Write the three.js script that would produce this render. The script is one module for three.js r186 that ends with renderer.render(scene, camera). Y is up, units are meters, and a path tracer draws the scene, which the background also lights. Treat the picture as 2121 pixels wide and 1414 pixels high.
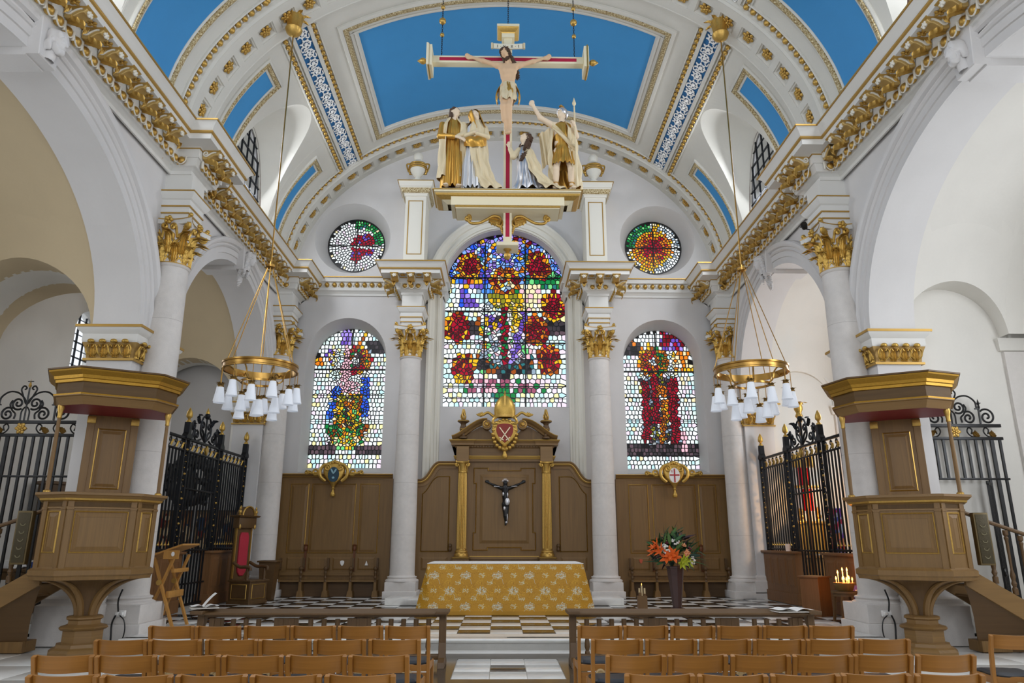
import * as THREE from 'three';
import { mergeGeometries, toCreasedNormals } from 'three/addons/utils/BufferGeometryUtils.js';
import { ImprovedNoise } from 'three/addons/math/ImprovedNoise.js';
import { RectAreaLightUniformsLib } from 'three/addons/lights/RectAreaLightUniformsLib.js';
import { RoundedBoxGeometry } from 'three/addons/geometries/RoundedBoxGeometry.js';

// ---------------------------------------------------------------- camera, sky, daylight, exposure
// Everything is laid out in units of 1.18 m; bake() at the end turns the whole scene into metres.
const UNIT = 1.18;
const scene = new THREE.Scene();
const camera = new THREE.PerspectiveCamera(50.97, 2121 / 1414, 0.05, 200);
camera.position.set(-0.096, 1.43, 0);
camera.rotation.set(0.2709, -0.0154, 0.0014, 'YXZ');
scene.add(camera);
const renderer = new THREE.WebGLRenderer({ antialias: true });
renderer.toneMapping = THREE.LinearToneMapping;
renderer.toneMappingExposure = 1.1;
renderer.shadowMap.enabled = true;
scene.background = new THREE.Color(0.93, 0.97, 1.0);
scene.backgroundIntensity = 1.25;
RectAreaLightUniformsLib.init();
// area lights added to raise the daylight, just inside the windows of the west wall (behind the camera), the clerestory and the aisles
function addedDaylight(w, h, at, to, power, color = 0xf4f8ff) {
  const l = new THREE.RectAreaLight(color, power, w, h);
  l.name = 'added_window_light'; l.position.set(...at); l.lookAt(...to); scene.add(l); return l;
}
addedDaylight(2.6, 5.2, [0, 6.2, 2.45], [0, 6.0, -10], 4.2);
addedDaylight(1.9, 4.2, [-3.7, 5.6, 2.45], [-3.7, 5.4, -10], 4.2);
addedDaylight(1.9, 4.2, [3.7, 5.6, 2.45], [3.7, 5.4, -10], 4.2);
for (const s of [-1, 1]) {
  addedDaylight(1.5, 1.2, [s * 5.55, 9.55, -14.4], [0, 6.5, -14.6], 22);
  addedDaylight(1.5, 1.2, [s * 5.55, 9.55, -7.6], [0, 6.5, -7.8], 22);
}
addedDaylight(2.2, 3.6, [8.85, 4.2, -7.6], [0, 2.4, -8.6], 5);
addedDaylight(2.2, 3.6, [-8.85, 4.2, -7.6], [0, 2.4, -8.6], 1.2);
addedDaylight(1.0, 3.6, [8.85, 4.2, -15.0], [0, 2.6, -14.6], 9);
addedDaylight(1.0, 2.4, [-8.85, 5.2, -15.0], [0, 2.6, -14.6], 2.5);  // put in to brighten the far bay of the north aisle

// ---------------------------------------------------------------- helpers
const V = (x, y, z) => new THREE.Vector3(x, y, z), PI = Math.PI, D2R = PI / 180;
let seed = 7;
const rnd = () => { seed = (seed * 1664525 + 1013904223) >>> 0; return seed / 4294967296; };
const rr = (a, b) => a + (b - a) * rnd();
const noiseGen = new ImprovedNoise();
const ns = (x, y, z = 0) => noiseGen.noise(x, y, z);
const used = {};
function numbered(n) { if (!(n in used)) { used[n] = 0; return n; } used[n]++; return n + '_' + String(used[n]).padStart(3, '0'); }
function clean(g) {
  if (g.index) g = g.toNonIndexed();
  for (const k of Object.keys(g.attributes)) if (k !== 'position' && k !== 'normal' && k !== 'color') g.deleteAttribute(k);
  if (!g.attributes.normal) g.computeVertexNormals();
  return g;
}
function boxUV(g) {
  const p = g.attributes.position, n = p.count, uv = new Float32Array(n * 2), a = V(), b = V(), c = V();
  for (let i = 0; i < n; i += 3) {
    a.fromBufferAttribute(p, i); b.fromBufferAttribute(p, i + 1); c.fromBufferAttribute(p, i + 2);
    const e = b.clone().sub(a).cross(c.clone().sub(a)), x = Math.abs(e.x), y = Math.abs(e.y), z = Math.abs(e.z);
    [a, b, c].forEach((q, k) => { const o = (i + k) * 2;
      if (y >= x && y >= z) { uv[o] = q.x; uv[o + 1] = q.z; } else if (x >= z) { uv[o] = q.z; uv[o + 1] = q.y; } else { uv[o] = q.x; uv[o + 1] = q.y; } });
  }
  g.setAttribute('uv', new THREE.BufferAttribute(uv, 2)); return g;
}
function join(list, crease) {
  let arr = (Array.isArray(list) ? list.flat(9) : [list]).map(clean);
  const col = arr.some((g) => g.attributes.color);
  if (!col) arr.forEach((g) => g.deleteAttribute('color'));
  let g = arr.length > 1 ? mergeGeometries(arr, false) : arr[0];
  if (crease) g = toCreasedNormals(g, crease);
  return boxUV(g);
}
function tag(o, label, category, group, kind) {
  if (label) o.userData.label = label;
  if (category) o.userData.category = category;
  if (group) o.userData.group = group;
  if (kind) o.userData.kind = kind;
  return o;
}
function obj(name, list, mat, parent = scene, crease = 0.6) {
  const m = new THREE.Mesh(list.isBufferGeometry && list.userData.done ? list : join(list, crease), mat);
  m.geometry.userData.done = true;
  m.name = parent === scene ? numbered(name) : name; m.castShadow = m.receiveShadow = true;
  parent.add(m); return m;
}
function thing(name, label, category, pos = [0, 0, 0], turn = 0, group) {
  const g = new THREE.Group(); g.name = numbered(name); g.position.set(...pos); g.rotation.y = turn; scene.add(g);
  return tag(g, label, category, group);
}
function struct(name, list, mat, crease) { const o = obj(name, list, mat, scene, crease); o.userData.kind = 'structure'; return o; }
function structGroup(name) { const g = new THREE.Group(); g.name = numbered(name); g.userData.kind = 'structure'; scene.add(g); return g; }
function copy(root, pos, turn, label, group) {
  const c = root.clone(); c.name = numbered(root.name.replace(/_\d{3}$/, '')); c.userData = { ...root.userData };
  c.position.set(...pos); c.rotation.y = turn; scene.add(c);
  if (label) c.userData.label = label;
  if (group) c.userData.group = group;
  return c;
}
const done = (list, crease = 0.6) => { const g = join(list, crease); g.userData.done = true; return g; };
const box = (w, h, d, x = 0, y = 0, z = 0) => new THREE.BoxGeometry(w, h, d).translate(x, y, z);
const boxB = (x0, x1, y0, y1, z0, z1) => box(Math.abs(x1 - x0), Math.abs(y1 - y0), Math.abs(z1 - z0), (x0 + x1) / 2, (y0 + y1) / 2, (z0 + z1) / 2);
const rbox = (w, h, d, x = 0, y = 0, z = 0, r = 0.01, s = 1) => new RoundedBoxGeometry(w, h, d, s, r).translate(x, y, z);
const sph = (r, x = 0, y = 0, z = 0, a = 12, b = 8) => new THREE.SphereGeometry(r, a, b).translate(x, y, z);
const cyl = (r0, r1, h, x = 0, y = 0, z = 0, n = 16) => new THREE.CylinderGeometry(r1, r0, h, n).translate(x, y + h / 2, z);
const lathe = (pts, n = 24, x = 0, y = 0, z = 0) => new THREE.LatheGeometry(pts.map((p) => new THREE.Vector2(p[0], p[1])), n).translate(x, y, z);
const curve = (pts, closed = false) => new THREE.CatmullRomCurve3(pts.map((p) => (p.isVector3 ? p : V(...p))), closed);
const tube = (pts, r, seg = 24, rad = 6, closed = false) => new THREE.TubeGeometry(pts.isCurve || pts.getPoint ? pts : curve(pts, closed), seg, r, rad, closed);
function bar(a, b, r, n = 6) { // round bar between two points
  const A = V(...a), B = V(...b), d = B.clone().sub(A), g = new THREE.CylinderGeometry(r, r, d.length(), n);
  g.applyQuaternion(new THREE.Quaternion().setFromUnitVectors(V(0, 1, 0), d.normalize())); const m = A.add(B).multiplyScalar(0.5);
  return g.translate(m.x, m.y, m.z);
}
function slatBetween(a, b, w, t) { // flat board between two points, w across (in x), t thick
  const A = V(...a), B = V(...b), d = B.clone().sub(A), g = new THREE.BoxGeometry(w, d.length(), t);
  const y = d.clone().normalize(), x = V(1, 0, 0), z = x.clone().cross(y).normalize(); x.crossVectors(y, z);
  g.applyMatrix4(new THREE.Matrix4().makeBasis(x, y, z)); const m = A.add(B).multiplyScalar(0.5);
  return g.translate(m.x, m.y, m.z);
}
const shape = (pts) => new THREE.Shape(pts.map((p) => new THREE.Vector2(p[0], p[1])));
function extr(s, depth, bevel = 0, curveSegments = 16) {
  if (Array.isArray(s)) s = shape(s);
  return new THREE.ExtrudeGeometry(s, { depth, bevelEnabled: bevel > 0, bevelThickness: bevel, bevelSize: bevel, bevelOffset: -bevel, bevelSegments: 1, curveSegments });
}
// profile [a, b] (a to the side T x N, b along N) carried along a path with mitred corners
function sweep(prof, path, N = V(0, 1, 0), closed = false, caps = true) {
  path = path.map((p) => (p.isVector3 ? p : V(...p)));
  const n = path.length, rings = [];
  for (let i = 0; i < n; i++) {
    const p = path[i], a = closed || i > 0 ? p.clone().sub(path[(i - 1 + n) % n]).normalize() : null, b = closed || i < n - 1 ? path[(i + 1) % n].clone().sub(p).normalize() : null;
    const sa = a && a.clone().cross(N).normalize(), sb = b && b.clone().cross(N).normalize();
    let s = sa && sb ? sa.clone().add(sb).normalize() : (sa || sb);
    const k = sa && sb ? 1 / Math.max(0.2, s.dot(sa)) : 1;
    rings.push(prof.map(([u, w]) => p.clone().addScaledVector(s, u * k).addScaledVector(N, w)));
  }
  const pos = [], tri = (a, b, c) => pos.push(a.x, a.y, a.z, b.x, b.y, b.z, c.x, c.y, c.z);
  for (let i = 0; i < (closed ? n : n - 1); i++) {
    const A = rings[i], B = rings[(i + 1) % n];
    for (let j = 0; j < prof.length - 1; j++) { tri(A[j], A[j + 1], B[j + 1]); tri(A[j], B[j + 1], B[j]); }
  }
  if (caps && !closed) for (const R of [rings[0], rings[n - 1]]) for (let j = 1; j < R.length - 1; j++) tri(R[0], R[j], R[j + 1]);
  const g = new THREE.BufferGeometry(); g.setAttribute('position', new THREE.Float32BufferAttribute(pos, 3)); g.computeVertexNormals(); return g;
}
function gridGeo(nu, nv, f) { // surface f(u, v) -> [x, y, z]
  const pos = [], P = [];
  for (let j = 0; j <= nv; j++) for (let i = 0; i <= nu; i++) P.push(f(i / nu, j / nv));
  const w = nu + 1;
  for (let j = 0; j < nv; j++) for (let i = 0; i < nu; i++) { const a = P[j * w + i], b = P[j * w + i + 1], c = P[(j + 1) * w + i + 1], d = P[(j + 1) * w + i]; pos.push(...a, ...b, ...c, ...a, ...c, ...d); }
  const g = new THREE.BufferGeometry(); g.setAttribute('position', new THREE.Float32BufferAttribute(pos, 3)); g.computeVertexNormals(); return g;
}
function warp(g, f) { // move every vertex of a geometry: f(v)
  g = g.index ? g.toNonIndexed() : g; const p = g.attributes.position, v = V();
  for (let i = 0; i < p.count; i++) { v.fromBufferAttribute(p, i); f(v); p.setXYZ(i, v.x, v.y, v.z); }
  g.computeVertexNormals(); return g;
}
const rotX = (g, a) => g.rotateX(a), mirX = (g) => { g = clean(g.clone()); g.scale(-1, 1, 1); const p = g.attributes.position; for (let i = 0; i < p.count; i += 3) for (const k of ['x', 'y', 'z']) { const s = 'set' + k.toUpperCase(), q = 'get' + k.toUpperCase(), t = p[q](i); p[s](i, p[q](i + 1)); p[s](i + 1, t); } g.computeVertexNormals(); return g; };
function spiral(r0, r1, turns, a0, dir = 1, n = 28, cx = 0, cy = 0) { const o = []; for (let i = 0; i <= n; i++) { const k = i / n, r = r0 + (r1 - r0) * k, a = a0 + dir * turns * 2 * PI * k; o.push([cx + r * Math.cos(a), cy + r * Math.sin(a), 0]); } return o; }
// surface nets: mesh of a signed distance field, smooth normals from the field
function sdfGeo(f, lo, hi, cell) {
  const n = [0, 1, 2].map((k) => Math.ceil((hi[k] - lo[k]) / cell) + 1), at = (i, j, k) => (k * n[1] + j) * n[0] + i;
  const F = new Float32Array(n[0] * n[1] * n[2]);
  for (let k = 0; k < n[2]; k++) for (let j = 0; j < n[1]; j++) for (let i = 0; i < n[0]; i++) F[at(i, j, k)] = f(lo[0] + i * cell, lo[1] + j * cell, lo[2] + k * cell);
  const id = new Map(), P = [];
  for (let k = 0; k < n[2] - 1; k++) for (let j = 0; j < n[1] - 1; j++) for (let i = 0; i < n[0] - 1; i++) {
    let c = 0, x = 0, y = 0, z = 0; const q = [];
    for (let e = 0; e < 8; e++) q.push(F[at(i + (e & 1), j + (e >> 1 & 1), k + (e >> 2))]);
    for (let a = 0; a < 8; a++) for (const b of [a | 1, a | 2, a | 4]) if (b !== a && (q[a] < 0) !== (q[b] < 0)) { const t = q[a] / (q[a] - q[b]); x += (a & 1) + ((b & 1) - (a & 1)) * t; y += (a >> 1 & 1) + ((b >> 1 & 1) - (a >> 1 & 1)) * t; z += (a >> 2) + ((b >> 2) - (a >> 2)) * t; c++; }
    if (c) { id.set(at(i, j, k), P.length / 3); P.push(lo[0] + (i + x / c) * cell, lo[1] + (j + y / c) * cell, lo[2] + (k + z / c) * cell); }
  }
  const idx = [];
  for (let k = 1; k < n[2] - 1; k++) for (let j = 1; j < n[1] - 1; j++) for (let i = 1; i < n[0] - 1; i++) {
    const a = F[at(i, j, k)] < 0;
    const quad = (p, q, r, s, flip) => { const v = [p, q, r, s].map((m) => id.get(m)); if (v.some((m) => m === undefined)) return; if (flip) idx.push(v[0], v[2], v[1], v[0], v[3], v[2]); else idx.push(v[0], v[1], v[2], v[0], v[2], v[3]); };
    if (a !== F[at(i + 1, j, k)] < 0) quad(at(i, j - 1, k - 1), at(i, j, k - 1), at(i, j, k), at(i, j - 1, k), !a);
    if (a !== F[at(i, j + 1, k)] < 0) quad(at(i - 1, j, k - 1), at(i - 1, j, k), at(i, j, k), at(i, j, k - 1), !a);
    if (a !== F[at(i, j, k + 1)] < 0) quad(at(i - 1, j - 1, k), at(i, j - 1, k), at(i, j, k), at(i - 1, j, k), !a);
  }
  const g = new THREE.BufferGeometry(); g.setAttribute('position', new THREE.Float32BufferAttribute(P, 3)); g.setIndex(idx); g.computeVertexNormals();
  return boxUVi(g);
}
function boxUVi(g) { const p = g.attributes.position, uv = new Float32Array(p.count * 2); for (let i = 0; i < p.count; i++) { uv[2 * i] = p.getX(i); uv[2 * i + 1] = p.getY(i); } g.setAttribute('uv', new THREE.BufferAttribute(uv, 2)); g.userData.done = true; return g; }
const smin = (a, b, k) => { const h = Math.max(k - Math.abs(a - b), 0) / k; return Math.min(a, b) - h * h * k / 4; };
function caps(list, k = 0.03) { // tapered capsules [ax,ay,az, bx,by,bz, ra, rb] joined smoothly
  return (x, y, z) => { let d = 1e9; for (const c of list) { const dx = c[3] - c[0], dy = c[4] - c[1], dz = c[5] - c[2], l = dx * dx + dy * dy + dz * dz || 1e-9, t = Math.min(1, Math.max(0, ((x - c[0]) * dx + (y - c[1]) * dy + (z - c[2]) * dz) / l)); const e = Math.hypot(x - c[0] - dx * t, y - c[1] - dy * t, z - c[2] - dz * t) - (c[6] + (c[7] - c[6]) * t); d = smin(d, e, k); } return d; };
}
// ---------------------------------------------------------------- materials
function tex(w, h, f, srgb) { const d = new Uint8Array(w * h * 4); for (let y = 0; y < h; y++) for (let x = 0; x < w; x++) { const c = f(x / w, y / h, x, y), o = (y * w + x) * 4; d[o] = c[0] * 255; d[o + 1] = c[1] * 255; d[o + 2] = c[2] * 255; d[o + 3] = 255; } const t = new THREE.DataTexture(d, w, h); t.wrapS = t.wrapT = THREE.RepeatWrapping; t.magFilter = THREE.LinearFilter; t.minFilter = THREE.LinearMipmapLinearFilter; t.generateMipmaps = true; if (srgb) t.colorSpace = THREE.SRGBColorSpace; t.needsUpdate = true; return t; }
const cl = (v) => Math.min(1, Math.max(0, v));
// noise that repeats over the unit square
function tn(u, v, fx, fy, z) { const a = u * fx, b = v * fy; const L = (p, q, t) => p + (q - p) * t; return L(L(ns(a, b, z), ns(a - fx, b, z), u), L(ns(a, b - fy, z), ns(a - fx, b - fy, z), u), v); }
const grain = (u, v) => { const w = tn(u, v, 5, 2, 3.1) * 0.05; return 0.5 + 0.30 * tn(u + w, v, 60, 3, 1.3) + 0.22 * tn(u + w, v, 17, 2, 7.7) + 0.12 * tn(u, v, 140, 9, 4.2); };
const grainTex = tex(512, 512, (u, v) => { const g = cl(grain(u, v)), k = 0.62 + 0.5 * g; return [cl(k), cl(k * (0.97 + 0.03 * g)), cl(k * (0.92 + 0.08 * g))]; });
const grainBump = tex(512, 512, (u, v) => { const g = cl(grain(u, v)); return [g, g, g]; });
const plasterTex = tex(512, 512, (u, v) => { const k = 0.965 + 0.05 * tn(u, v, 3, 3, 2.2) + 0.03 * tn(u, v, 11, 9, 5.1) + 0.015 * tn(u, v, 60, 60, 9); return [cl(k), cl(k * 0.998), cl(k * 0.99)]; });
const stoneTex = tex(512, 512, (u, v) => { const k = 0.94 + 0.08 * tn(u, v, 4, 4, 1.2) + 0.06 * tn(u, v, 17, 15, 8.1) + 0.05 * tn(u, v, 70, 70, 3); return [cl(k), cl(k * 0.99), cl(k * 0.975)]; });
const bumpTex = tex(256, 256, (u, v) => { const k = cl(0.5 + 0.5 * tn(u, v, 30, 30, 1) + 0.25 * tn(u, v, 70, 70, 2)); return [k, k, k]; });
const marbleTex = tex(512, 512, (u, v) => { const w = tn(u, v, 4, 4, 3) * 1.2, m = Math.abs(Math.sin((u * 2 + v + w) * 2 * PI)), k = 0.9 + 0.07 * Math.pow(m, 0.4) + 0.04 * tn(u, v, 9, 9, 6); return [cl(k), cl(k), cl(k * 0.985)]; });
const goldTex = tex(256, 256, (u, v) => { const k = 0.88 + 0.16 * tn(u, v, 9, 9, 2) + 0.1 * tn(u, v, 30, 28, 5); return [cl(k), cl(k), cl(k)]; });
const rep = (t, x, y = x, rot = 0) => { const c = t.clone(); c.repeat.set(x, y); c.rotation = rot; c.needsUpdate = true; return c; };
const mat = (color, o = {}) => new THREE.MeshStandardMaterial({ color, roughness: 0.8, side: THREE.DoubleSide, ...o });
const phys = (color, o = {}) => new THREE.MeshPhysicalMaterial({ color, roughness: 0.6, side: THREE.DoubleSide, ...o });
const gv = rep(grainTex, 1.1, 0.55), gb = rep(grainBump, 1.1, 0.55), gvh = rep(grainTex, 1.1, 0.55, PI / 2), gbh = rep(grainBump, 1.1, 0.55, PI / 2);
const plast = rep(plasterTex, 0.4), stoneMap = rep(stoneTex, 0.8), bmp = rep(bumpTex, 2), marb = rep(marbleTex, 0.9), gm = rep(goldTex, 4);
const wood = (c, o = {}) => mat(c, { map: gv, bumpMap: gb, bumpScale: 0.0012, roughness: 0.5, ...o });
const woodH = (c, o = {}) => mat(c, { map: gvh, bumpMap: gbh, bumpScale: 0.0012, roughness: 0.5, ...o });
const M = {
  wall: mat(0xdcdad9, { map: plast, roughness: 0.9, bumpMap: bmp, bumpScale: 0.0006 }),
  aisle: mat(0xe4e1da, { map: plast, roughness: 0.9 }),
  vault: mat(0xd6d4cc, { map: plast, roughness: 0.9 }),
  trim: mat(0xe0dfda, { roughness: 0.7 }),
  cream: mat(0xe4e0d3, { roughness: 0.7 }),
  stone: mat(0xe0dcd8, { map: stoneMap, roughness: 0.75, bumpMap: bmp, bumpScale: 0.0008 }),
  blue: mat(0x3d90cc, { map: plast, roughness: 0.75 }),
  gold: mat(0xd0a95a, { metalness: 0.8, roughness: 0.4, map: gm, bumpMap: bmp, bumpScale: 0.002 }),
  leaf: mat(0xd4ad58, { metalness: 0.75, roughness: 0.38, map: gm, bumpMap: bmp, bumpScale: 0.004 }),
  line: mat(0xbd9850, { metalness: 0.6, roughness: 0.45 }),
  brass: mat(0xb08a4a, { metalness: 1, roughness: 0.28 }),
  oak: wood(0x856538), oakH: woodH(0x89693c), oakD: wood(0x614727), oakDH: woodH(0x664b2a),
  beech: woodH(0xa5702f, { roughness: 0.42 }), beechV: wood(0xa5702f, { roughness: 0.42 }), pine: wood(0xc58f45, { roughness: 0.5 }),
  screenWood: wood(0x7c5530),
  iron: mat(0x15181d, { metalness: 0.5, roughness: 0.45 }), black: mat(0x0c0c0e, { roughness: 0.4 }), leather: mat(0x2a2d33, { roughness: 0.45 }),
  red: mat(0xb01030, { roughness: 0.7 }), redDark: mat(0x8c1222, { roughness: 0.6 }), white: mat(0xf2f1ee, { roughness: 0.6 }),
  marble: mat(0xf0efec, { map: marb, roughness: 0.16 }), marble2: mat(0xe2e2e0, { map: marb, roughness: 0.18 }), marbleK: mat(0x0e0e10, { roughness: 0.1 }), marbleBrown: mat(0x4d4339, { map: marb, roughness: 0.14 }),
};
Object.assign(M, {
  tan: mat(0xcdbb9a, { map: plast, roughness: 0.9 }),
  clear: phys(0xf4f8ff, { transmission: 1, thickness: 0, roughness: 0.08, ior: 1.3 }),
  foliate: mat(0xffffff, { metalness: 0.3, roughness: 0.55, bumpMap: bmp, bumpScale: 0.01,
    map: rep(tex(256, 256, (u, v) => { const k = tn(u, v, 14, 14, 4) + 0.5 * tn(u, v, 34, 34, 8), a = cl(0.5 + k * 1.3), L = (p, q) => p + (q - p) * a; return [L(0.52, 0.9), L(0.42, 0.86), L(0.24, 0.72)]; }, true), 2.5) }),
});
// ================================================================ SETTING
const ZE = -18.15, ZG = -18.72, XW = 5.85, XO = 6.55, XA = 9.0, YV = 8.2, DAIS = 0.15;
const A1 = { c: -7.62, a: 3.3 }, A2 = { c: -14.71, a: 2.58 }, ASP = 4.65, ARISE = 2.5;
const PIER = [-10.92, -12.13], COLZ = -11.41, COLX = 5.65, EZ = -17.58, EX = 2.38;

// ---- floors
{
  const fl = structGroup('floor');
  obj('floor_bed', boxB(-9.4, 9.4, -0.3, -0.012, -18.9, 2.9), M.marble2, fl);
  const slabs = [0, 1, 2].map((k) => done(rbox(0.888, 0.03, 0.888, 0, -0.015, 0, 0.006).translate(0, 0, 0)));
  for (let i = -10; i < 10; i++) for (let j = 0; j < 15; j++) {
    const x = (i + 0.5) * 0.9, z = 2.0 - j * 0.9;
    if (z < -10.2 || (Math.abs(x) < 1.4 && z < -7.6)) continue;
    const t = obj('tile', slabs[0], (i * 7 + j * 3) % 5 ? M.marble : M.marble2, fl); t.position.set(x, (i * 5 + j) % 3 * 0.0008, z);
  }
  for (const s of [-1, 1]) for (let j = 0; j < 3; j++) { const t = obj('tile', done(rbox(0.438, 0.03, 0.888, 0, -0.015, 0, 0.006)), M.marble, fl); t.position.set(s * 1.125, 0, -8.8 - j * 0.9 + 0.9); }
  // dark field with a pale square and a dark centre stone between the rails
  obj('dark_border', [boxB(-0.9, 0.9, -0.02, -0.002, -8.36, -7.5), boxB(-0.9, 0.9, -0.02, -0.002, -10.15, -9.72), boxB(-0.9, -0.625, -0.02, -0.002, -9.72, -8.36), boxB(0.625, 0.9, -0.02, -0.002, -9.72, -8.36)], M.marbleBrown, fl);
  for (let i = 0; i < 3; i++) for (let j = 0; j < 3; j++) { const t = obj('tile', done(rbox(0.407, 0.03, 0.44, 0, -0.015, 0, 0.004)), i === 1 && j === 1 ? M.marbleBrown : (i + j) % 2 ? M.marble : M.marble2, fl); t.position.set((i - 1) * 0.413, 0, -9.04 + (j - 1) * 0.447); }
  const sf = structGroup('sanctuary_floor');
  obj('dais_bed', [boxB(-5.2, 5.2, -0.1, DAIS - 0.014, -10.6, -18.7), boxB(-9.2, 9.2, -0.1, DAIS - 0.014, -12.3, -18.7)], M.marble2, sf);
  // step: worn riser under a rounded nosing
  obj('step_riser', boxB(-5.2, 5.2, 0, 0.118, -10.6, -10.46), mat(0xbdbcb8, { map: stoneMap, roughness: 0.6 }), sf);
  obj('step_nosing', sweep([[-0.2, 0], [0.03, 0], [0.05, 0.014], [0.03, 0.032], [-0.2, 0.032]], [V(-5.2, 0.118, -10.42), V(5.2, 0.118, -10.42)]), M.marble, sf);
  obj('step_strip', boxB(-5.2, 5.2, 0.1, DAIS, -10.42, -10.945), M.marble, sf);
  obj('floor_strip', boxB(-1.4, 1.4, -0.02, 0.002, -10.15, -10.5), M.marble, sf);
  const T = 0.473, tg = done(rbox(T - 0.006, 0.03, T - 0.006, 0, DAIS - 0.015, 0, 0.003)), rest = { w: [], k: [] }; let n = 0;
  for (let j = 0; j < 16; j++) for (let i = -12; i <= 12; i++) {
    const x = i * T, z = -10.945 - (j + 0.5) * T; if (z < ZE || Math.abs(x) > (z < -12.4 ? 5.85 : 5.2)) continue;
    const dark = (i + j) % 2 !== 0;
    if (n < 290) { const t = obj('tile', tg, dark ? M.marbleK : (i * 3 + j * 5) % 4 ? M.marble : M.marble2, sf); t.position.set(x, 0, z); n++; } else rest[dark ? 'k' : 'w'].push(tg.clone().translate(x, 0, z));
  }
  if (rest.w.length) tag(obj('far_tiles', rest.w, M.marble, sf), 0, 0, 0, 'stuff');
  if (rest.k.length) tag(obj('far_tiles', rest.k, M.marbleK, sf), 0, 0, 0, 'stuff');
  // white plinth steps beside the altar
  obj('altar_footpace', [rbox(1.0, 0.14, 0.75, -1.95, DAIS + 0.07, -15.9, 0.012), rbox(1.0, 0.14, 0.75, 1.95, DAIS + 0.07, -15.9, 0.012)], M.marble, sf);
}
// ---- profile of an arched opening (x, y) list; arcs are drawn with n points
const archPts = (cx, h, y0, ys, r = h, n = 28) => { const o = [[cx - h, y0]]; for (let i = 0; i <= n; i++) { const a = PI - PI * i / n; o.push([cx + h * Math.cos(a), ys + r * Math.sin(a)]); } o.push([cx + h, y0]); return o; };
const circPts = (cx, cy, r, n = 48) => Array.from({ length: n }, (_, i) => [cx + r * Math.cos(i / n * 2 * PI), cy + r * Math.sin(i / n * 2 * PI)]);
const loftPts = (A, zA, B, zB, closed) => { const pos = []; const n = A.length; for (let i = 0; i < (closed ? n : n - 1); i++) { const j = (i + 1) % n; pos.push(A[i][0], A[i][1], zA, A[j][0], A[j][1], zA, B[j][0], B[j][1], zB, A[i][0], A[i][1], zA, B[j][0], B[j][1], zB, B[i][0], B[i][1], zB); } const g = new THREE.BufferGeometry(); g.setAttribute('position', new THREE.Float32BufferAttribute(pos, 3)); g.computeVertexNormals(); return g; };
const holed = (outer, holes) => { const s = shape(outer); for (const h of holes) s.holes.push(new THREE.Path(h.map((p) => new THREE.Vector2(p[0], p[1])))); return s; };
// ---- east wall with its five window openings
const OPEN = [
  { f: archPts(0, 1.68, 4.72, 7.98), g: archPts(0, 1.64, 4.83, 8.12) },
  ...[-1, 1].flatMap((s) => [{ f: archPts(s * 4.13, 1.03, 3.07, 6.06), g: archPts(s * 4.13, 0.95, 3.22, 6.0) }, { f: circPts(s * 4.17, 9.38, 1.03), g: circPts(s * 4.17, 9.38, 0.80) }]),
];
{
  const w = structGroup('wall_east'), rect = [[-9.3, -0.1], [9.3, -0.1], [9.3, 13], [-9.3, 13]];
  obj('wall_face', new THREE.ShapeGeometry(holed(rect, OPEN.map((o) => o.f))).translate(0, 0, ZE), M.wall, w, 0);
  obj('wall_outside', new THREE.ShapeGeometry(holed(rect, OPEN.map((o) => o.g))).translate(0, 0, ZG - 0.06), M.wall, w, 0);
  OPEN.forEach((o, i) => obj('window_reveal', [loftPts(o.f, ZE, o.g, ZG + 0.02, true), loftPts(o.g, ZG + 0.02, o.g, ZG - 0.06, true)], M.wall, w, 0.7));
  for (const s of [-1, 1]) obj('oculus_bead', sweep([[0, 0], [0.03, 0.02], [0.05, 0], [0.03, -0.03]], circPts(s * 4.17, 9.38, 0.83).map((p) => V(p[0], p[1], ZG + 0.05)), V(0, 0, 1), true), M.trim, w);
  // moulded arch and jambs of the middle window
  const arc = []; for (let i = 0; i <= 40; i++) { const a = PI * i / 40; arc.push(V(1.7 * Math.cos(a), 7.98 + 1.7 * Math.sin(a), ZE)); }
  const P = [[0, 0], [0, 0.06], [0.05, 0.06], [0.06, 0.09], [0.12, 0.09], [0.13, 0.06], [0.2, 0.06], [0.22, 0.1], [0.28, 0.12], [0.32, 0.16], [0.38, 0.16], [0.38, 0]];
  obj('archivolt', sweep(P, arc, V(0, 0, 1)), M.cream, w, 0.5);
  for (const s of [-1, 1]) obj('jamb_moulding', sweep(s > 0 ? P : P, s > 0 ? [V(1.66, 2.9, ZE), V(1.66, 7.74, ZE)] : [V(-1.66, 7.74, ZE), V(-1.66, 2.9, ZE)], V(0, 0, 1)), M.cream, w, 0.3);
}
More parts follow.
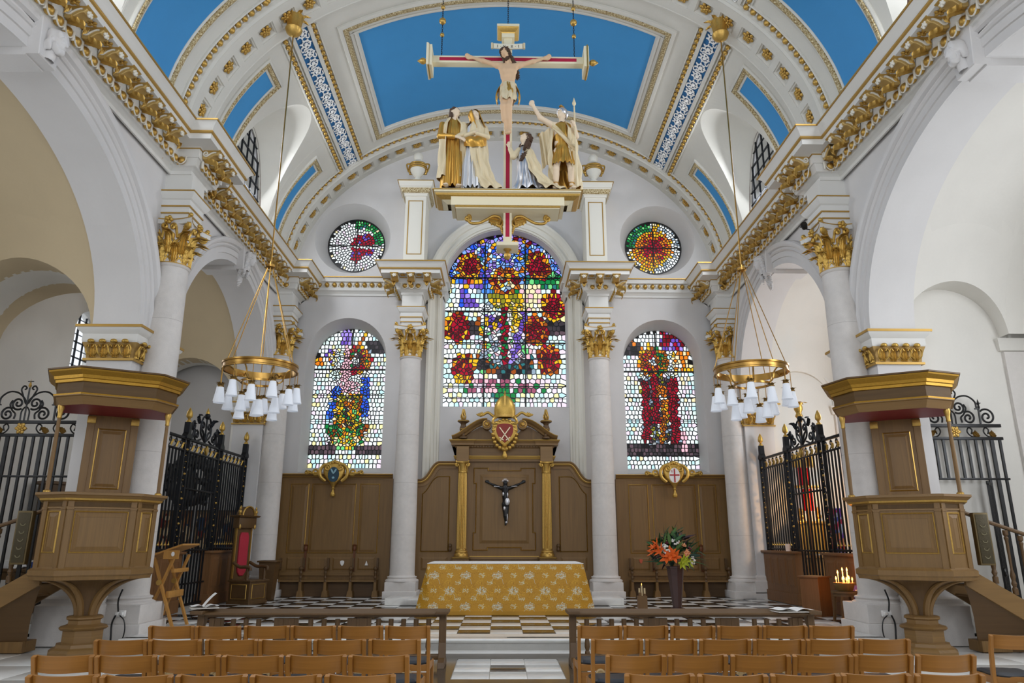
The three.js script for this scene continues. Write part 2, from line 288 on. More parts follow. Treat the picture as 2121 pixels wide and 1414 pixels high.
// ---- string course of the east wall, with egg and dart
const eggGeo = done([sph(0.062, 0, 0, 0.0, 12, 8).scale(1, 1.1, 1)], 0.9);
const dartGeo = done([extr([[-0.02, 0.07], [0.02, 0.07], [0.008, -0.06], [-0.008, -0.06]], 0.03, 0.006), tube([[-0.075, 0.07, 0.01], [-0.07, -0.02, 0.02], [0, -0.075, 0.02], [0.07, -0.02, 0.02], [0.075, 0.07, 0.01]].map((p) => [p[0] + 0.1, p[1], p[2]]), 0.011, 12, 5)], 0.9);
for (const s of [-1, 1]) {
  const st = structGroup('trim_string_course');
  const path = s < 0 ? [V(-5.4, 0, ZE), V(-1.64, 0, ZE), V(-1.64, 0, ZG)] : [V(1.64, 0, ZG), V(1.64, 0, ZE), V(5.4, 0, ZE)];
  obj('moulding', sweep([[0, 7.70], [0.03, 7.70], [0.03, 7.75], [0.06, 7.80], [0.1, 7.83], [0.1, 7.9], [0.07, 7.92], [0.07, 8.06], [0.13, 8.07], [0.13, 8.19], [0.16, 8.2], [0, 8.2]], path), M.trim, st, 0.4);
  obj('gilt_line', sweep([[0.13, 8.185], [0.165, 8.185], [0.165, 8.21], [0.13, 8.21]], path), M.line, st);
  for (let x = 1.95; x < 5.4; x += 0.2) {
    if (Math.abs(x - EX) < 0.32) continue;
    const e = obj('egg', eggGeo, M.gold, st); e.position.set(s * x, 7.985, ZE + 0.09);
    const d = obj('dart', dartGeo, M.cream, st); d.position.set(s * x + (s < 0 ? -0.1 : -0.1) + 0.0, 7.985, ZE + 0.075); d.scale.setScalar(0.8);
  }
}
// ---- arcade walls: piers, arches, keystones, imposts
const headGeoCache = {};
for (const s of [-1, 1]) {
  const w = structGroup(s < 0 ? 'wall_north_arcade' : 'wall_south_arcade');
  const out = [[ZE, -0.1]];
  const arcOf = (A) => { const o = [[A.c - A.a, -0.1]]; for (let i = 0; i <= 40; i++) { const t = PI - PI * i / 40; o.push([A.c + A.a * Math.cos(t), ASP + ARISE * Math.sin(t)]); } o.push([A.c + A.a, -0.1]); return o; };
  out.push(...arcOf(A2), ...arcOf(A1), [2.6, -0.1], [2.6, 8.6], [ZE, 8.6]);
  // stone below, plaster above would share one wall; the arcade is one built piece
  obj('arcade', extr(out, XO - XW).translate(0, 0, s < 0 ? XW : -XO).rotateY(-PI / 2), M.wall, w, 0.25);
  // architraves on the nave face
  for (const A of [A1, A2]) {
    const path = []; for (let i = 0; i <= 48; i++) { const t = PI * i / 48; path.push(V(s * -0 + 0, ASP + ARISE * Math.sin(t), A.c + (s < 0 ? 1 : -1) * A.a * Math.cos(t))); }
    path.forEach((p) => { p.x = s * XW; });
    const P = [[0.0, -0.02], [0.0, 0.03], [0.13, 0.03], [0.135, 0.055], [0.25, 0.055], [0.255, 0.08], [0.28, 0.105], [0.3, 0.08], [0.33, 0.08], [0.35, 0.13], [0.39, 0.15], [0.44, 0.15], [0.46, 0.11], [0.46, -0.02]];
    obj('archivolt', sweep(P.map(([a, b]) => [-a, b]), path, V(-s, 0, 0)), M.wall, w, 0.4);
    if (!tag.flip) tag.flip = 1;
  }
  // piers: impost, gilded leaf band, moulded base
  for (const [z0, z1] of [PIER, [-17.29, ZE + 0.001]]) {
    const end = z1 < -18, x0 = s < 0 ? -XO : XW, x1 = s < 0 ? -XW : XO;
    let R = [V(x0, 0, z0), V(x1, 0, z0), V(x1, 0, z1), V(x0, 0, z1)], closed = true;
    if (end) { R = [V(x0, 0, z1), V(x0, 0, z0), V(x1, 0, z0), V(x1, 0, z1)]; closed = false; }
    const im = obj('impost', sweep([[0, 4.12], [0.03, 4.12], [0.03, 4.15], [0.01, 4.16], [0.02, 4.26], [0.07, 4.40], [0.08, 4.42], [0.08, 4.53], [0.13, 4.58], [0.15, 4.62], [0.15, 4.66], [0, 4.68]], R, V(0, 1, 0), closed), M.trim, w, 0.4);
    obj('gilt_line', [sweep([[0.13, 4.625], [0.165, 4.625], [0.165, 4.665], [0.13, 4.665]], R, V(0, 1, 0), closed), sweep([[0.02, 4.115], [0.045, 4.115], [0.045, 4.15], [0.02, 4.15]], R, V(0, 1, 0), closed)], M.line, im);
    obj('gilt_ground', sweep([[0.012, 4.16], [0.024, 4.26], [0.072, 4.40]], R, V(0, 1, 0), closed), mat(0xa98a52, { metalness: 0.5, roughness: 0.6 }), im, 0.4);
    im.userData.leafBand = [x0, x1, z0, z1, s];
    obj('pier_base', sweep([[0, 0.66], [0.02, 0.66], [0.05, 0.62], [0.05, 0.56], [0.1, 0.53], [0.1, 0.0], [0, 0]], R, V(0, 1, 0), closed), M.stone, w, 0.4);
    obj('base_course', sweep([[0.1, 0.27], [0.104, 0.272], [0.104, 0.0], [0.1, 0.0]], R, V(0, 1, 0), closed), M.stone, w, 0.4);
  }
}
// ---- clerestory / vault mapping: s along the ellipse, h into the room, z
const VA = 5.75, VB = 4.3, NT = 720, arcT = [0];
for (let i = 1; i <= NT; i++) { const t0 = (i - 1) / NT * PI, t1 = i / NT * PI; arcT.push(arcT[i - 1] + Math.hypot(VA * (Math.cos(t1) - Math.cos(t0)), VB * (Math.sin(t1) - Math.sin(t0)))); }
const SL = arcT[NT], sOf = (deg) => { const k = deg / 180 * NT, i = Math.min(NT - 1, Math.max(0, Math.floor(k))); return arcT[i] + (arcT[i + 1] - arcT[i]) * (k - i); };
const tOf = (s) => { let a = 0, b = NT; if (s <= 0) return s / arcT[1] / NT * PI; if (s >= SL) return PI; while (b - a > 1) { const m = (a + b) >> 1; if (arcT[m] <= s) a = m; else b = m; } return (a + (s - arcT[a]) / (arcT[b] - arcT[a])) / NT * PI; };
const onVault = (s, h, z) => { const t = tOf(s), x = -VA * Math.cos(t), y = VB * Math.sin(t); let nx = x / VA / VA, ny = y / VB / VB; const l = Math.hypot(nx, ny); return [x - nx / l * h, YV + y - ny / l * h, z]; };
const bend = (g) => warp(g, (v) => { const q = onVault(v.x, v.y, v.z); v.set(...q); });
const vgrid = (s0, s1, z0, z1, h, n = 24, m = 1) => gridGeo(n, m, (u, v) => onVault(s0 + (s1 - s0) * u, h, z0 + (z1 - z0) * v));
function vbox(s0, s1, z0, z1, h0, h1, n = 10) { // solid band on the vault
  return [vgrid(s0, s1, z0, z1, h1, n), gridGeo(n, 1, (u, v) => onVault(s0 + (s1 - s0) * u, h0 + (h1 - h0) * v, z0)), gridGeo(n, 1, (u, v) => onVault(s0 + (s1 - s0) * u, h0 + (h1 - h0) * v, z1)),
    gridGeo(1, 1, (u, v) => onVault(s0, h0 + (h1 - h0) * v, z0 + (z1 - z0) * u)), gridGeo(1, 1, (u, v) => onVault(s1, h0 + (h1 - h0) * v, z0 + (z1 - z0) * u))];
}
function vframe(prof, s0, s1, z0, z1) { // moulding round a rectangle on the vault (a > 0 points inwards)
  const p = [], n = Math.max(4, Math.round((s1 - s0) / 0.15));
  for (let i = 0; i < n; i++) p.push(V(s0 + (s1 - s0) * i / n, 0, z0));
  p.push(V(s1, 0, z0));
  for (let i = 0; i < n; i++) p.push(V(s1 - (s1 - s0) * i / n, 0, z1));
  p.push(V(s0, 0, z1));
  return bend(sweep(prof, p, V(0, 1, 0), true));
}
function vline(prof, pts) { return bend(sweep(prof, pts, V(0, 1, 0))); }
const PEN = [-14.45, -7.6], penT = (u) => 38.5 * Math.pow(Math.max(0, 1 - Math.pow(Math.abs(u), 2.3)), 0.62), PW = 1.33;
{
  const c = structGroup('ceiling');
  const zs = new Set(); for (let z = -18.2; z <= 2.7; z += 0.55) zs.add(+z.toFixed(3));
  for (const p of PEN) for (let i = 0; i <= 32; i++) zs.add(+(p - PW * Math.cos(PI * i / 32)).toFixed(4));
  const Z = [...zs].sort((a, b) => a - b), low = (z) => { for (const p of PEN) { const u = (z - p) / PW; if (Math.abs(u) < 1) return sOf(penT(u)); } return 0; };
  obj('vault', gridGeo(Z.length - 1, 80, (u, v) => { const z = Z[Math.round(u * (Z.length - 1))], l = low(z); return onVault(l + (SL - 2 * l) * v, 0, z); }), M.vault, c, 0.5);
  obj('vault_outside', gridGeo(20, 40, (u, v) => { const t = PI * v; return [-(VA + 1.4) * Math.cos(t) * 1, YV + 2.6 + (VB - 1.9) * Math.sin(t), -18.8 + 21.6 * u]; }), M.vault, c);
  // window lunettes cut into the vault
  PEN.forEach((p, k) => { for (const s of [-1, 1]) {
    obj('lunette_reveal', gridGeo(40, 3, (a, v) => {
      const u = -Math.cos(PI * a), t = penT(u), q = onVault(s < 0 ? sOf(t) : SL - sOf(t), 0, p + PW * u), e = [s * 5.82, YV + (q[1] - YV) * 0.86, p + PW * u * 0.78];
      return q.map((x, i) => x + (e[i] - x) * v); }), M.vault, c, 0.7);
  } });
}
// panels, frames, beads, scroll bands and rosette ribs
const beadGeo = done(sph(0.06, 0, 0, 0, 10, 7), 1), rosetteGeo = (() => {
  const g = [sph(0.035, 0, 0.03, 0, 10, 6)];
  for (let k = 0; k < 6; k++) { const a = k / 6 * 2 * PI; g.push(sph(0.05, 0, 0, 0, 8, 6).scale(1, 0.45, 0.8).translate(0.085, 0.012, 0).rotateY(a)); g.push(sph(0.032, 0, 0, 0, 7, 5).scale(1.1, 0.5, 0.8).translate(0.055, 0.035, 0).rotateY(a + 0.5)); }
  return done(g, 1);
})();
const vplace = (m, s, h, z, spin = 0) => { // stand a mesh on the vault: its +y into the room, its +x along the arc
  const a = onVault(s, h, z), b = onVault(s + 0.01, h, z), n = onVault(s, h + 0.1, z), X = V(b[0] - a[0], b[1] - a[1], 0).normalize(), Y = V(n[0] - a[0], n[1] - a[1], 0).normalize(), Zv = X.clone().cross(Y);
  m.position.set(...a); m.quaternion.setFromRotationMatrix(new THREE.Matrix4().makeBasis(X, Y, Zv)); if (spin) m.rotateY(spin);
};
{
  const frameP = [[0, 0], [0, 0.03], [0.03, 0.045], [0.05, 0.045]], folP = [[0.05, 0.03], [0.07, 0.06], [0.11, 0.065], [0.14, 0.05], [0.15, 0.02]], inP = [[0.15, 0.02], [0.17, 0.035], [0.2, 0.02], [0.2, 0]];
  const panel = (s0, s1, z0, z1, name = 'ceiling_panel') => {
    const g = structGroup(name), e = 0.2;
    obj('blue_field', vgrid(s0, s1, z0, z1, 0.008, 28), M.blue, g, 1);
    obj('frame', [vframe(frameP, s0 - e, s1 + e, z0 - e, z1 + e), vframe(inP, s0 - e, s1 + e, z0 - e, z1 + e)], M.vault, g, 0.4);
    obj('foliate_band', vframe(folP, s0 - e, s1 + e, z0 - e, z1 + e), M.foliate, g, 0.6);
  };
  for (const sd of [0, 1]) {
    const S = (d) => (sd ? SL - sOf(d) : sOf(d)), pan = (d0, d1, z0, z1) => { const a = S(d0), b = S(d1); panel(Math.min(a, b), Math.max(a, b), z0, z1); };
    pan(-0.01, 32.2, -12.96, -12.46); pan(-0.01, 32.3, -16.52, -16.2); pan(-0.01, 34.5, -10.42, -9.3); pan(-0.01, 34.5, -5.9, -4.8);
  }
  // the large central field
  const g = structGroup('ceiling_panel'), s0 = sOf(56.6), s1 = SL - sOf(56.6), z0 = -16.5, z1 = -12.92;
  obj('blue_field', vgrid(s0, s1, z0, z1, 0.008, 40), M.blue, g, 1);
  const E = 0.4;
  obj('frame', [vframe([[0, 0], [0, 0.05], [0.06, 0.07], [0.08, 0.07]], s0 - E, s1 + E, z0 - E, z1 + E), vframe([[0.2, 0.03], [0.22, 0.05], [0.3, 0.03], [0.3, 0.05], [0.34, 0.05], [0.36, 0.03], [0.4, 0.02], [0.4, 0]], s0 - E, s1 + E, z0 - E, z1 + E)], M.vault, g, 0.4);
  obj('foliate_band', vframe([[0.08, 0.05], [0.1, 0.085], [0.17, 0.085], [0.2, 0.05], [0.2, 0.02]], s0 - E, s1 + E, z0 - E, z1 + E), M.foliate, g, 0.6);
  // plain second compartment west of the rib
  const g2 = structGroup('ceiling_panel'); obj('blue_field', vgrid(s0, s1, -10.4, -4.9, 0.008, 40), M.blue, g2, 1);
  obj('frame', vframe([[0, 0], [0, 0.05], [0.1, 0.08], [0.3, 0.04], [0.4, 0.02], [0.4, 0]], s0 - E, s1 + E, -10.8, -4.5), M.vault, g2, 0.4);
}
// transverse ribs with coffered rosettes
const ribs = [[-18.15, -17.44, -17.795], [-11.95, -11.2, -11.575], [-4.1, -3.4, -3.75]];
ribs.forEach(([z0, z1, zc], k) => {
  const g = structGroup('ceiling_rib'), h = 0.1, w = 0.17, n = 29, s0 = sOf(7.6), ds = (SL - 2 * s0) / n;
  obj('rib_border', [vbox(0, SL, z0, zc - w, 0, h, 90), vbox(0, SL, zc + w, z1, 0, h, 90), vgrid(0, SL, zc - w, zc + w, 0.03, 90)], M.vault, g, 0.5);
  const ends = k === 0 ? [z1] : [z0, z1];
  obj('rib_moulding', ends.map((z) => { const o = z === z1 ? 1 : -1, p = []; for (let i = 0; i <= 90; i++) p.push(V(SL * i / 90, 0, z)); return vline([[0, 0.1], [o * 0.02, 0.11], [o * 0.06, 0.08], [o * 0.08, 0.08], [o * 0.1, 0.04], [o * 0.12, 0.03], [o * 0.12, 0]], p); }), M.vault, g, 0.6);
  if (k === 2) return;
  for (let i = 0; i <= n; i++) obj('coffer_bar', vbox(s0 + i * ds - 0.065, s0 + i * ds + 0.065, zc - w, zc + w, 0.02, h, 2), M.vault, g, 0.4);
  for (let i = 0; i < n; i++) {
    const s = s0 + (i + 0.5) * ds; if (k === 1 && s > sOf(66) && s < SL - sOf(66)) continue;
    const r = obj('gilded_rosette', rosetteGeo, M.gold, g); vplace(r, s, 0.045, zc, i);
    obj('coffer_moulding', vframe([[0, 0.09], [0.015, 0.075], [0.03, 0.07], [0.04, 0.05], [0.05, 0.03]], s - ds / 2 + 0.065, s + ds / 2 - 0.065, zc - w, zc + w), M.vault, g, 0.3);
  }
});
// gilded egg-and-dart along the ribs and beside the scroll bands, and the scroll bands themselves
{
  const g = structGroup('trim_vault_beads'), zE = -17.29, zR = -11.02;
  const leafP = [[-0.05, 0], [-0.05, 0.05], [0.05, 0.05], [0.05, 0]];
  const row = (pts, individually) => {
    obj('bead_channel', vline([[-0.085, 0], [-0.085, 0.035], [-0.06, 0.045], [-0.05, 0.012], [0.05, 0.012], [0.06, 0.045], [0.085, 0.035], [0.085, 0]], pts), M.vault, g, 0.4);
    const L = []; let carry = 0; const many = [];
    for (let i = 0; i < pts.length - 1; i++) { const a = pts[i], b = pts[i + 1], l = a.distanceTo(b); for (let d = carry; d < l; d += 0.165) L.push(a.clone().lerp(b, d / l)); carry = (carry - l) % 0.165; while (carry < 0) carry += 0.165; }
    L.forEach((p, i) => {
      if (individually) { const m = obj('gilded_bead', beadGeo, M.gold, g); vplace(m, p.x, 0.035, p.z); } else { const o = onVault(p.x, 0.03, p.z); many.push(beadGeo.clone().scale(0.86, 0.86, 0.86).translate(...o)); }
      const q = L[i + 1]; if (q) { const o = onVault((p.x + q.x) / 2, 0.035, (p.z + q.z) / 2); many.push(sph(0.03, 0, 0, 0, 6, 4).scale(0.6, 0.6, 1.3).translate(...o)); }
    });
    if (many.length) tag(obj('bead_row', many, individually ? M.cream : M.gold, g, 1), 0, 0, 0, 'stuff');
  };
  const arcPts = (d0, d1, z) => { const a = typeof d0 === 'number' && d0 <= 90 ? sOf(d0) : SL - sOf(180 - d0), b = d1 <= 90 ? sOf(d1) : SL - sOf(180 - d1), o = []; for (let i = 0; i <= 24; i++) o.push(V(a + (b - a) * i / 24, 0, z)); return o; };
  row(arcPts(6, 39.8, zR), true); row(arcPts(140.2, 174, zR), true);
  row(arcPts(6, 39.8, zE), false); row(arcPts(140.2, 174, zE), false); row(arcPts(47.2, 132.8, zE), false);
  for (const sd of [0, 1]) {
    const S = (d) => (sd ? SL - sOf(d) : sOf(d)), lin = (d, z0, z1) => { const o = []; for (let i = 0; i <= 10; i++) o.push(V(S(d), 0, z0 + (z1 - z0) * i / 10)); return o; };
    row(lin(39.8, -12.15, zE), false); row(lin(47.2, -12.15, zE), false); row(lin(39.8, zR, -4.2), false);
    const b = structGroup('trim_scroll_band'), a0 = Math.min(S(42), S(45.9)), a1 = Math.max(S(42), S(45.9));
    for (const [za, zb] of [[-12.06, -17.38], [-4.2, -11.05]]) {
      obj('blue_ground', vgrid(a0, a1, za, zb, 0.012, 3), mat(0x2b6ea6, { roughness: 0.8 }), b, 1);
      obj('band_border', [vline([[-0.05, 0], [-0.05, 0.06], [0.03, 0.06], [0.03, 0]], [V(a0 - 0.02, 0, za), V(a0 - 0.02, 0, zb)]), vline([[-0.03, 0], [-0.03, 0.06], [0.05, 0.06], [0.05, 0]], [V(a1 + 0.02, 0, za), V(a1 + 0.02, 0, zb)])], M.vault, b);
      const L = Math.abs(zb - za), n = Math.round(L / 0.3), mid = (a0 + a1) / 2;
      const variants = [1, -1].map((d) => { const gs = []; const c = spiral(0.13, 0.02, 1.6, d > 0 ? -2.2 : 2.2, d, 30).map((p) => V(p[0], 0.03, p[1])); gs.push(tube(curve(c), 0.016, 40, 5)); gs.push(sph(0.035, 0, 0.035, 0, 8, 5));
        for (let k = 0; k < 7; k++) { const a = k * 0.9; gs.push(sph(0.032, 0, 0, 0, 6, 4).scale(1.5, 0.6, 0.7).rotateY(-a).translate(0.1 * Math.cos(a), 0.028, 0.1 * Math.sin(a))); }
        gs.push(tube(curve([V(d * 0.05, 0.03, 0.12), V(d * 0.12, 0.03, 0.17), V(d * 0.14, 0.03, 0.06)]), 0.014, 8, 5)); return done(gs, 1); });
      for (let i = 0; i < n; i++) { const m = obj('scroll', variants[i % 2], M.white, b); vplace(m, mid, 0.006, za + (zb - za) * (i + 0.5) / n); }
    }
  }
}
// ---- clerestory windows: iron-barred clear glass at the outer ends of the lunettes
function clipPoly(poly, nx, ny, d) { // keep n.p <= d
  const o = []; for (let i = 0; i < poly.length; i++) { const a = poly[i], b = poly[(i + 1) % poly.length], da = nx * a[0] + ny * a[1] - d, db = nx * b[0] + ny * b[1] - d; if (da <= 0) o.push(a); if ((da < 0 && db > 0) || (da > 0 && db < 0)) { const t = da / (da - db); o.push([a[0] + (b[0] - a[0]) * t, a[1] + (b[1] - a[1]) * t]); } } return o;
}
const polyGeo = (p) => { const pos = []; for (let i = 1; i < p.length - 1; i++) pos.push(p[0][0], p[0][1], 0, p[i][0], p[i][1], 0, p[i + 1][0], p[i + 1][1], 0); const g = new THREE.BufferGeometry(); g.setAttribute('position', new THREE.Float32BufferAttribute(pos, 3)); g.computeVertexNormals(); return g; };
function barredWindow(outline, nx, ny, name, frameMat, place, thick = 0.022) { // outline convex [x, y]; place(mesh)
  const w = structGroup(name), xs = outline.map((p) => p[0]), ys = outline.map((p) => p[1]), x0 = Math.min(...xs), x1 = Math.max(...xs), y0 = Math.min(...ys), y1 = Math.max(...ys), dx = (x1 - x0) / nx, dy = (y1 - y0) / ny;
  for (let i = 0; i < nx; i++) for (let j = 0; j < ny; j++) {
    let p = outline; const m = 0.006; p = clipPoly(p, -1, 0, -(x0 + i * dx + m)); p = clipPoly(p, 1, 0, x0 + (i + 1) * dx - m); p = clipPoly(p, 0, -1, -(y0 + j * dy + m)); p = clipPoly(p, 0, 1, y0 + (j + 1) * dy - m);
    if (p.length > 2) obj('pane', polyGeo(p), M.clear, w, 0);
  }
  for (let i = 1; i < nx; i++) { const x = x0 + i * dx, col = outline.filter((p) => Math.abs(p[0] - x) < dx), t = Math.max(...clipPoly(clipPoly(outline, -1, 0, -(x - 0.01)), 1, 0, x + 0.01).map((p) => p[1])); obj('glazing_bar', boxB(x - (i % 2 ? 0.5 : 1) * thick * 0.5, x + (i % 2 ? 0.5 : 1) * thick * 0.5, y0, t, -0.02, 0.02), M.iron, w); }
  for (let j = 1; j < ny; j++) { const y = y0 + j * dy, q = clipPoly(clipPoly(outline, 0, -1, -(y - 0.01)), 0, 1, y + 0.01).map((p) => p[0]); if (q.length) obj('glazing_bar', boxB(Math.min(...q), Math.max(...q), y - (j % 2 ? 0.35 : 1) * thick * 0.5, y + (j % 2 ? 0.35 : 1) * thick * 0.5, -0.02, 0.02), M.iron, w); }
  obj('window_frame', sweep([[0, -0.04], [0.07, -0.04], [0.07, 0.04], [0, 0.04]].map((p) => [-p[0], p[1]]), outline.map((p) => V(p[0], p[1], 0)), V(0, 0, 1), true), frameMat, w);
  place(w); return w;
}
PEN.forEach((p) => { for (const s of [-1, 1]) {
  const o = []; for (let i = 0; i <= 24; i++) { const u = -Math.cos(PI * i / 24), t = penT(u) * D2R; o.push([PW * u * 0.78, VB * Math.sin(t) * 0.86]); }
  barredWindow(o, 6, 8, 'window_clerestory', mat(0x5a3a2c, { roughness: 0.7 }), (w) => { w.position.set(s * 5.82, YV, p); w.rotation.y = s < 0 ? PI / 2 : -PI / 2; });
} });
// wall closing the clerestory round the windows, above the arcade
for (const s of [-1, 1]) {
  const w = structGroup(s < 0 ? 'wall_north_clerestory' : 'wall_south_clerestory');
  const holes = PEN.map((p) => { const o = []; for (let i = 0; i <= 24; i++) { const u = -Math.cos(PI * i / 24), t = penT(u) * D2R; o.push([p + PW * u * 0.78, YV + 0.02 + VB * Math.sin(t) * 0.86]); } return o; });
  obj('clerestory', extr(holed([[-18.8, 8.1], [2.7, 8.1], [2.7, 12.9], [-18.8, 12.9]], holes), 0.05).translate(0, 0, s < 0 ? 5.85 : -5.9).rotateY(-PI / 2), M.wall, w, 0.2);
}
// ---- aisles
for (const s of [-1, 1]) {
  const w = structGroup(s < 0 ? 'wall_north_aisle' : 'wall_south_aisle');
  const ac = s < 0 ? 7.7 : 7.22, ar = s < 0 ? 1.1 : 0.86, cross = (z0, z1, open) => {
    const hole = archPts(ac, ar, -0.05, 4.62).map((p) => [s * p[0], p[1]]);
    const sh = open ? holed([[s * XO, -0.1], [s * 9.2, -0.1], [s * 9.2, 7.6], [s * XO, 7.6]], [hole]) : shape([[s * XO, -0.1], [s * 9.2, -0.1], [s * 9.2, 7.6], [s * XO, 7.6]]);
    obj('cross_wall', extr(sh, Math.abs(z1 - z0)).translate(0, 0, Math.min(z0, z1)), M.aisle, w, 0.25);
    if (open) {
      const pts = archPts(ac, ar, 4.55, 4.62).slice(1, -1).map((p) => V(s * p[0], p[1], Math.max(z0, z1)));
      obj('arch_moulding', sweep([[0, 0], [0, 0.03], [0.1, 0.03], [0.12, 0.06], [0.17, 0.06], [0.17, 0]].map((p) => [(s < 0 ? 1 : -1) * p[0], p[1]]), pts, V(0, 0, 1)), s < 0 ? M.cream : M.aisle, w, 0.4);
      obj('impost_band', [sweep([[0, 4.4], [0.06, 4.42], [0.08, 4.58], [0.1, 4.62], [0, 4.62]], s < 0 ? [V(-9, 0, Math.max(z0, z1)), V(-ac - ar, 0, Math.max(z0, z1)), V(-ac - ar, 0, Math.min(z0, z1))] : [V(ac + ar, 0, Math.min(z0, z1)), V(ac + ar, 0, Math.max(z0, z1)), V(9, 0, Math.max(z0, z1))])], M.aisle, w, 0.4);
      obj('arch_pilaster', extr([[s * (ac + ar), 0], [s * (ac + ar + 0.45), 0], [s * (ac + ar + 0.45), 4.4], [s * (ac + ar), 4.4]], 0.06).translate(0, 0, Math.max(z0, z1)), M.stone, w);
    }
  };
  cross(-11.2, -11.85, true); cross(-17.29, -17.85, true); cross(-4.3, -3.1, false);
  // transverse barrel vaults over the aisle bays
  for (const A of [A1, A2]) {
    const xs = [XO - 0.02]; for (let i = 0; i <= 24; i++) xs.push(ac - ar * Math.cos(PI * i / 24)); xs.push(9.15); xs.sort((a, b) => a - b);
    const yA = (x) => (Math.abs(x - ac) < ar ? 4.62 + Math.sqrt(ar * ar - (x - ac) ** 2) : ASP), u0 = (x) => Math.asin(cl((yA(x) - ASP) / (ARISE + 0.05))) / PI;
    const vm = s < 0 ? M.tan : M.aisle;  // north vault tinted tan: shading and warm light put into its colour
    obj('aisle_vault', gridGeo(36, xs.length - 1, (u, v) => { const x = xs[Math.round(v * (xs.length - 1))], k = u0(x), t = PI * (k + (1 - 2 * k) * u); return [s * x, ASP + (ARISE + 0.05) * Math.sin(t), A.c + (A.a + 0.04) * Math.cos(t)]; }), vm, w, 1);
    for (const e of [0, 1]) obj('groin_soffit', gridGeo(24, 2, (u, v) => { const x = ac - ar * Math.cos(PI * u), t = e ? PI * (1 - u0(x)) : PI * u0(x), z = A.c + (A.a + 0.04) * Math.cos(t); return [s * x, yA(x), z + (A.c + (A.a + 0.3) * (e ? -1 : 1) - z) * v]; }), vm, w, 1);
  }
  obj('aisle_roof', boxB(s * XO, s * 9.3, 7.55, 7.7, -18.8, -3), M.aisle, w);
  // outer wall with its windows
  const wins = s < 0 ? [[-7.6, 1.1, 2.2, 5.2], [-15.0, 0.5, 4.2, 5.7]] : [[-7.6, 1.1, 2.2, 5.2], [-15.0, 0.55, 2.15, 5.72]];
  const holes = wins.map(([c, h, y0, y1]) => archPts(c, h, y0, y1));
  obj('outer_wall', extr(holed([[-18.8, -0.1], [-3, -0.1], [-3, 7.7], [-18.8, 7.7]], holes), 0.35).translate(0, 0, s < 0 ? XA : -XA - 0.35).rotateY(-PI / 2), M.aisle, w, 0.25);
  wins.forEach(([c, h, y0, y1]) => barredWindow(archPts(0, h, y0, y1, h, 16), 4, 12, 'window_aisle', M.iron, (g) => { g.position.set(s * (XA + 0.25), 0, c); g.rotation.y = s < 0 ? PI / 2 : -PI / 2; }));
  obj('wall_end', boxB(s * XO, s * 9.3, -0.1, 7.7, -3.2, -3.0), M.aisle, w);
}
// ---- west end behind the camera
{
  const w = structGroup('wall_west'), wins = [archPts(0, 1.3, 3.6, 7.6), archPts(-3.7, 0.95, 3.5, 6.8), archPts(3.7, 0.95, 3.5, 6.8)];
  obj('west_wall', extr(holed([[-6.6, -0.2], [6.6, -0.2], [6.6, 13], [-6.6, 13]], wins), 0.4).translate(0, 0, 2.6), M.wall, w, 0.25);
  wins.forEach((o) => barredWindow(o, 4, 8, 'window_west', M.iron, (g) => g.position.set(0, 0, 2.75)));
}
// ================================================================ ENTABLATURE
M.modBody = mat(0xc9ab6c, { metalness: 0.35, roughness: 0.5 });
// acanthus leaf standing on the xy plane, curling towards +z
function acanthus(w, h, curl = 0.35, lean = 0.12) {
  return gridGeo(10, 12, (u, v) => {
    const x = u * 2 - 1, k = w * (0.62 + 0.38 * Math.sin(PI * Math.min(1, v * 1.15))) * (1 - 0.25 * v * v) * (1 + 0.16 * Math.cos(v * 26)) * (v > 0.88 ? Math.sqrt(Math.max(0.05, 1 - ((v - 0.88) / 0.12) ** 2)) : 1);
    const b = v < 0.7 ? 0 : (v - 0.7) / 0.3, y = h * (Math.min(v, 0.7) / 0.7 * 0.84 + Math.sin(b * PI * 0.85) * 0.16);
    const z = lean * v * v * h + curl * h * (1 - Math.cos(b * PI * 0.75)) * 0.5 + 0.09 * w * Math.cos(x * 9) - 0.22 * w * x * x;
    return [x * k * 0.5, y, z];
  });
}
const CORN = [[0, 7.46], [0.03, 7.46], [0.03, 7.52], [0.07, 7.55], [0.09, 7.56], [0.12, 7.565], [0.13, 7.57], [0.17, 7.70], [0.19, 7.70], [0.2, 7.72], [0.2, 7.86], [0.23, 7.875], [0.49, 7.875], [0.49, 7.975], [0.51, 7.98], [0.51, 8.01], [0.53, 8.03], [0.56, 8.09], [0.6, 8.13], [0.61, 8.145], [0.62, 8.15], [0.62, 8.166], [0, 8.2]];
const gCLf = (o, y, h = 0.022, t = 0.016) => [[o - 0.01, y], [o + t, y], [o + t, y + h], [o - 0.01, y + h]];
const goldLines = (path) => [sweep([[0.49, 7.972], [0.522, 7.975], [0.53, 7.99], [0.522, 8.012], [0.5, 8.012]], path), sweep(gCLf(0.62, 8.146, 0.026, 0.012), path), sweep(gCLf(0.2, 7.845, 0.02, 0.01), path)];
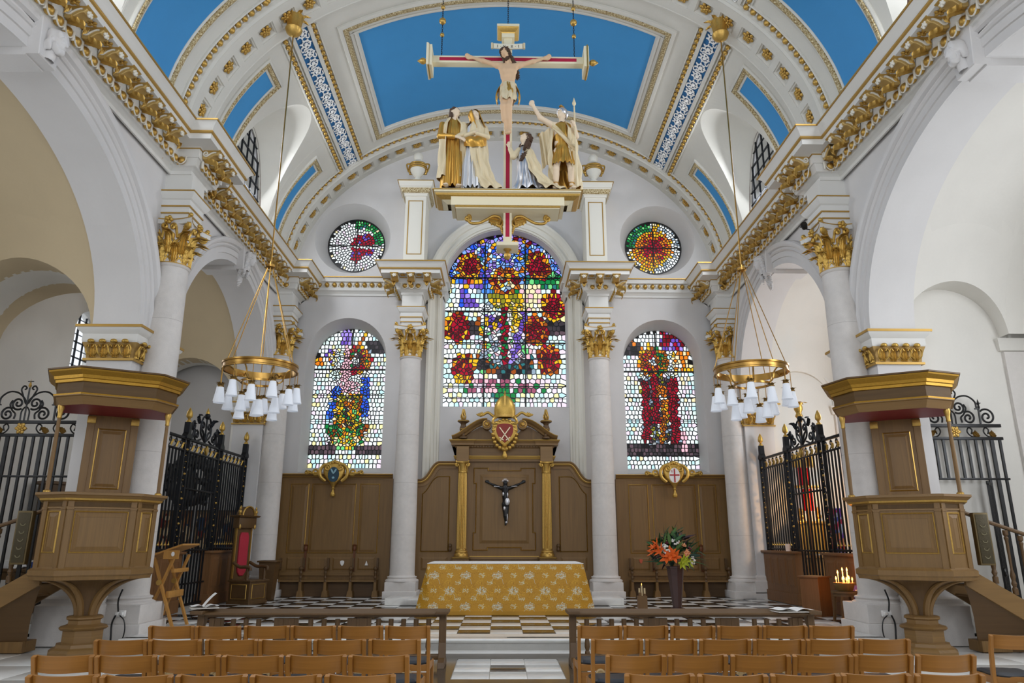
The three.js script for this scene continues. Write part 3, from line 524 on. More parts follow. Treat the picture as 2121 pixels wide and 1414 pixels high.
// modillion: scrolled bracket along +x (out), gilded underside
const modGeo = done([extr([[0, -0.05], [0.05, -0.065], [0.1, -0.06], [0.15, -0.02], [0.2, 0.015], [0.24, 0.02], [0.275, 0.05], [0.28, 0.085], [0, 0.085]], 0.15, 0.008).translate(0, 0, -0.075)], 0.5);
const modTop = done([sweep([[0, 0], [0.02, 0.02], [0.02, 0.035], [0, 0.035]], [V(0, 0.07, -0.085), V(0.28, 0.07, -0.085), V(0.28, 0.07, 0.085), V(0, 0.07, 0.085)].reverse(), V(0, 1, 0))], 0.5);
const modScroll = done([...[-1, 1].flatMap((k) => [tube(curve([...spiral(0.05, 0.012, 1.2, -1.2, -1, 18, 0.06, 0.035), [0.05, 0.035, 0]].slice(0, -1).reverse().concat([[0.13, 0.03, 0], [0.2, 0.06, 0], [0.235, 0.055, 0]]).map((p) => V(p[0], p[1], k * 0.09)), false), 0.014, 40, 5)]), sph(0.035, 0.262, 0.045, 0, 8, 6), ...[0, 1, 2, 3, 4].map((i) => sph(0.022, 0.27, 0.045 + 0.034 * Math.sin(i * 1.257), 0.034 * Math.cos(i * 1.257), 7, 5))], 1);
const modLeaf = done([acanthus(0.19, 0.27, 0.35, 0.1).rotateX(PI / 2 + 0.28).rotateY(PI / 2).translate(0.01, -0.07, 0)], 1);
const coffRose = done([...rosetteFlat()], 1);
function rosetteFlat() { const g = [sph(0.025, 0, -0.015, 0, 7, 5)]; for (let k = 0; k < 5; k++) g.push(sph(0.03, 0, 0, 0, 7, 5).scale(1.1, 0.5, 0.9).translate(0.045, -0.01, 0).rotateY(k * 1.257)); return g; }
function dressCornice(g, a, b, inset0, inset1, recessed) { // brackets, balls, rosettes between two corner points of the frieze path
  const d = b.clone().sub(a), L = d.length(); d.normalize(); const o = d.clone().cross(V(0, 1, 0)).normalize(), turn = Math.atan2(-o.z, o.x);
  const n = Math.max(1, Math.round((L - inset0 - inset1) / 0.4)), st = (L - inset0 - inset1) / n;
  for (let i = 0; i <= n; i++) {
    const p = a.clone().addScaledVector(d, inset0 + i * st).addScaledVector(o, 0.205);
    const put = (nm, ge, ma, dy = 0, dx = 0, par = g) => { const m = obj(nm, ge, ma, par); m.position.set(p.x + o.x * dx, 7.785 + dy, p.z + o.z * dx); m.rotation.y = turn; return m; };
    const m = put('modillion', modGeo, M.modBody); m.rotation.y = turn;
    const sub = (nm, ge, ma) => obj(nm, ge, ma, m);
    sub('modillion_cap', modTop, M.line); sub('scroll', modScroll, M.cream); sub('gilded_leaf', modLeaf, M.gold);
    if (i < n) { const q = a.clone().addScaledVector(d, inset0 + (i + 0.5) * st).addScaledVector(o, 0.38); const r = obj('soffit_rosette', coffRose, M.gold, g); r.position.set(q.x, 7.87, q.z); r.rotation.y = turn; }
  }
  const nb = Math.max(1, Math.round((L + 0.1) / 0.2));
  for (let i = 0; i < nb; i++) { const p = a.clone().addScaledVector(d, (i + 0.5) * L / nb).addScaledVector(o, 0.185); const m = obj('gilded_ball', eggGeo, M.gold, g); m.position.set(p.x, 7.635, p.z); const dd = obj('dart', dartGeo, M.cream, g); dd.position.set(p.x - 0.1 * Math.cos(turn + PI / 2), 7.635, p.z + 0.1 * Math.sin(turn + PI / 2)); dd.rotation.y = turn + PI / 2; }
}
for (const s of [-1, 1]) {
  const g = structGroup(s < 0 ? 'trim_north_cornice' : 'trim_south_cornice');
  const pts = [[-5.8, 2.5], [-5.8, -11.16], [-5.45, -11.16], [-5.45, -11.8], [-5.8, -11.8], [-5.8, -17.33], [-5.45, -17.33], [-5.45, ZE]];
  let path = pts.map(([x, z]) => V(-s * x * (s < 0 ? 1 : 1), 0, z)); path.forEach((p) => { p.x = s * Math.abs(p.x); }); if (s > 0) path.reverse();
  obj('cornice', sweep(CORN, path), M.trim, g, 0.35); obj('gilt_line', goldLines(path), M.line, g);
  for (let i = 0; i < path.length - 1; i++) {
    const a = path[i].clone(), b = path[i + 1].clone();
    if (a.z > -6 && b.z > -6) continue; if (a.z > -5) a.z = -5.56; if (b.z > -5) b.z = -5.56;
    const L = a.distanceTo(b), recess = Math.abs(a.x) > 5.7 && Math.abs(b.x) > 5.7;
    if (L < 0.4) { // short returns carry one bracket
      dressCornice(g, a, b, L * 0.1 + 0.02, L * 0.9 - 0.03); continue; }
    const conc = (p) => recess && (Math.abs(p.z + 11.16) < 0.01 || Math.abs(p.z + 11.8) < 0.01 || Math.abs(p.z + 17.33) < 0.01);
    dressCornice(g, a, b, recess ? (conc(a) ? 0.72 : 0.2) : 0.0, recess ? (conc(b) ? 0.72 : 0.2) : 0.02);
  }
  // break of the cornice over the free-standing column of the east wall
  const h = structGroup('trim_east_cornice'), x = s * EX, q = [V(x - 0.25, 0, ZE), V(x - 0.25, 0, -17.33), V(x + 0.25, 0, -17.33), V(x + 0.25, 0, ZE)];
  obj('cornice', sweep(CORN, q), M.trim, h, 0.35); obj('gilt_line', goldLines(q), M.line, h);
  dressCornice(h, q[0], q[1], 0.35, 0.02); dressCornice(h, q[1], q[2], -0.16, -0.16); dressCornice(h, q[2], q[3], 0.02, 0.35);
}
// ---- columns
const capLeaf1 = done([acanthus(0.235, 0.31, 0.6, 0.08), acanthus(0.11, 0.28, 0.5, 0.12).translate(0, 0, 0.02)], 1), capLeaf2 = done([acanthus(0.25, 0.36, 0.75, 0.22), acanthus(0.12, 0.32, 0.6, 0.26).translate(0, 0, 0.02)], 1);
const volute = done([tube(curve([[0, 0, 0.26], [0, 0.1, 0.28], [0, 0.2, 0.36], ...spiral(0.075, 0.015, 1.4, PI * 0.7, -1, 24).map((p) => [0, 0.2 + p[1] , 0.42 + p[0]])]), 0.036, 48, 6), sph(0.045, 0, 0.2, 0.42, 8, 6), ...[0, 1, 2].map((i) => sph(0.04, 0, 0.31 + i * 0.03, 0.46 + 0.02 * i, 7, 5)), acanthus(0.12, 0.2, 0.5, 0.4).translate(0, 0.02, 0.27)], 1);
const helix = done([-1, 1].map((k) => tube(curve([[k * 0.13, 0, 0.25], [k * 0.11, 0.12, 0.27], ...spiral(0.055, 0.012, 1.2, k > 0 ? 0.4 : PI - 0.4, k > 0 ? 1 : -1, 20).map((p) => [k * 0.07 + p[0] * 0.8, 0.17 + p[1], 0.32])]), 0.024, 36, 5)), 1);
const fleuron = done([...[0, 1, 2, 3, 4].map((i) => sph(0.035, 0.045 * Math.cos(i * 1.257), 0.045 * Math.sin(i * 1.257), 0, 7, 5)), sph(0.03, 0, 0, 0.03, 7, 5)], 1);
const concave = (R, c) => { const o = []; for (let k = 0; k < 4; k++) { const a0 = k * PI / 2 + PI / 4; for (let i = 0; i < 12; i++) { const t = i / 12, p = [Math.cos(a0) * (1 - t) + Math.cos(a0 + PI / 2) * t, Math.sin(a0) * (1 - t) + Math.sin(a0 + PI / 2) * t], m = Math.sin(PI * t) * c, d = a0 + PI / 4; o.push([p[0] * R - Math.cos(d) * m, p[1] * R - Math.sin(d) * m]); } } return o; };
function makeColumn(base) {
  const c = thing('column', '', 'column');
  obj('plinth', [base < 0.1 ? [rbox(0.86, 0.27, 0.86, 0, 0.135, 0, 0.012), rbox(0.78, 0.26, 0.78, 0, 0.4, 0, 0.012)] : [rbox(0.78, 0.16, 0.78, 0, base + 0.08, 0, 0.012), rbox(0.7, 0.21, 0.7, 0, base + 0.255, 0, 0.012)]], M.stone, c, 0.4);
  obj('base', lathe([[0, 0.5], [0.36, 0.5], [0.385, 0.515], [0.385, 0.545], [0.36, 0.56], [0.34, 0.565], [0.325, 0.585], [0.335, 0.595], [0.345, 0.61], [0.335, 0.625], [0.31, 0.63], [0.295, 0.64], [0.29, 0.66]], 40), M.stone, c, 0.6);
  const sh = []; for (let i = 0; i <= 14; i++) { const t = i / 14; sh.push([0.288 - 0.038 * Math.pow(t, 1.7), 0.655 + t * 5.15]); } sh.push([0.255, 5.805], [0.27, 5.82], [0.28, 5.845], [0.27, 5.868], [0.24, 5.87]);
  const shaft = obj('shaft', lathe(sh, 48), M.stone, c, 0.6);
  [1.55, 2.75, 3.9, 4.9].forEach((y) => { const t = (y - 0.655) / 5.15, r = 0.2884 - 0.038 * Math.pow(t, 1.7); obj('drum_joint', lathe([[r - 0.002, y - 0.003], [r + 0.0008, y - 0.003], [r + 0.0008, y + 0.003], [r - 0.002, y + 0.003]], 40), mat(0xb9b4ae, { roughness: 0.9 }), shaft); });
  obj('astragal_line', lathe([[0.27, 5.852], [0.283, 5.852], [0.283, 5.868], [0.26, 5.872]], 40), M.line, shaft);
  const k = obj('capital', lathe([[0, 5.865], [0.24, 5.865], [0.235, 5.95], [0.245, 6.15], [0.27, 6.35], [0.32, 6.52], [0.33, 6.55], [0, 6.55]], 32), M.stone, c, 0.6);
  for (let i = 0; i < 8; i++) { const a = i * PI / 4, p = (nm, ge, r, y, t) => { const m = obj(nm, ge, M.leaf, k); m.position.set(r * Math.sin(t), y, r * Math.cos(t)); m.rotation.y = t; }; p('acanthus_leaf', capLeaf1, 0.245, 5.87, a + PI / 8); p('acanthus_leaf', capLeaf2, 0.255, 6.03, a); }
  for (let i = 0; i < 4; i++) { const a = PI / 4 + i * PI / 2, m = obj('volute', volute, M.leaf, k); m.position.set(0, 6.3, 0); m.rotation.y = a; const h = obj('helix', helix, M.leaf, k); h.position.set(0, 6.3, 0); h.rotation.y = i * PI / 2; const f = obj('fleuron', fleuron, M.leaf, k); f.position.set(0.37 * Math.sin(i * PI / 2), 6.575, 0.37 * Math.cos(i * PI / 2)); f.rotation.y = i * PI / 2; }
  const ab = obj('abacus', extr(concave(0.56, 0.115), 0.085, 0.006).rotateX(-PI / 2).translate(0, 6.535, 0), M.trim, c, 0.4);
  obj('gilt_line', [extr(concave(0.572, 0.115), 0.016).rotateX(-PI / 2).translate(0, 6.61, 0), extr(concave(0.55, 0.113), 0.014).rotateX(-PI / 2).translate(0, 6.532, 0)], M.line, ab, 0.4);
  // the block of architrave and frieze the column carries
  const r = 0.25, R = [V(-r, 0, r), V(r, 0, r), V(r, 0, -0.62), V(-r, 0, -0.62)];
  const e = obj('entablature_block', [sweep([[0, 6.62], [0.0, 6.74], [0.012, 6.74], [0.012, 6.86], [0.025, 6.86], [0.025, 6.98], [0.05, 7.0], [0.09, 7.07], [0.1, 7.1], [0.1, 7.13], [0, 7.15], [0, 7.5]], R, V(0, 1, 0), true), box(0.48, 0.88, 0.8, 0, 7.06, -0.18)], M.trim, c, 0.3);
  obj('gilt_line', [[0.012, 6.735], [0.025, 6.855], [0.1, 7.11]].map(([o, y]) => sweep(gCLf(o - 0.002, y, 0.022, 0.012), R, V(0, 1, 0), true)), M.line, e);
  return c;
}
{
  const f = makeColumn(0), e = makeColumn(0.15), G = 'six columns with gilded leaf capitals';
  const set = (c, x, z, turn, l) => { c.position.set(x, 0, z); c.rotation.y = turn; c.userData.label = l; c.userData.group = G; };
  set(f, -COLX, COLZ, PI / 2, 'tall white column with gilded capital directly behind the pulpit on the left');
  copy(f, [COLX, 0, COLZ], -PI / 2, 'tall white column with gilded capital directly behind the pulpit on the right');
  set(e, -EX, EZ, 0, 'free-standing white column between the centre panelling and the left stall panelling');
  copy(e, [EX, 0, EZ], 0, 'free-standing white column between the centre panelling and the right stall panelling');
  copy(e, [-COLX, 0, EZ], PI / 2, 'white column in the corner behind the tall red-backed throne');
  copy(e, [COLX, 0, EZ], -PI / 2, 'white column in the corner beside the low wooden dado of the right-hand screen');
}
// ---- gilded leaves on the pier imposts
{
  const lf = done([acanthus(0.2, 0.24, 0.3, 0.15), acanthus(0.1, 0.2, 0.2, 0.1).translate(0, 0, 0.02), ...[-1, 1].map((k) => tube(curve([[k * 0.02, 0.02, 0.03], [k * 0.07, 0.06, 0.035], [k * 0.085, 0.14, 0.05], [k * 0.05, 0.19, 0.06], [k * 0.03, 0.15, 0.06]]), 0.012, 16, 5))], 1), bud = done([sph(0.035, 0, 0, 0, 8, 6).scale(1.6, 1, 1)], 1);
  scene.traverse((o) => { const L = o.userData.leafBand; if (!L) return; delete o.userData.leafBand; o.userData.todo = L; });
  const list = []; scene.traverse((o) => { if (o.userData.todo) list.push(o); });
  for (const o of list) {
    const [x0, x1, z0, z1, s] = o.userData.todo; delete o.userData.todo;
    const put = (x, z, t) => { const m = obj('gilded_leaf', lf, M.leaf, o); m.position.set(x, 4.165, z); m.rotation.y = t; const b = obj('gilded_bud', bud, M.leaf, o); b.position.set(x + 0.09 * Math.sin(t) , 4.405, z + 0.09 * Math.cos(t)); b.rotation.y = t; };
    for (let i = 0; i < 4; i++) put(x0 + (i + 0.5) * (x1 - x0) / 4, z0 + 0.03, 0);
    const xn = s < 0 ? x1 + 0.03 : x0 - 0.03, n = Math.round(Math.abs(z1 - z0) / 0.175);
    for (let i = 0; i < n; i++) put(xn, z0 + (i + 0.5) * (z1 - z0) / n, s < 0 ? PI / 2 : -PI / 2);
  }
}
// ================================================================ STAINED GLASS
const PAL = { w: 0xf4fbfb, g: 0xd9efe6, c: 0xbfe3ea, y: 0xf2e7a8, l: 0xe9d6e6, b: 0x2a55d8, B: 0x7fa6f0, s: 0x4f8be0, v: 0x6a4bb4, V: 0xa48ae0, r: 0xa5102a, R: 0x6d0d18, o: 0xe07a1c, O: 0x9a4a14, Y: 0xe8b51e, L: 0x8a8420, e: 0x127a3c, E: 0x6fcf7a, k: 0x3a3338, K: 0x1d1a1e, p: 0xf2b8c4, P: 0x9a5068, d: 0x5e4a52, t: 0x2d6e72, n: 0xf0dcae, x: 0x8fa0b0 };
const palMat = {}; for (const k in PAL) palMat[k] = phys(PAL[k], { transmission: 1, thickness: 0, roughness: 0.25, ior: 1.3 });
const pick = (s) => s[Math.floor(rnd() * s.length)];
const inPoly = (x, y, p) => { let c = false; for (let i = 0, j = p.length - 1; i < p.length; j = i++) if ((p[i][1] > y) !== (p[j][1] > y) && x < (p[j][0] - p[i][0]) * (y - p[i][1]) / (p[j][1] - p[i][1]) + p[i][0]) c = !c; return c; };
const nearSeg = (x, y, a, b, w) => { const dx = b[0] - a[0], dy = b[1] - a[1], t = cl(((x - a[0]) * dx + (y - a[1]) * dy) / (dx * dx + dy * dy)); return Math.hypot(x - a[0] - dx * t, y - a[1] - dy * t) < w; };
function stainedGlass(name, outline, cx, y0, seeds, paint, bars) {
  const w = structGroup(name), N = seeds.length, mine = outline.map((p) => [p[0] - cx, p[1] - y0]), cells = [], gap = 0.023;
  const G = 0.2, grid = new Map(), key = (x, y) => Math.floor(x / G) * 1000 + Math.floor(y / G);
  seeds.forEach((s, i) => { const k = key(s[0], s[1]); if (!grid.has(k)) grid.set(k, []); grid.get(k).push(i); });
  const lead = [], loose = {};
  for (let i = 0; i < N; i++) {
    const [x, y] = seeds[i], near = []; const gx = Math.floor(x / G), gy = Math.floor(y / G);
    for (let a = -2; a <= 2; a++) for (let b = -2; b <= 2; b++) for (const j of grid.get((gx + a) * 1000 + gy + b) || []) if (j !== i) near.push([Math.hypot(seeds[j][0] - x, seeds[j][1] - y), j]);
    near.sort((a, b) => a[0] - b[0]);
    let A = mine, B = mine;
    for (const [d, j] of near.slice(0, 26)) { if (d < 1e-4) continue; const nx = (seeds[j][0] - x) / d, ny = (seeds[j][1] - y) / d, m = nx * (x + seeds[j][0]) / 2 + ny * (y + seeds[j][1]) / 2; A = clipPoly(A, nx, ny, m); B = clipPoly(B, nx, ny, m - gap * 0.5); if (A.length < 3) break; }
    if (A.length < 3) continue;
    let area = 0; for (let k = 0; k < B.length; k++) { const p = B[k], q = B[(k + 1) % B.length]; area += p[0] * q[1] - p[1] * q[0]; }
    // came: ring between the whole cell and the glass, standing proud on both sides
    if (B.length > 2 && Math.abs(area) > 1e-5) { const sh = shape(A); sh.holes.push(new THREE.Path(B.map((p) => new THREE.Vector2(p[0], p[1])))); lead.push(new THREE.ExtrudeGeometry(sh, { depth: 0.012, bevelEnabled: false })); cells.push({ B, area: Math.abs(area), col: paint(x, y) }); } else lead.push(polyGeo(A));
  }
  obj('lead_cames', lead, M.black, w, 0);
  cells.sort((a, b) => b.area - a.area).forEach((c, i) => { if (i < 290) { const m = obj('pane', polyGeo(c.B), palMat[c.col], w, 0); m.position.z = 0.005; } else (loose[c.col] = loose[c.col] || []).push(polyGeo(c.B)); });
  for (const k in loose) { const m = obj('small_panes', loose[k], palMat[k], w, 0); m.position.z = 0.005; m.userData.kind = 'stuff'; }
  for (const [x0, yy0, x1, yy1, r] of bars) obj('saddle_bar', x0 === x1 ? boxB(x0 - r, x0 + r, yy0, yy1, 0.006, 0.03) : boxB(x0, x1, yy0 - r, yy0 + r, 0.006, 0.03), M.black, w);
  obj('window_frame', sweep([[0, -0.03], [-0.035, -0.03], [-0.035, 0.035], [0, 0.035]], mine.map((p) => V(p[0], p[1], 0)), V(0, 0, 1), true), M.black, w);
  w.position.set(cx, y0, ZG); return w;
}
// seeds: staggered courses of roughly rectangular quarries, refined where fine(x, y) says so
function courseSeeds(w, h, sx, sy, fine) {
  const o = []; let r = 0;
  for (let y = sy / 2; y < h; y += sy * rr(0.85, 1.15), r++) for (let x = -w + (r % 2 ? 0.25 : 0.75) * sx; x < w; x += sx * rr(0.7, 1.3)) {
    const f = fine(x, y); if (f === 1) { for (let k = 0; k < 2; k++) o.push([x + rr(-0.45, 0.45) * sx, y + rr(-0.45, 0.45) * sy]); } else o.push([x + rr(-0.08, 0.08) * sx, y + rr(-0.06, 0.06) * sy]);
  }
  return o;
}
{
  const flames = [[-1.0, 3.95], [0.93, 3.97], [1.32, 2.8], [-1.3, 2.16], [0.85, 2.12], [-1.1, 1.06], [1.17, 1.28]];
  const fl = (x, y) => { let m = 9; for (const f of flames) m = Math.min(m, Math.hypot((x - f[0]) / 0.22, (y - f[1]) / 0.3)); return m; };
  const halo = (x, y) => Math.hypot(x, y - 3.52), robe = [[-0.62, 2.9], [0.6, 2.95], [0.75, 1.0], [-0.75, 1.0]];
  const fig = (x, y) => inPoly(x, y, robe) || halo(x, y) < 0.42;
  const paint = (x, y) => {
    const f = fl(x, y), h = halo(x, y); let c = pick('wwwwggccwyl');
    if (y > 3.5) { c = pick('BBssBVVvwbc'); if (y > 4.6) c = pick('vVVBR'); for (const a of [-1.1, -0.55, 0.45, 0.95]) if (nearSeg(x, y, [a * 0.45, 4.9], [a * 1.45, 3.3], 0.035)) c = pick('oOY'); }
    if (y > 2.8 && y < 3.85 && x < -0.45 && x > -1.2) c = pick('vvVvbY');
    if (y > 3.3 && y < 3.75 && x > 0.55 && x < 1.64 - (y - 3.3) * 0.2) c = pick('eeEte');
    if (y > 3.1 && y < 3.5 && x > -0.6 && x < 0.6) c = pick('teBts');
    if (x > 0.42 && x < 1.0 && y > 2.65 && y < 3.5) c = pick('nnnwyp');
    if (y > 2.02 && y < 2.4 && Math.abs(x) > 0.4) c = pick('kkKdk');
    if (Math.hypot(x + 0.75, y - 4.2) < 0.1 || Math.hypot(x - 0.55, y - 4.2) < 0.1) c = 't';
    if (inPoly(x, y, [[-0.6, 2.3], [0.6, 2.3], [0.78, 0.95], [-0.72, 0.95]])) c = pick('wwxlpkxE');
    if (inPoly(x, y, [[-1.05, 3.25], [-0.9, 3.35], [-0.05, 2.95], [-0.05, 2.65], [-0.8, 2.85]])) c = pick('wxwcx');
    if (inPoly(x, y, [[-0.55, 3.15], [0.55, 3.15], [0.5, 2.6], [0.25, 1.6], [0.15, 2.6], [-0.5, 2.9]])) c = pick('YYLYnL');
    if (inPoly(x, y, [[-0.62, 2.5], [-0.15, 2.55], [0.15, 2.1], [-0.5, 2.2]])) c = pick('vvkYv');
    if (nearSeg(x, y, [-0.02, 2.7], [0.0, 1.0], 0.075)) c = pick('rrRre');
    if (nearSeg(x, y, [0.55, 2.6], [0.12, 0.95], 0.08)) c = pick('vvVv');
    if (nearSeg(x, y, [-0.72, 2.4], [-0.5, 1.6], 0.06)) c = pick('oOY');
    if (Math.abs(y - 0.98 - x * x * 0.5) < 0.17 && Math.abs(x) < 0.78) c = pick('kKkOt');
    if (Math.abs(y - 0.58) < 0.15 && Math.abs(x) < 1.1) c = pick('PplePl');
    if (Math.hypot(x / 0.35, (y - 0.3) / 0.16) < 1) c = pick('ete');
    if (h < 0.42) c = h > 0.34 ? pick('YoOY') : h > 0.24 ? pick('oOrR') : pick('YnoY');
    if (h < 0.42 && Math.abs(y - 3.55) < 0.05) c = 'R';
    if (Math.hypot(x / 0.1, (y - 3.36) / 0.17) < 1) c = pick('cxB');
    if (f < 1.5) c = f < 0.85 ? pick('rrRR') : pick('oORYr');
    if (f < 0.3) c = pick('roR');
    return c;
  };
  stainedGlass('window_1', OPEN[0].g, 0, 4.83, courseSeeds(1.64, 4.95, 0.125, 0.135, (x, y) => (fig(x, y) || fl(x, y) < 1.4 || y > 3.6 ? 1 : 0)), paint, [[-1.64, 0.55, 1.64, 0.55, 0.012], [-1.64, 1.3, 1.64, 1.3, 0.012], [-1.64, 1.75, 1.64, 1.75, 0.016], [-1.64, 2.65, 1.64, 2.65, 0.016], [-1.64, 3.62, 1.64, 3.62, 0.02], [-0.56, 0, -0.56, 4.6, 0.02], [0.56, 0, 0.56, 4.6, 0.02], [0, 3.6, 0, 4.9, 0.012], [-1.64, 0.22, 1.64, 0.22, 0.008]]);
}
{
  const paint = (x, y) => {
    const h = Math.hypot(x - 0.16, y - 2.86); let c = pick('wwwgwcglwy');
    if (y > 3.25) { c = pick('wwgcw'); if (Math.abs(x + 0.18) < 0.13) c = pick('Vv'); }
    if (nearSeg(x, y, [0.16, 3.2], [0.42, 3.75], 0.03) || nearSeg(x, y, [0.35, 2.9], [0.9, 3.5], 0.03)) c = pick('oOY');
    if (x > 0.42 && y > 3.02 && y < 3.4) c = pick('kKkx');
    if (x < -0.45 && y > 2.7 && y < 3.2) c = pick('Ynwvo');
    if (h < 0.4) c = h > 0.3 ? pick('OorY') : h > 0.2 ? pick('orOeY') : pick('dOkw');
    if (Math.hypot(x - 0.13, y - 2.84) < 0.1) c = 'w';
    if ((Math.abs(x + 0.12) < 0.105 && y > 2.15 && y < 2.8) || inPoly(x, y, [[-0.22, 2.75], [-0.02, 2.75], [-0.12, 3.4]])) c = 'p';
    if (x > -0.25 && x < 0.28 && y > 1.95 && y < 2.28) c = pick('ppwp');
    if (inPoly(x, y, [[-0.55, 1.25], [-0.4, 2.15], [-0.2, 2.15], [-0.32, 1.25]]) || (Math.abs(x - 0.43) < 0.1 && y > 1.3 && y < 2.4)) c = pick('bbsb');
    if (inPoly(x, y, [[-0.32, 1.95], [0.34, 1.95], [0.42, 0.6], [-0.42, 0.6]])) c = Math.abs(x + 0.15) < 0.07 || Math.abs(x - 0.2) < 0.06 ? pick('EYYL') : pick('LOYekno');
    if (inPoly(x, y, [[-0.62, 1.05], [-0.1, 1.2], [-0.1, 0.85], [-0.4, 0.8]]) || inPoly(x, y, [[0.62, 1.05], [0.3, 1.15], [0.28, 0.82]])) c = pick('eEeO');
    if (Math.abs(x) < 0.3 && y > 0.5 && y < 0.8) c = pick('YnYE');
    if (y > 0.32 && y < 0.56 && Math.abs(x) > 0.25) c = pick('kdkd');
    return c;
  };
  stainedGlass('window_2', OPEN[1].g, -4.13, 3.22, courseSeeds(0.95, 3.75, 0.095, 0.115, (x, y) => (Math.abs(x) < 0.5 && y > 0.6 && y < 3.2 ? 1 : 0)), paint, [[-0.95, 1.2, 0.95, 1.2, 0.008], [-0.95, 0.35, 0.95, 0.35, 0.01], [-0.95, 1.9, 0.95, 1.9, 0.01], [-0.95, 2.6, 0.95, 2.6, 0.022], [0.02, 3.2, 0.02, 3.75, 0.02], [-0.95, 2.95, 0.95, 2.95, 0.008]]);
  const paint2 = (x, y) => {
    const h = Math.hypot(x + 0.12, y - 2.86); let c = pick('wwwwgclwn');
    if (y > 3.3) c = pick('wwgw'); if (x > 0.1 && y > 3.2) c = pick('vVRwr');
    if (x < -0.35 && y > 3.0 && y < 3.35) c = pick('kKk');
    if (nearSeg(x, y, [-0.3, 3.1], [-0.75, 3.5], 0.03) || nearSeg(x, y, [-0.2, 3.2], [-0.45, 3.75], 0.03)) c = pick('oOY');
    if (x > 0.4 && y > 2.55 && y < 3.15) c = pick('nYnwo');
    if (h < 0.42) c = x > -0.05 ? pick('eLOeo') : h > 0.3 ? pick('oOY') : pick('rOo');
    if (Math.hypot((x + 0.14) / 0.08, (y - 2.85) / 0.12) < 1) c = pick('wx');
    if (Math.abs(x) < 0.5 && y > 0.55 && y < 2.45) c = pick('kdxwLk');
    for (const q of [[-0.38, 0.1, 0.7, 2.3], [0.36, 0.12, 0.6, 2.4], [-0.12, 0.1, 1.2, 2.5]]) if (Math.abs(x - q[0]) < q[1] && y > q[2] && y < q[3]) c = pick('rrrR');
    if (nearSeg(x, y, [0.14, 1.9], [0.0, 0.6], 0.085)) c = pick('oYoO');
    if (Math.abs(x - 0.05) < 0.15 && Math.abs(y - 2.08) < 0.14) c = pick('oO');
    if (Math.hypot((x - 0.05) / 0.13, (y - 1.86) / 0.05) < 1) c = 'w';
    if (y > 0.33 && y < 0.6) c = pick('kKkd'); if (Math.abs(x - 0.58) < 0.07 && y < 1.0 && y > 0.4) c = 'p';
    return c;
  };
  stainedGlass('window_3', OPEN[3].g, 4.13, 3.22, courseSeeds(0.95, 3.75, 0.095, 0.115, (x, y) => (Math.abs(x) < 0.5 && y > 0.6 && y < 3.2 ? 1 : 0)), paint2, [[-0.95, 1.25, 0.95, 1.25, 0.008], [-0.95, 0.35, 0.95, 0.35, 0.008], [-0.95, 1.88, 0.95, 1.88, 0.01], [-0.95, 2.58, 0.95, 2.58, 0.022], [-0.05, 3.2, -0.05, 3.75, 0.018], [-0.95, 0.65, 0.95, 0.65, 0.008]]);
  const polar = (n0) => { const o = []; for (let r = 0.05; r < 0.8; r += 0.085) { const n = Math.max(4, Math.round(2 * PI * r / 0.075)); for (let k = 0; k < n; k++) { const a = (k + rr(-0.2, 0.2)) / n * 2 * PI + r * 7, q = r + rr(-0.02, 0.02); o.push([q * Math.cos(a), 0.8 + q * Math.sin(a)]); } } return o; };
  const bars = [[-0.8, 0.8, 0.8, 0.8, 0.016], [0, 0, 0, 1.6, 0.012]];
  stainedGlass('window_4', OPEN[2].g, -4.17, 8.58, polar(), (x, y) => { y -= 0.8; const d = Math.hypot(x - 0.2, y - 0.02), a = Math.atan2(y, x), r = Math.hypot(x, y); let c = pick('wwwwwwl'); if (r > 0.55 && a > 0.1 && a < 1.7) c = pick('eeEet'); if (d < 0.34) c = pick('rrrvr'); if (d < 0.34 && Math.abs(y + 0.02) < 0.05) c = 'w'; if (Math.hypot(x, y + 0.33) < 0.16) c = pick('rvr'); if (r > 0.7 && rnd() < 0.2) c = 'n'; return c; }, bars);
  stainedGlass('window_5', OPEN[4].g, 4.17, 8.58, polar(), (x, y) => { y -= 0.8; const a = Math.atan2(y, x), r = Math.hypot(x, y); let c = r < 0.22 ? pick('rrR') : r < 0.4 ? pick('orOo') : r < 0.58 ? pick('oYYo') : pick('YnwY'); if (r > 0.52 && a > 1.6) c = pick('eeEte'); if (r > 0.55 && a < 1.3 && a > -1.5) c = pick('wwwwx'); return c; }, bars);
}
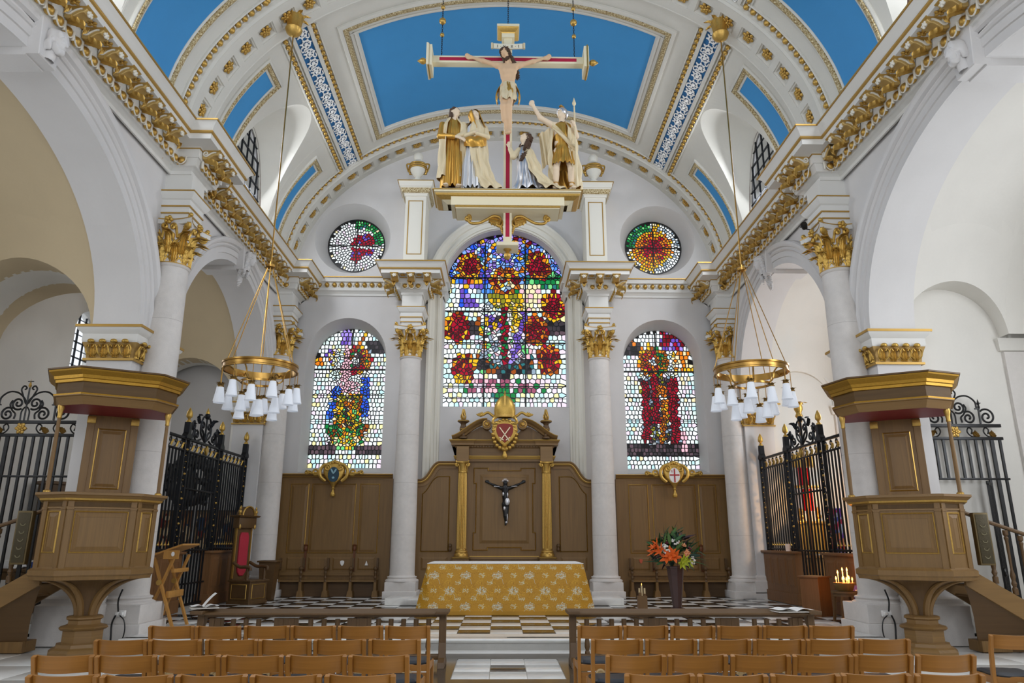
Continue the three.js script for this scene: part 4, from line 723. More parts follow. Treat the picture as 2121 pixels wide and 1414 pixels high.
// ================================================================ THE HANGING ROOD
Object.assign(M, { skin: mat(0xd8b48e, { roughness: 0.6 }), pale: mat(0xe3cdb0, { roughness: 0.6 }), hair: mat(0x4a3322, { roughness: 0.7, bumpMap: bmp, bumpScale: 0.004 }), robe: mat(0xdccba6, { roughness: 0.55, metalness: 0.1 }), robeGold: mat(0xc99a45, { metalness: 0.7, roughness: 0.42 }), silver: mat(0xcfcfd2, { metalness: 0.8, roughness: 0.35 }), creamWood: mat(0xe6dcbc, { roughness: 0.55 }), crimson: mat(0xa80c38, { roughness: 0.7 }) });
const ell = (x, y, z, cx, cy, cz, a, b, c) => { const p = (x - cx) / a, q = (y - cy) / b, r = (z - cz) / c, k = Math.hypot(p, q, r); return (k - 1) * Math.min(a, b, c) * (k > 0.3 ? 1 : 1); };
const headF = (() => { const nose = caps([[0, 0.012, 0.078, 0, -0.03, 0.1, 0.009, 0.014]], 0.01), brow = caps([[-0.045, 0.02, 0.066, 0.045, 0.02, 0.066, 0.012, 0.012], [-0.022, -0.064, 0.072, 0.022, -0.064, 0.072, 0.009, 0.009]], 0.01), neck = caps([[0, -0.07, -0.02, 0, -0.19, -0.035, 0.048, 0.055]], 0.01);
  return (x, y, z) => { let d = smin(ell(x, y, z, 0, 0.025, -0.012, 0.075, 0.092, 0.093), ell(x, y, z, 0, -0.035, 0.02, 0.058, 0.078, 0.066), 0.03); d = smin(d, ell(x, y, z, 0, -0.092, 0.04, 0.03, 0.025, 0.03), 0.02); d = smin(d, neck(x, y, z), 0.025); const ax = Math.abs(x); d = Math.max(d, -ell(ax, y, z, 0.03, 0, 0.092, 0.02, 0.013, 0.022)); d = smin(d, ell(ax, y, z, 0.03, 0.0, 0.07, 0.013, 0.009, 0.011), 0.004); d = smin(d, nose(x, y, z), 0.012); d = smin(d, brow(x, y, z), 0.014); d = smin(d, ell(ax, y, z, 0.077, -0.008, -0.01, 0.011, 0.03, 0.02), 0.008); return d; }; })();
const headGeo = sdfGeo(headF, [-0.11, -0.21, -0.13], [0.11, 0.14, 0.14], 0.0085);
const hairShort = sdfGeo((x, y, z) => { const w = 0.006 * Math.sin(60 * x + 30 * y) + 0.005 * Math.sin(70 * z + 20 * y); let d = ell(x, y, z, 0, 0.03, -0.025, 0.09, 0.1, 0.1) + w; d = Math.max(d, -ell(x, y, z, 0, -0.05, 0.1, 0.075, 0.115, 0.09)); d = smin(d, ell(Math.abs(x), y, z, 0.07, -0.06, -0.04, 0.025, 0.07, 0.045) + w, 0.02); return d; }, [-0.13, -0.15, -0.15], [0.13, 0.15, 0.12], 0.0095);
const hairLong = sdfGeo((x, y, z) => { const w = 0.007 * Math.sin(70 * x + 12 * Math.sin(20 * y)) + 0.004 * Math.sin(80 * z); let d = ell(x, y, z, 0, 0.03, -0.025, 0.09, 0.1, 0.1) + w; d = Math.max(d, -ell(x, y, z, 0, -0.05, 0.1, 0.07, 0.115, 0.09)); d = smin(d, ell(x, y, z, 0, -0.22, -0.1, 0.085, 0.27, 0.05) + w, 0.05); d = smin(d, ell(Math.abs(x), y, z, 0.075, -0.15, -0.03, 0.028, 0.17, 0.045) + w, 0.03); return d; }, [-0.13, -0.52, -0.18], [0.13, 0.15, 0.12], 0.0105);
const beard = sdfGeo((x, y, z) => { const w = 0.005 * Math.sin(90 * x + 40 * y); let d = ell(x, y, z, 0, -0.095, 0.045, 0.045, 0.045, 0.04) + w; d = smin(d, ell(Math.abs(x), y, z, 0.05, -0.06, 0.02, 0.016, 0.045, 0.03) + w, 0.02); return Math.max(d, -ell(x, y, z, 0, -0.062, 0.09, 0.022, 0.008, 0.03)); }, [-0.09, -0.17, -0.04], [0.09, 0.0, 0.11], 0.008);
function putHead(root, pos, yaw, pitch, roll, kind, skin = M.pale) { const h = obj('head', headGeo, skin, root); h.position.set(...pos); h.rotation.set(pitch, yaw, roll, 'YXZ'); if (kind === 'short') obj('hair', hairShort, M.hair, h); if (kind === 'long' || kind === 'christ') obj('hair', hairLong, M.hair, h); if (kind === 'christ') obj('beard', beard, M.hair, h); return h; }
// palm, four unequal fingers and a thumb as capsules; d direction of the hand, n the back of the hand
function handCaps(w, d, n, curl = 0.3, k = 1, side = 1) {
  const D = V(...d).normalize(), N = V(...n).normalize(), S = D.clone().cross(N).normalize().multiplyScalar(side), P = V(...w), o = [], at = (a, b, c) => P.clone().addScaledVector(D, a * k).addScaledVector(S, b * k).addScaledVector(N, c * k), cap = (a, b, r, q) => o.push([a.x, a.y, a.z, b.x, b.y, b.z, r * k, q * k]);
  for (const b of [-0.024, -0.008, 0.008, 0.024]) cap(at(0, b * 0.6, 0), at(0.07, b, 0), 0.013, 0.011);
  [[-0.025, 0.055], [-0.008, 0.07], [0.008, 0.064], [0.024, 0.048]].forEach(([b, L]) => { const m = at(0.07 + L * 0.5, b * 1.15, -curl * L * 0.3), e = at(0.07 + L * (0.95 - curl * 0.4), b * 1.2, -curl * L * 0.9); cap(at(0.07, b, 0), m, 0.0095, 0.009); cap(m, e, 0.009, 0.0075); });
  const t = at(0.045, -0.048, -0.012); cap(at(0.012, -0.02, 0), t, 0.013, 0.0105); cap(t, at(0.075, -0.055, -0.025), 0.0105, 0.008); return o;
}
function limb(parts, mate, name, root, k = 0.02, cell = 0.011) { let lo = [9, 9, 9], hi = [-9, -9, -9]; for (const c of parts) for (let i = 0; i < 3; i++) { const r = Math.max(c[6], c[7]) + 0.03; lo[i] = Math.min(lo[i], c[i] - r, c[i + 3] - r); hi[i] = Math.max(hi[i], c[i] + r, c[i + 3] + r); } return obj(name, sdfGeo(caps(parts, k), lo, hi, cell), mate, root); }
// hanging cloth round a body: rows [height, centre x, centre z, half width, half depth, fold depth]
function drape(rows, o = {}) {
  const { n = 9, tw = 0.6, a0 = 0, a1 = 2 * PI, ph = 0, off = 0, nu = 90, hem = 0.02 } = o;
  return gridGeo(nu, 34, (u, v) => { const q = v * (rows.length - 1), i = Math.min(rows.length - 2, Math.floor(q)), f = q - i, e = f * f * (3 - 2 * f), L = (k) => rows[i][k] + (rows[i + 1][k] - rows[i][k]) * (k ? e : f), th = a0 + (a1 - a0) * u, y = L(0);
    const fold = L(5) * (Math.sin(n * th + tw * y * 6 + ph) * 0.6 + Math.sin(n * 1.7 * th - tw * y * 4 + ph * 2) * 0.4 + 0.5 * Math.abs(Math.sin(n * 0.5 * th + ph))); const dy = v < 0.06 ? hem * Math.sin(n * th + ph) : 0;
    return [L(1) + (L(3) + fold + off) * Math.sin(th), y + dy, L(2) + (L(4) + fold + off) * Math.cos(th)]; });
}
const cloak = (root, rows, o, outer = M.robe, inner = M.robeGold) => { const c = obj('cloak', done(drape(rows, o), 1.2), outer, root); obj('cloak_lining', done([drape(rows, { ...o, off: -0.014 })], 1.2), inner, c); return c; };
{
  const Z = -11.55, r = thing('rood_cross', 'hanging cream and crimson cross with gilded ends above the chancel, carved scroll at its head', 'cross', [0, 0, Z]);
  const panelled = (w, h, d, x, y, ew, eh) => box(w, h, d, x, y, 0);
  obj('post', [rbox(0.15, 4.3, 0.15, 0, 8.5, 0, 0.008)], M.creamWood, r); obj('crossbeam', [rbox(2.86, 0.15, 0.15, 0, 10.08, 0, 0.008)], M.creamWood, r);
  obj('red_inlay', [boxB(-0.035, 0.035, 7.42, 10.42, 0.07, 0.078), boxB(-0.035, 0.035, 6.5, 6.98, 0.07, 0.078), boxB(-1.28, 1.28, 10.045, 10.115, 0.07, 0.079)], M.crimson, r);
  for (const s of [-1, 1]) {
    const e = obj('beam_end', [-1, 1].length && [sweep([[0, 0], [0.05, 0.02], [0.09, 0.045], [0.14, 0.05], [0.16, 0.07], [0.16, 0.1], [0, 0.1]], [V(s * 1.41, 10.155, 0.075), V(s * 1.41, 10.155, -0.075), V(s * 1.41, 10.005, -0.075), V(s * 1.41, 10.005, 0.075)].map((p) => p), V(s, 0, 0).multiplyScalar(s > 0 ? 1 : 1), true), boxB(s * 1.41, s * 1.5, 9.86, 10.3, -0.2, 0.2)], M.creamWood, r, 0.3);
    obj('gilded_moulding', [box(0.03, 0.3, 0.3, s * 1.43, 10.08, 0), box(0.025, 0.47, 0.43, s * 1.47, 10.08, 0)], M.gold, e);
    obj('finial', lathe([[0, 0.2], [0.02, 0.17], [0.055, 0.12], [0.062, 0.08], [0.045, 0.04], [0.02, 0.025], [0.035, 0.0], [0, 0]], 16).rotateZ(-s * PI / 2).translate(s * 1.505, 10.08, 0), M.gold, r);
  }
  const cap = obj('post_cap', [rbox(0.42, 0.05, 0.42, 0, 10.74, 0, 0.008), rbox(0.24, 0.12, 0.24, 0, 10.6, 0, 0.01)], M.creamWood, r);
  obj('gilded_moulding', [sweep([[0, 0], [0.02, 0.04], [0.07, 0.08], [0.09, 0.11], [0, 0.11]], [V(-0.11, 10.6, 0.11), V(0.11, 10.6, 0.11), V(0.11, 10.6, -0.11), V(-0.11, 10.6, -0.11)], V(0, 1, 0), true), sph(0.055, 0, 10.8, 0, 16, 12)], M.gold, cap, 0.4);
  const foot = obj('post_foot', [rbox(0.38, 0.07, 0.38, 0, 6.33, 0, 0.01)], M.creamWood, r);
  obj('gilded_ball', [lathe([[0, 6.1], [0.03, 6.11], [0.06, 6.15], [0.06, 6.2], [0.035, 6.235], [0.03, 6.25], [0.07, 6.28], [0.07, 6.3], [0, 6.3]], 20)], M.gold, foot);
  // inscription scroll
  const cv = document.createElement('canvas'); cv.width = 512; cv.height = 96; const cx = cv.getContext('2d'); cx.fillStyle = '#e4dcc4'; cx.fillRect(0, 0, 512, 96); cx.fillStyle = '#2b2622'; cx.font = 'bold 66px serif'; cx.textAlign = 'center'; [['I', 70], ['N', 190], ['R', 322], ['I', 442]].forEach(([t, x]) => cx.fillText(t, x, 72)); cx.fillStyle = '#b08a3a'; for (const x of [125, 256, 386]) { cx.beginPath(); cx.arc(x, 50, 8, 0, 7); cx.fill(); }
  const ct = new THREE.CanvasTexture(cv); ct.colorSpace = THREE.SRGBColorSpace;
  const sc = new THREE.PlaneGeometry(0.54, 0.11, 24, 1); { const p = sc.attributes.position; for (let i = 0; i < p.count; i++) { const x = p.getX(i); p.setXYZ(i, x, p.getY(i) - 0.25 * (0.07 - x * x) + 0.0, 0.105 - 0.12 * x * x); } sc.computeVertexNormals(); sc.translate(0, 10.36, 0); sc.userData.done = true; }
  const scroll = obj('inscription_scroll', sc, mat(0xffffff, { map: ct, roughness: 0.6 }), r);
  obj('scroll_back', [gridGeo(24, 1, (u, v) => { const x = (u - 0.5) * 0.6; return [x, 10.36 - 0.25 * (0.07 - x * x) + (v - 0.5) * 0.12, 0.095 - 0.12 * x * x]; }), ...[-1, 1].map((k) => cyl(0.022, 0.022, 0.12, k * 0.3, 10.306, 0.085, 10))], M.robe, scroll);
  // platform with mouldings and gilded brackets
  const pf = thing('rood_platform', 'cream and gold moulded platform under the carved group, hung on the foot of the cross', 'platform', [0, 0, Z]);
  const R = (w, d) => [V(-w, 0, d), V(w, 0, d), V(w, 0, -d), V(-w, 0, -d)];
  obj('platform_board', [boxB(-1.27, 1.27, 7.22, 7.27, -0.36, 0.36), boxB(-0.98, 0.98, 7.0, 7.22, -0.28, 0.28)], M.creamWood, pf);
  obj('cornice_moulding', sweep([[0, 7.08], [0.02, 7.09], [0.1, 7.13], [0.17, 7.18], [0.2, 7.2], [0.2, 7.235], [0.24, 7.25], [0.24, 7.275], [0, 7.28]], R(1.05, 0.12), V(0, 1, 0), true), M.creamWood, pf, 0.3);
  obj('gilded_moulding', [sweep([[0.1, 7.125], [0.19, 7.175], [0.205, 7.205], [0.2, 7.21], [0.1, 7.14]], R(1.05, 0.12), V(0, 1, 0), true), sweep([[0, 6.97], [0.05, 6.97], [0.05, 7.0], [0, 7.0]], R(0.86, 0.22), V(0, 1, 0), true), sweep([[0.22, 7.242], [0.25, 7.25], [0.25, 7.262], [0.22, 7.262]], R(1.05, 0.12), V(0, 1, 0), true)], M.gold, pf, 0.3);
  obj('underboard', [boxB(-0.9, 0.9, 6.95, 7.03, -0.25, 0.25)], M.creamWood, pf);
  obj('rocky_ground', [gridGeo(50, 12, (u, v) => [(-1.24 + 2.48 * u), 7.275 + 0.05 * Math.sin(PI * u) * Math.sin(PI * v) + 0.02 * Math.abs(ns(u * 18, v * 5, 3)), -0.33 + 0.66 * v])], mat(0xa8987c, { roughness: 0.9 }), pf);
  for (const s of [-1, 1]) obj('scroll_bracket', [tube(curve([...spiral(0.012, 0.06, 1.2, 0, 1, 16, -0.7, 6.88), [-0.66, 6.8, 0], [-0.5, 6.79, 0], [-0.36, 6.86, 0], [-0.25, 6.92, 0], [-0.14, 6.9, 0], [-0.11, 6.82, 0], ...spiral(0.07, 0.012, 1.2, 1.2, -1, 16, -0.15, 6.78)].map((p) => [-s * p[0], p[1], 0])), 0.026, 90, 7), acanthus(0.16, 0.22, 0.6, 0.2).rotateZ(s * 1.9).translate(s * 0.32, 6.86, 0.02), ...[0, 1, 2, 3].map((i) => sph(0.03 - i * 0.003, s * (0.11 - i * 0.008), 6.71 - i * 0.035, 0, 8, 6))], M.gold, pf, 1);
  // chains
  for (const [x, y0] of [[-1.25, 10.16], [0, 10.85], [1.25, 10.16]]) {
    const c = thing('rood_chain', x ? (x < 0 ? 'black chain with gilded balls holding the left arm of the cross' : 'black chain with gilded balls holding the right arm of the cross') : 'plain black chain rising from the head of the cross', 'chain', [x, y0, Z]);
    const yt = YV + 4.2 * Math.sqrt(1 - (x / 5.65) ** 2) - y0, lk = done(new THREE.TorusGeometry(0.018, 0.006, 5, 8).scale(0.7, 1.5, 1), 1); const n = Math.floor(yt / 0.045);
    const L = []; for (let i = 0; i < n; i++) L.push(lk.clone().rotateY(i % 2 * PI / 2).translate(0, 0.02 + i * 0.045, 0)); tag(obj('chain_links', L, M.black, c, 1), 0, 0, 0, 'stuff');
    if (x) for (const [y, q] of [[0.5, 0.042], [0.81, 0.066], [1.12, 0.042]]) obj('gilded_ball', sph(q, 0, y, 0, 16, 12), M.gold, c); else obj('ceiling_boss', lathe([[0, yt - 0.12], [0.08, yt - 0.1], [0.14, yt - 0.03], [0.16, yt], [0, yt]], 20), M.gold, c);
  }
}
// ---- carved figures
{
  const Z = -11.35;
  { // crucified figure
    const r = thing('crucified_statue', 'carved and painted man hanging on the cross, arms spread, head bowed, cream and gold loincloth', 'statue', [0, 0, -11.38]);
    const arm = (s) => [[s * 0.14, 9.86, 0, s * 0.2, 9.88, 0, 0.06, 0.058], [s * 0.2, 9.88, 0, s * 0.46, 9.985, -0.02, 0.05, 0.038], [s * 0.46, 9.985, -0.02, s * 0.68, 10.08, -0.05, 0.038, 0.024], ...handCaps([s * 0.68, 10.08, -0.05], [s * 0.9, 0.35, 0], [0, 0.2, -1], 0.5, 0.95, s)];
    const leg = (s, kx, z) => [[s * 0.07, 9.36, 0, kx + s * 0.045, 8.93, 0.12 + z, 0.082, 0.055], [kx + s * 0.045, 8.93, 0.12 + z, s * 0.03 + 0.005, 8.55, 0.03 + z, 0.056, 0.033], [kx + s * 0.04, 8.85, 0.08 + z, kx + s * 0.035, 8.72, 0.05 + z, 0.056, 0.05], [s * 0.03, 8.54, 0.03 + z, s * 0.02, 8.42, 0.1 + z, 0.032, 0.026], ...[-2, -1, 0, 1, 2].map((i) => [s * 0.02 + i * 0.012, 8.43, 0.09 + z, s * 0.02 + i * 0.014, 8.395, 0.115 + z, 0.012, 0.009])];
    const body = [[-0.09, 9.82, 0, 0.09, 9.82, 0, 0.085, 0.085], [-0.075, 9.74, 0.015, 0.075, 9.74, 0.015, 0.088, 0.088], [-0.05, 9.64, 0.01, 0.05, 9.64, 0.01, 0.085, 0.085], [-0.035, 9.54, 0, 0.045, 9.54, 0, 0.08, 0.08], [-0.06, 9.4, 0, 0.06, 9.4, 0, 0.095, 0.095], [0, 9.88, 0.02, -0.02, 9.98, 0.05, 0.05, 0.045], ...[-1, 1].flatMap((s) => [0, 1, 2, 3].map((i) => [s * 0.02, 9.73 - i * 0.035, 0.085 - i * 0.004, s * 0.12, 9.7 - i * 0.04, 0.03, 0.012, 0.012])), ...arm(-1), ...arm(1), ...leg(-1, -0.035, 0), ...leg(1, -0.03, 0.03)];
    limb(body, M.skin, 'body', r, 0.035, 0.0115);
    putHead(r, [-0.055, 10.065, 0.09], -0.35, 0.5, 0.3, 'christ', M.skin);
    obj('crown_of_thorns', [0, 1, 2].map((k) => tube(curve(Array.from({ length: 18 }, (_, i) => { const a = i / 18 * 2 * PI; return [-0.06 + 0.097 * Math.cos(a), 10.12 + 0.012 * Math.sin(a * 5 + k * 2) - 0.05 * Math.sin(a) - 0.02 * Math.cos(a), 0.065 + 0.1 * Math.sin(a)]; }), true), 0.008, 60, 5, true)), mat(0x3f3a24, { roughness: 0.8 }), r);
    const lc = obj('loincloth', done([drape([[9.06, -0.01, 0.06, 0.12, 0.13, 0.02], [9.16, 0, 0.04, 0.15, 0.14, 0.025], [9.3, 0, 0.01, 0.155, 0.13, 0.02], [9.42, 0.005, 0, 0.15, 0.115, 0.012], [9.48, 0.01, 0, 0.135, 0.1, 0.008]], { n: 7, tw: 1.6 })], 1.2), M.robe, r);
    obj('gilded_fold', [drape([[9.1, 0.02, 0.09, 0.055, 0.06, 0.02], [9.26, 0.02, 0.1, 0.06, 0.06, 0.02], [9.45, 0.0, 0.07, 0.04, 0.05, 0.012]], { n: 5, nu: 40 }), ...[-1, 1].map((s) => gridGeo(18, 22, (u, v) => { const a = u * PI, b = v * 2.4; return [s * (0.13 + 0.1 * Math.sin(b) * (0.7 + 0.3 * Math.sin(a))), 9.42 - 0.3 * v - 0.06 * Math.sin(a) * v + 0.015 * Math.sin(a * 5), 0.02 + 0.1 * Math.cos(a) * (0.4 + v * 0.6)]; }))], M.robeGold, lc, 1.2);
  }
  { // young man with brown hair
    const r = thing('standing_statue', 'carved barefoot brown-haired man in gold robe and cream cloak, leftmost of the group', 'statue', [-0.98, 7.29, Z]);
    obj('robe', drape([[0.05, 0, 0, 0.17, 0.15, 0.03], [0.5, 0, 0, 0.17, 0.14, 0.03], [0.9, 0, 0, 0.16, 0.12, 0.02], [1.15, 0, 0, 0.17, 0.115, 0.012], [1.36, 0, -0.01, 0.13, 0.09, 0.006], [1.43, 0.01, -0.01, 0.055, 0.06, 0]], { n: 11, tw: 0.2 }), M.robeGold, r, 1.2);
    cloak(r, [[0.24, -0.03, -0.03, 0.21, 0.17, 0.03], [0.6, -0.02, -0.02, 0.21, 0.17, 0.035], [1.0, -0.01, -0.01, 0.21, 0.16, 0.03], [1.25, 0, 0, 0.215, 0.14, 0.02], [1.42, 0, 0, 0.1, 0.09, 0.01]], { n: 8, tw: 0.8, a0: 0.75, a1: 5.9 });
    limb([[-0.19, 1.3, 0.02, -0.22, 1.05, 0.06, 0.06, 0.055], [-0.22, 1.05, 0.06, 0.02, 0.97, 0.19, 0.058, 0.05]], M.robeGold, 'sleeve', r, 0.03, 0.014); limb([[0.18, 1.3, 0.02, 0.2, 1.1, 0.07, 0.06, 0.05], [0.2, 1.1, 0.07, 0.1, 0.98, 0.17, 0.05, 0.042]], M.robe, 'sleeve', r, 0.03, 0.014);
    limb([[0.02, 0.97, 0.19, 0.06, 0.96, 0.2, 0.026, 0.024], ...handCaps([0.06, 0.96, 0.2], [1, -0.25, 0.1], [0, 0.4, 1], 0.5, 0.9)], M.pale, 'hand', r, 0.012, 0.008); limb([[0.1, 0.98, 0.17, 0.15, 0.93, 0.19, 0.026, 0.024], ...handCaps([0.14, 0.94, 0.19], [1, -0.5, 0.1], [0, 0.4, 1], 0.6, 0.9)], M.pale, 'hand', r, 0.012, 0.008);
    for (const [x, z, a] of [[-0.08, 0.13, -0.1], [0.1, 0.1, 0.5]]) limb([[x, 0.07, z - 0.03, x + a * 0.05, 0.035, z + 0.06, 0.04, 0.034], ...[-2, -1, 0, 1, 2].map((i) => [x + a * 0.05 + i * 0.014, 0.025, z + 0.06, x + a * 0.1 + i * 0.016, 0.018, z + 0.12, 0.014, 0.01])], M.pale, 'foot', r, 0.015, 0.009);
    putHead(r, [0.03, 1.56, 0], 0.75, -0.25, -0.1, 'short');
  }
  { // veiled woman
    const r = thing('veiled_statue', 'carved veiled woman in cream mantle lined with gold, hands clasped, second from left', 'statue', [-0.58, 7.29, Z]);
    obj('dress', drape([[0.02, -0.05, 0.02, 0.16, 0.15, 0.03], [0.4, -0.05, 0.01, 0.14, 0.13, 0.03], [0.9, -0.02, 0, 0.15, 0.12, 0.015], [1.2, -0.01, 0, 0.16, 0.11, 0.01], [1.38, 0, 0, 0.07, 0.07, 0]], { n: 13, tw: 0.1 }), mat(0xd9dadb, { metalness: 0.4, roughness: 0.45 }), r, 1.2);
    cloak(r, [[0.02, 0.24, 0.0, 0.26, 0.14, 0.03], [0.25, 0.1, 0, 0.22, 0.16, 0.035], [0.6, 0.03, 0, 0.19, 0.16, 0.03], [0.95, 0.0, 0.0, 0.19, 0.16, 0.025], [1.2, 0, 0, 0.19, 0.13, 0.015], [1.4, 0, -0.02, 0.1, 0.11, 0.008]], { n: 9, tw: 1.2, a0: -0.5, a1: 5.3 });
    obj('gilded_swag', [gridGeo(40, 14, (u, v) => { const a = -1.5 + 3.0 * u; return [0.2 * Math.sin(a), 0.86 + 0.12 * v - 0.09 * Math.cos(a) * (1 - v), 0.02 + (0.17 + 0.05 * Math.sin(PI * v) + 0.012 * Math.sin(a * 7 + v * 5)) * Math.cos(a * 0.8)]; })], M.robeGold, r, 1.2);
    limb([[-0.17, 1.25, 0, -0.2, 1.03, 0.07, 0.055, 0.05], [-0.2, 1.03, 0.07, -0.02, 1.05, 0.19, 0.05, 0.042]], M.robe, 'sleeve', r, 0.03, 0.014); limb([[0.17, 1.25, 0, 0.21, 1.03, 0.08, 0.055, 0.05], [0.21, 1.03, 0.08, 0.04, 1.02, 0.2, 0.05, 0.042]], M.robe, 'sleeve', r, 0.03, 0.014);
    limb([...handCaps([-0.03, 1.05, 0.19], [1, 0.15, 0.25], [0, 0.5, 1], 0.5, 0.85), ...handCaps([0.06, 1.03, 0.2], [-1, 0.3, 0.2], [0, 0.5, 1], 0.5, 0.85, -1)], M.pale, 'hands', r, 0.012, 0.008);
    const h = putHead(r, [-0.01, 1.47, 0.04], 0.3, -0.05, 0.3, 'none');
    obj('veil', [gridGeo(44, 20, (u, v) => { const a = 0.62 + (2 * PI - 1.24) * u, k = v < 0.55 ? 1 : Math.cos((v - 0.55) / 0.45 * PI / 2), y = v < 0.55 ? -0.3 + v / 0.55 * 0.33 : 0.03 + 0.1 * Math.sin((v - 0.55) / 0.45 * PI / 2); const w = (0.105 + 0.05 * Math.max(0, 0.4 - v) + 0.006 * Math.sin(a * 9)) * Math.max(0.04, k); return [w * Math.sin(a), y + 0.01, -0.02 + w * 1.12 * Math.cos(a)]; })], M.robeGold, h, 1.2);
  }
  { // kneeling woman at the foot of the cross
    const r = thing('kneeling_statue', 'carved kneeling woman with long brown hair reaching up to the cross', 'statue', [0.36, 7.29, Z]);
    obj('robe', drape([[0.02, 0.02, -0.02, 0.26, 0.2, 0.03], [0.2, 0.0, -0.02, 0.19, 0.18, 0.03], [0.42, -0.03, 0, 0.15, 0.14, 0.02], [0.7, -0.05, 0, 0.14, 0.11, 0.012], [0.86, -0.05, 0, 0.1, 0.08, 0.006], [0.92, -0.05, 0, 0.05, 0.05, 0]], { n: 9 }), M.silver, r, 1.2);
    cloak(r, [[0.0, 0.34, 0.02, 0.32, 0.2, 0.03], [0.12, 0.2, 0, 0.25, 0.19, 0.03], [0.4, 0.03, 0, 0.18, 0.16, 0.03], [0.7, -0.04, 0, 0.165, 0.13, 0.02], [0.9, -0.05, -0.01, 0.08, 0.09, 0.01]], { n: 8, tw: 1.4, a0: -0.2, a1: 4.6 });
    limb([[-0.16, 0.8, 0.03, -0.26, 0.66, 0.05, 0.055, 0.05], [-0.26, 0.66, 0.05, -0.32, 0.83, 0.02, 0.048, 0.04]], M.robe, 'sleeve', r, 0.03, 0.013);
    limb([[-0.32, 0.83, 0.02, -0.35, 0.91, 0.0, 0.026, 0.022], ...handCaps([-0.345, 0.9, 0.0], [0.1, 1, -0.1], [-0.3, 0, 1], 0.5, 0.9)], M.pale, 'hand', r, 0.012, 0.008);
    putHead(r, [-0.05, 1.04, 0.02], -0.85, -0.45, 0.05, 'long');
  }
  { // soldier
    const r = thing('soldier_statue', 'carved soldier with gilded helmet, raised arm and spear, far right of the group', 'statue', [0.98, 7.29, Z]);
    const legs = [-1, 1].flatMap((s) => [[s * 0.08, 0.75, 0, s * 0.13, 0.42, 0.06, 0.075, 0.052], [s * 0.13, 0.42, 0.06, s * 0.14, 0.08, 0.0, 0.054, 0.035], [s * 0.13, 0.34, 0.03, s * 0.135, 0.24, 0.01, 0.055, 0.05], [s * 0.14, 0.05, 0.0, s * 0.16, 0.03, 0.14, 0.038, 0.028], ...[-2, -1, 0, 1, 2].map((i) => [s * 0.16 + i * 0.014, 0.025, 0.13, s * 0.165 + i * 0.016, 0.02, 0.17, 0.013, 0.01])]);
    limb([...legs, [-0.08, 0.78, 0, 0.08, 0.78, 0, 0.1, 0.1], [-0.06, 0.95, 0, 0.06, 0.95, 0, 0.1, 0.1], [-0.09, 1.15, 0, 0.09, 1.15, 0, 0.11, 0.11], [-0.13, 1.3, 0, 0.13, 1.3, 0, 0.075, 0.075], [-0.17, 1.31, 0.02, -0.4, 1.42, 0.08, 0.058, 0.045], [-0.4, 1.42, 0.08, -0.53, 1.66, 0.1, 0.044, 0.028], ...handCaps([-0.53, 1.66, 0.1], [-0.25, 0.95, 0], [0, 0, 1], 0.7, 0.95), [0.17, 1.3, 0, 0.24, 1.08, 0.04, 0.058, 0.045], [0.24, 1.08, 0.04, 0.2, 1.22, 0.15, 0.044, 0.028], ...handCaps([0.2, 1.22, 0.15], [-0.2, 1, 0.2], [0.9, 0, 0.3], 1.0, 0.9)], M.pale, 'body', r, 0.03, 0.012);
    obj('tunic', [drape([[0.5, 0, 0.01, 0.2, 0.17, 0.02], [0.75, 0, 0, 0.17, 0.14, 0.015], [0.88, 0, 0, 0.14, 0.12, 0.004], [1.1, 0, 0, 0.17, 0.13, 0.004], [1.3, 0, 0, 0.19, 0.11, 0.002], [1.38, 0, 0, 0.06, 0.07, 0]], { n: 16 })], M.robeGold, r, 1.2);
    cloak(r, [[0.12, 0.1, -0.08, 0.22, 0.1, 0.03], [0.4, 0.04, -0.06, 0.26, 0.14, 0.04], [0.8, 0, -0.03, 0.25, 0.15, 0.035], [1.15, 0, 0, 0.22, 0.15, 0.025], [1.36, 0, 0, 0.12, 0.1, 0.01]], { n: 8, tw: 1.5, a0: 0.35, a1: 5.4 });
    obj('cloak_swag', [gridGeo(30, 16, (u, v) => { const t = u; return [-0.2 + 0.42 * t, 1.28 - 0.75 * t * 0.6 - 0.12 * v + 0.02 * Math.sin(v * 14), 0.16 + 0.03 * Math.sin(v * 9 + t * 5) - 0.06 * (t - 0.5) ** 2]; }), gridGeo(20, 24, (u, v) => [-0.22 - 0.2 * Math.sin(PI * u * 0.5) * (1 - v * 0.3), 1.28 - 0.7 * v - 0.1 * u, -0.02 - 0.1 * u + 0.03 * Math.sin(u * 14 + v * 3)])], M.robe, r, 1.2);
    const h = putHead(r, [-0.01, 1.54, 0.02], -0.7, -0.3, 0.05, 'none');
    obj('helmet', [sdfGeo((x, y, z) => Math.max(Math.abs(ell(x, y, z, 0, 0.035, -0.015, 0.092, 0.1, 0.108)) - 0.007, -ell(x, y, z, 0, -0.04, 0.11, 0.075, 0.075, 0.07), -y - 0.03), [-0.13, -0.12, -0.16], [0.13, 0.16, 0.14], 0.009)], M.silver, h);
    obj('crest', extr([[-0.1, 0.02], [-0.13, 0.1], [-0.08, 0.18], [0, 0.2], [0.08, 0.17], [0.1, 0.11], [0.05, 0.13], [-0.05, 0.12]], 0.03, 0.005).translate(0, 0, -0.015).rotateY(-PI / 2), M.robeGold, h, 0.6);
    for (const s of [-1, 1]) obj('boot_strap', [0.1, 0.17, 0.24].map((y) => new THREE.TorusGeometry(0.048, 0.009, 6, 14).rotateX(PI / 2).translate(s * 0.138, y, 0.01)), M.robeGold, r, 1);
    obj('spear', [bar([0.22, 0.02, 0.17], [0.2, 1.6, 0.17], 0.014, 8), lathe([[0, 1.6], [0.03, 1.64], [0.035, 1.67], [0, 1.79]], 8, 0.2, 0, 0.17)], M.robe, r);
  }
}
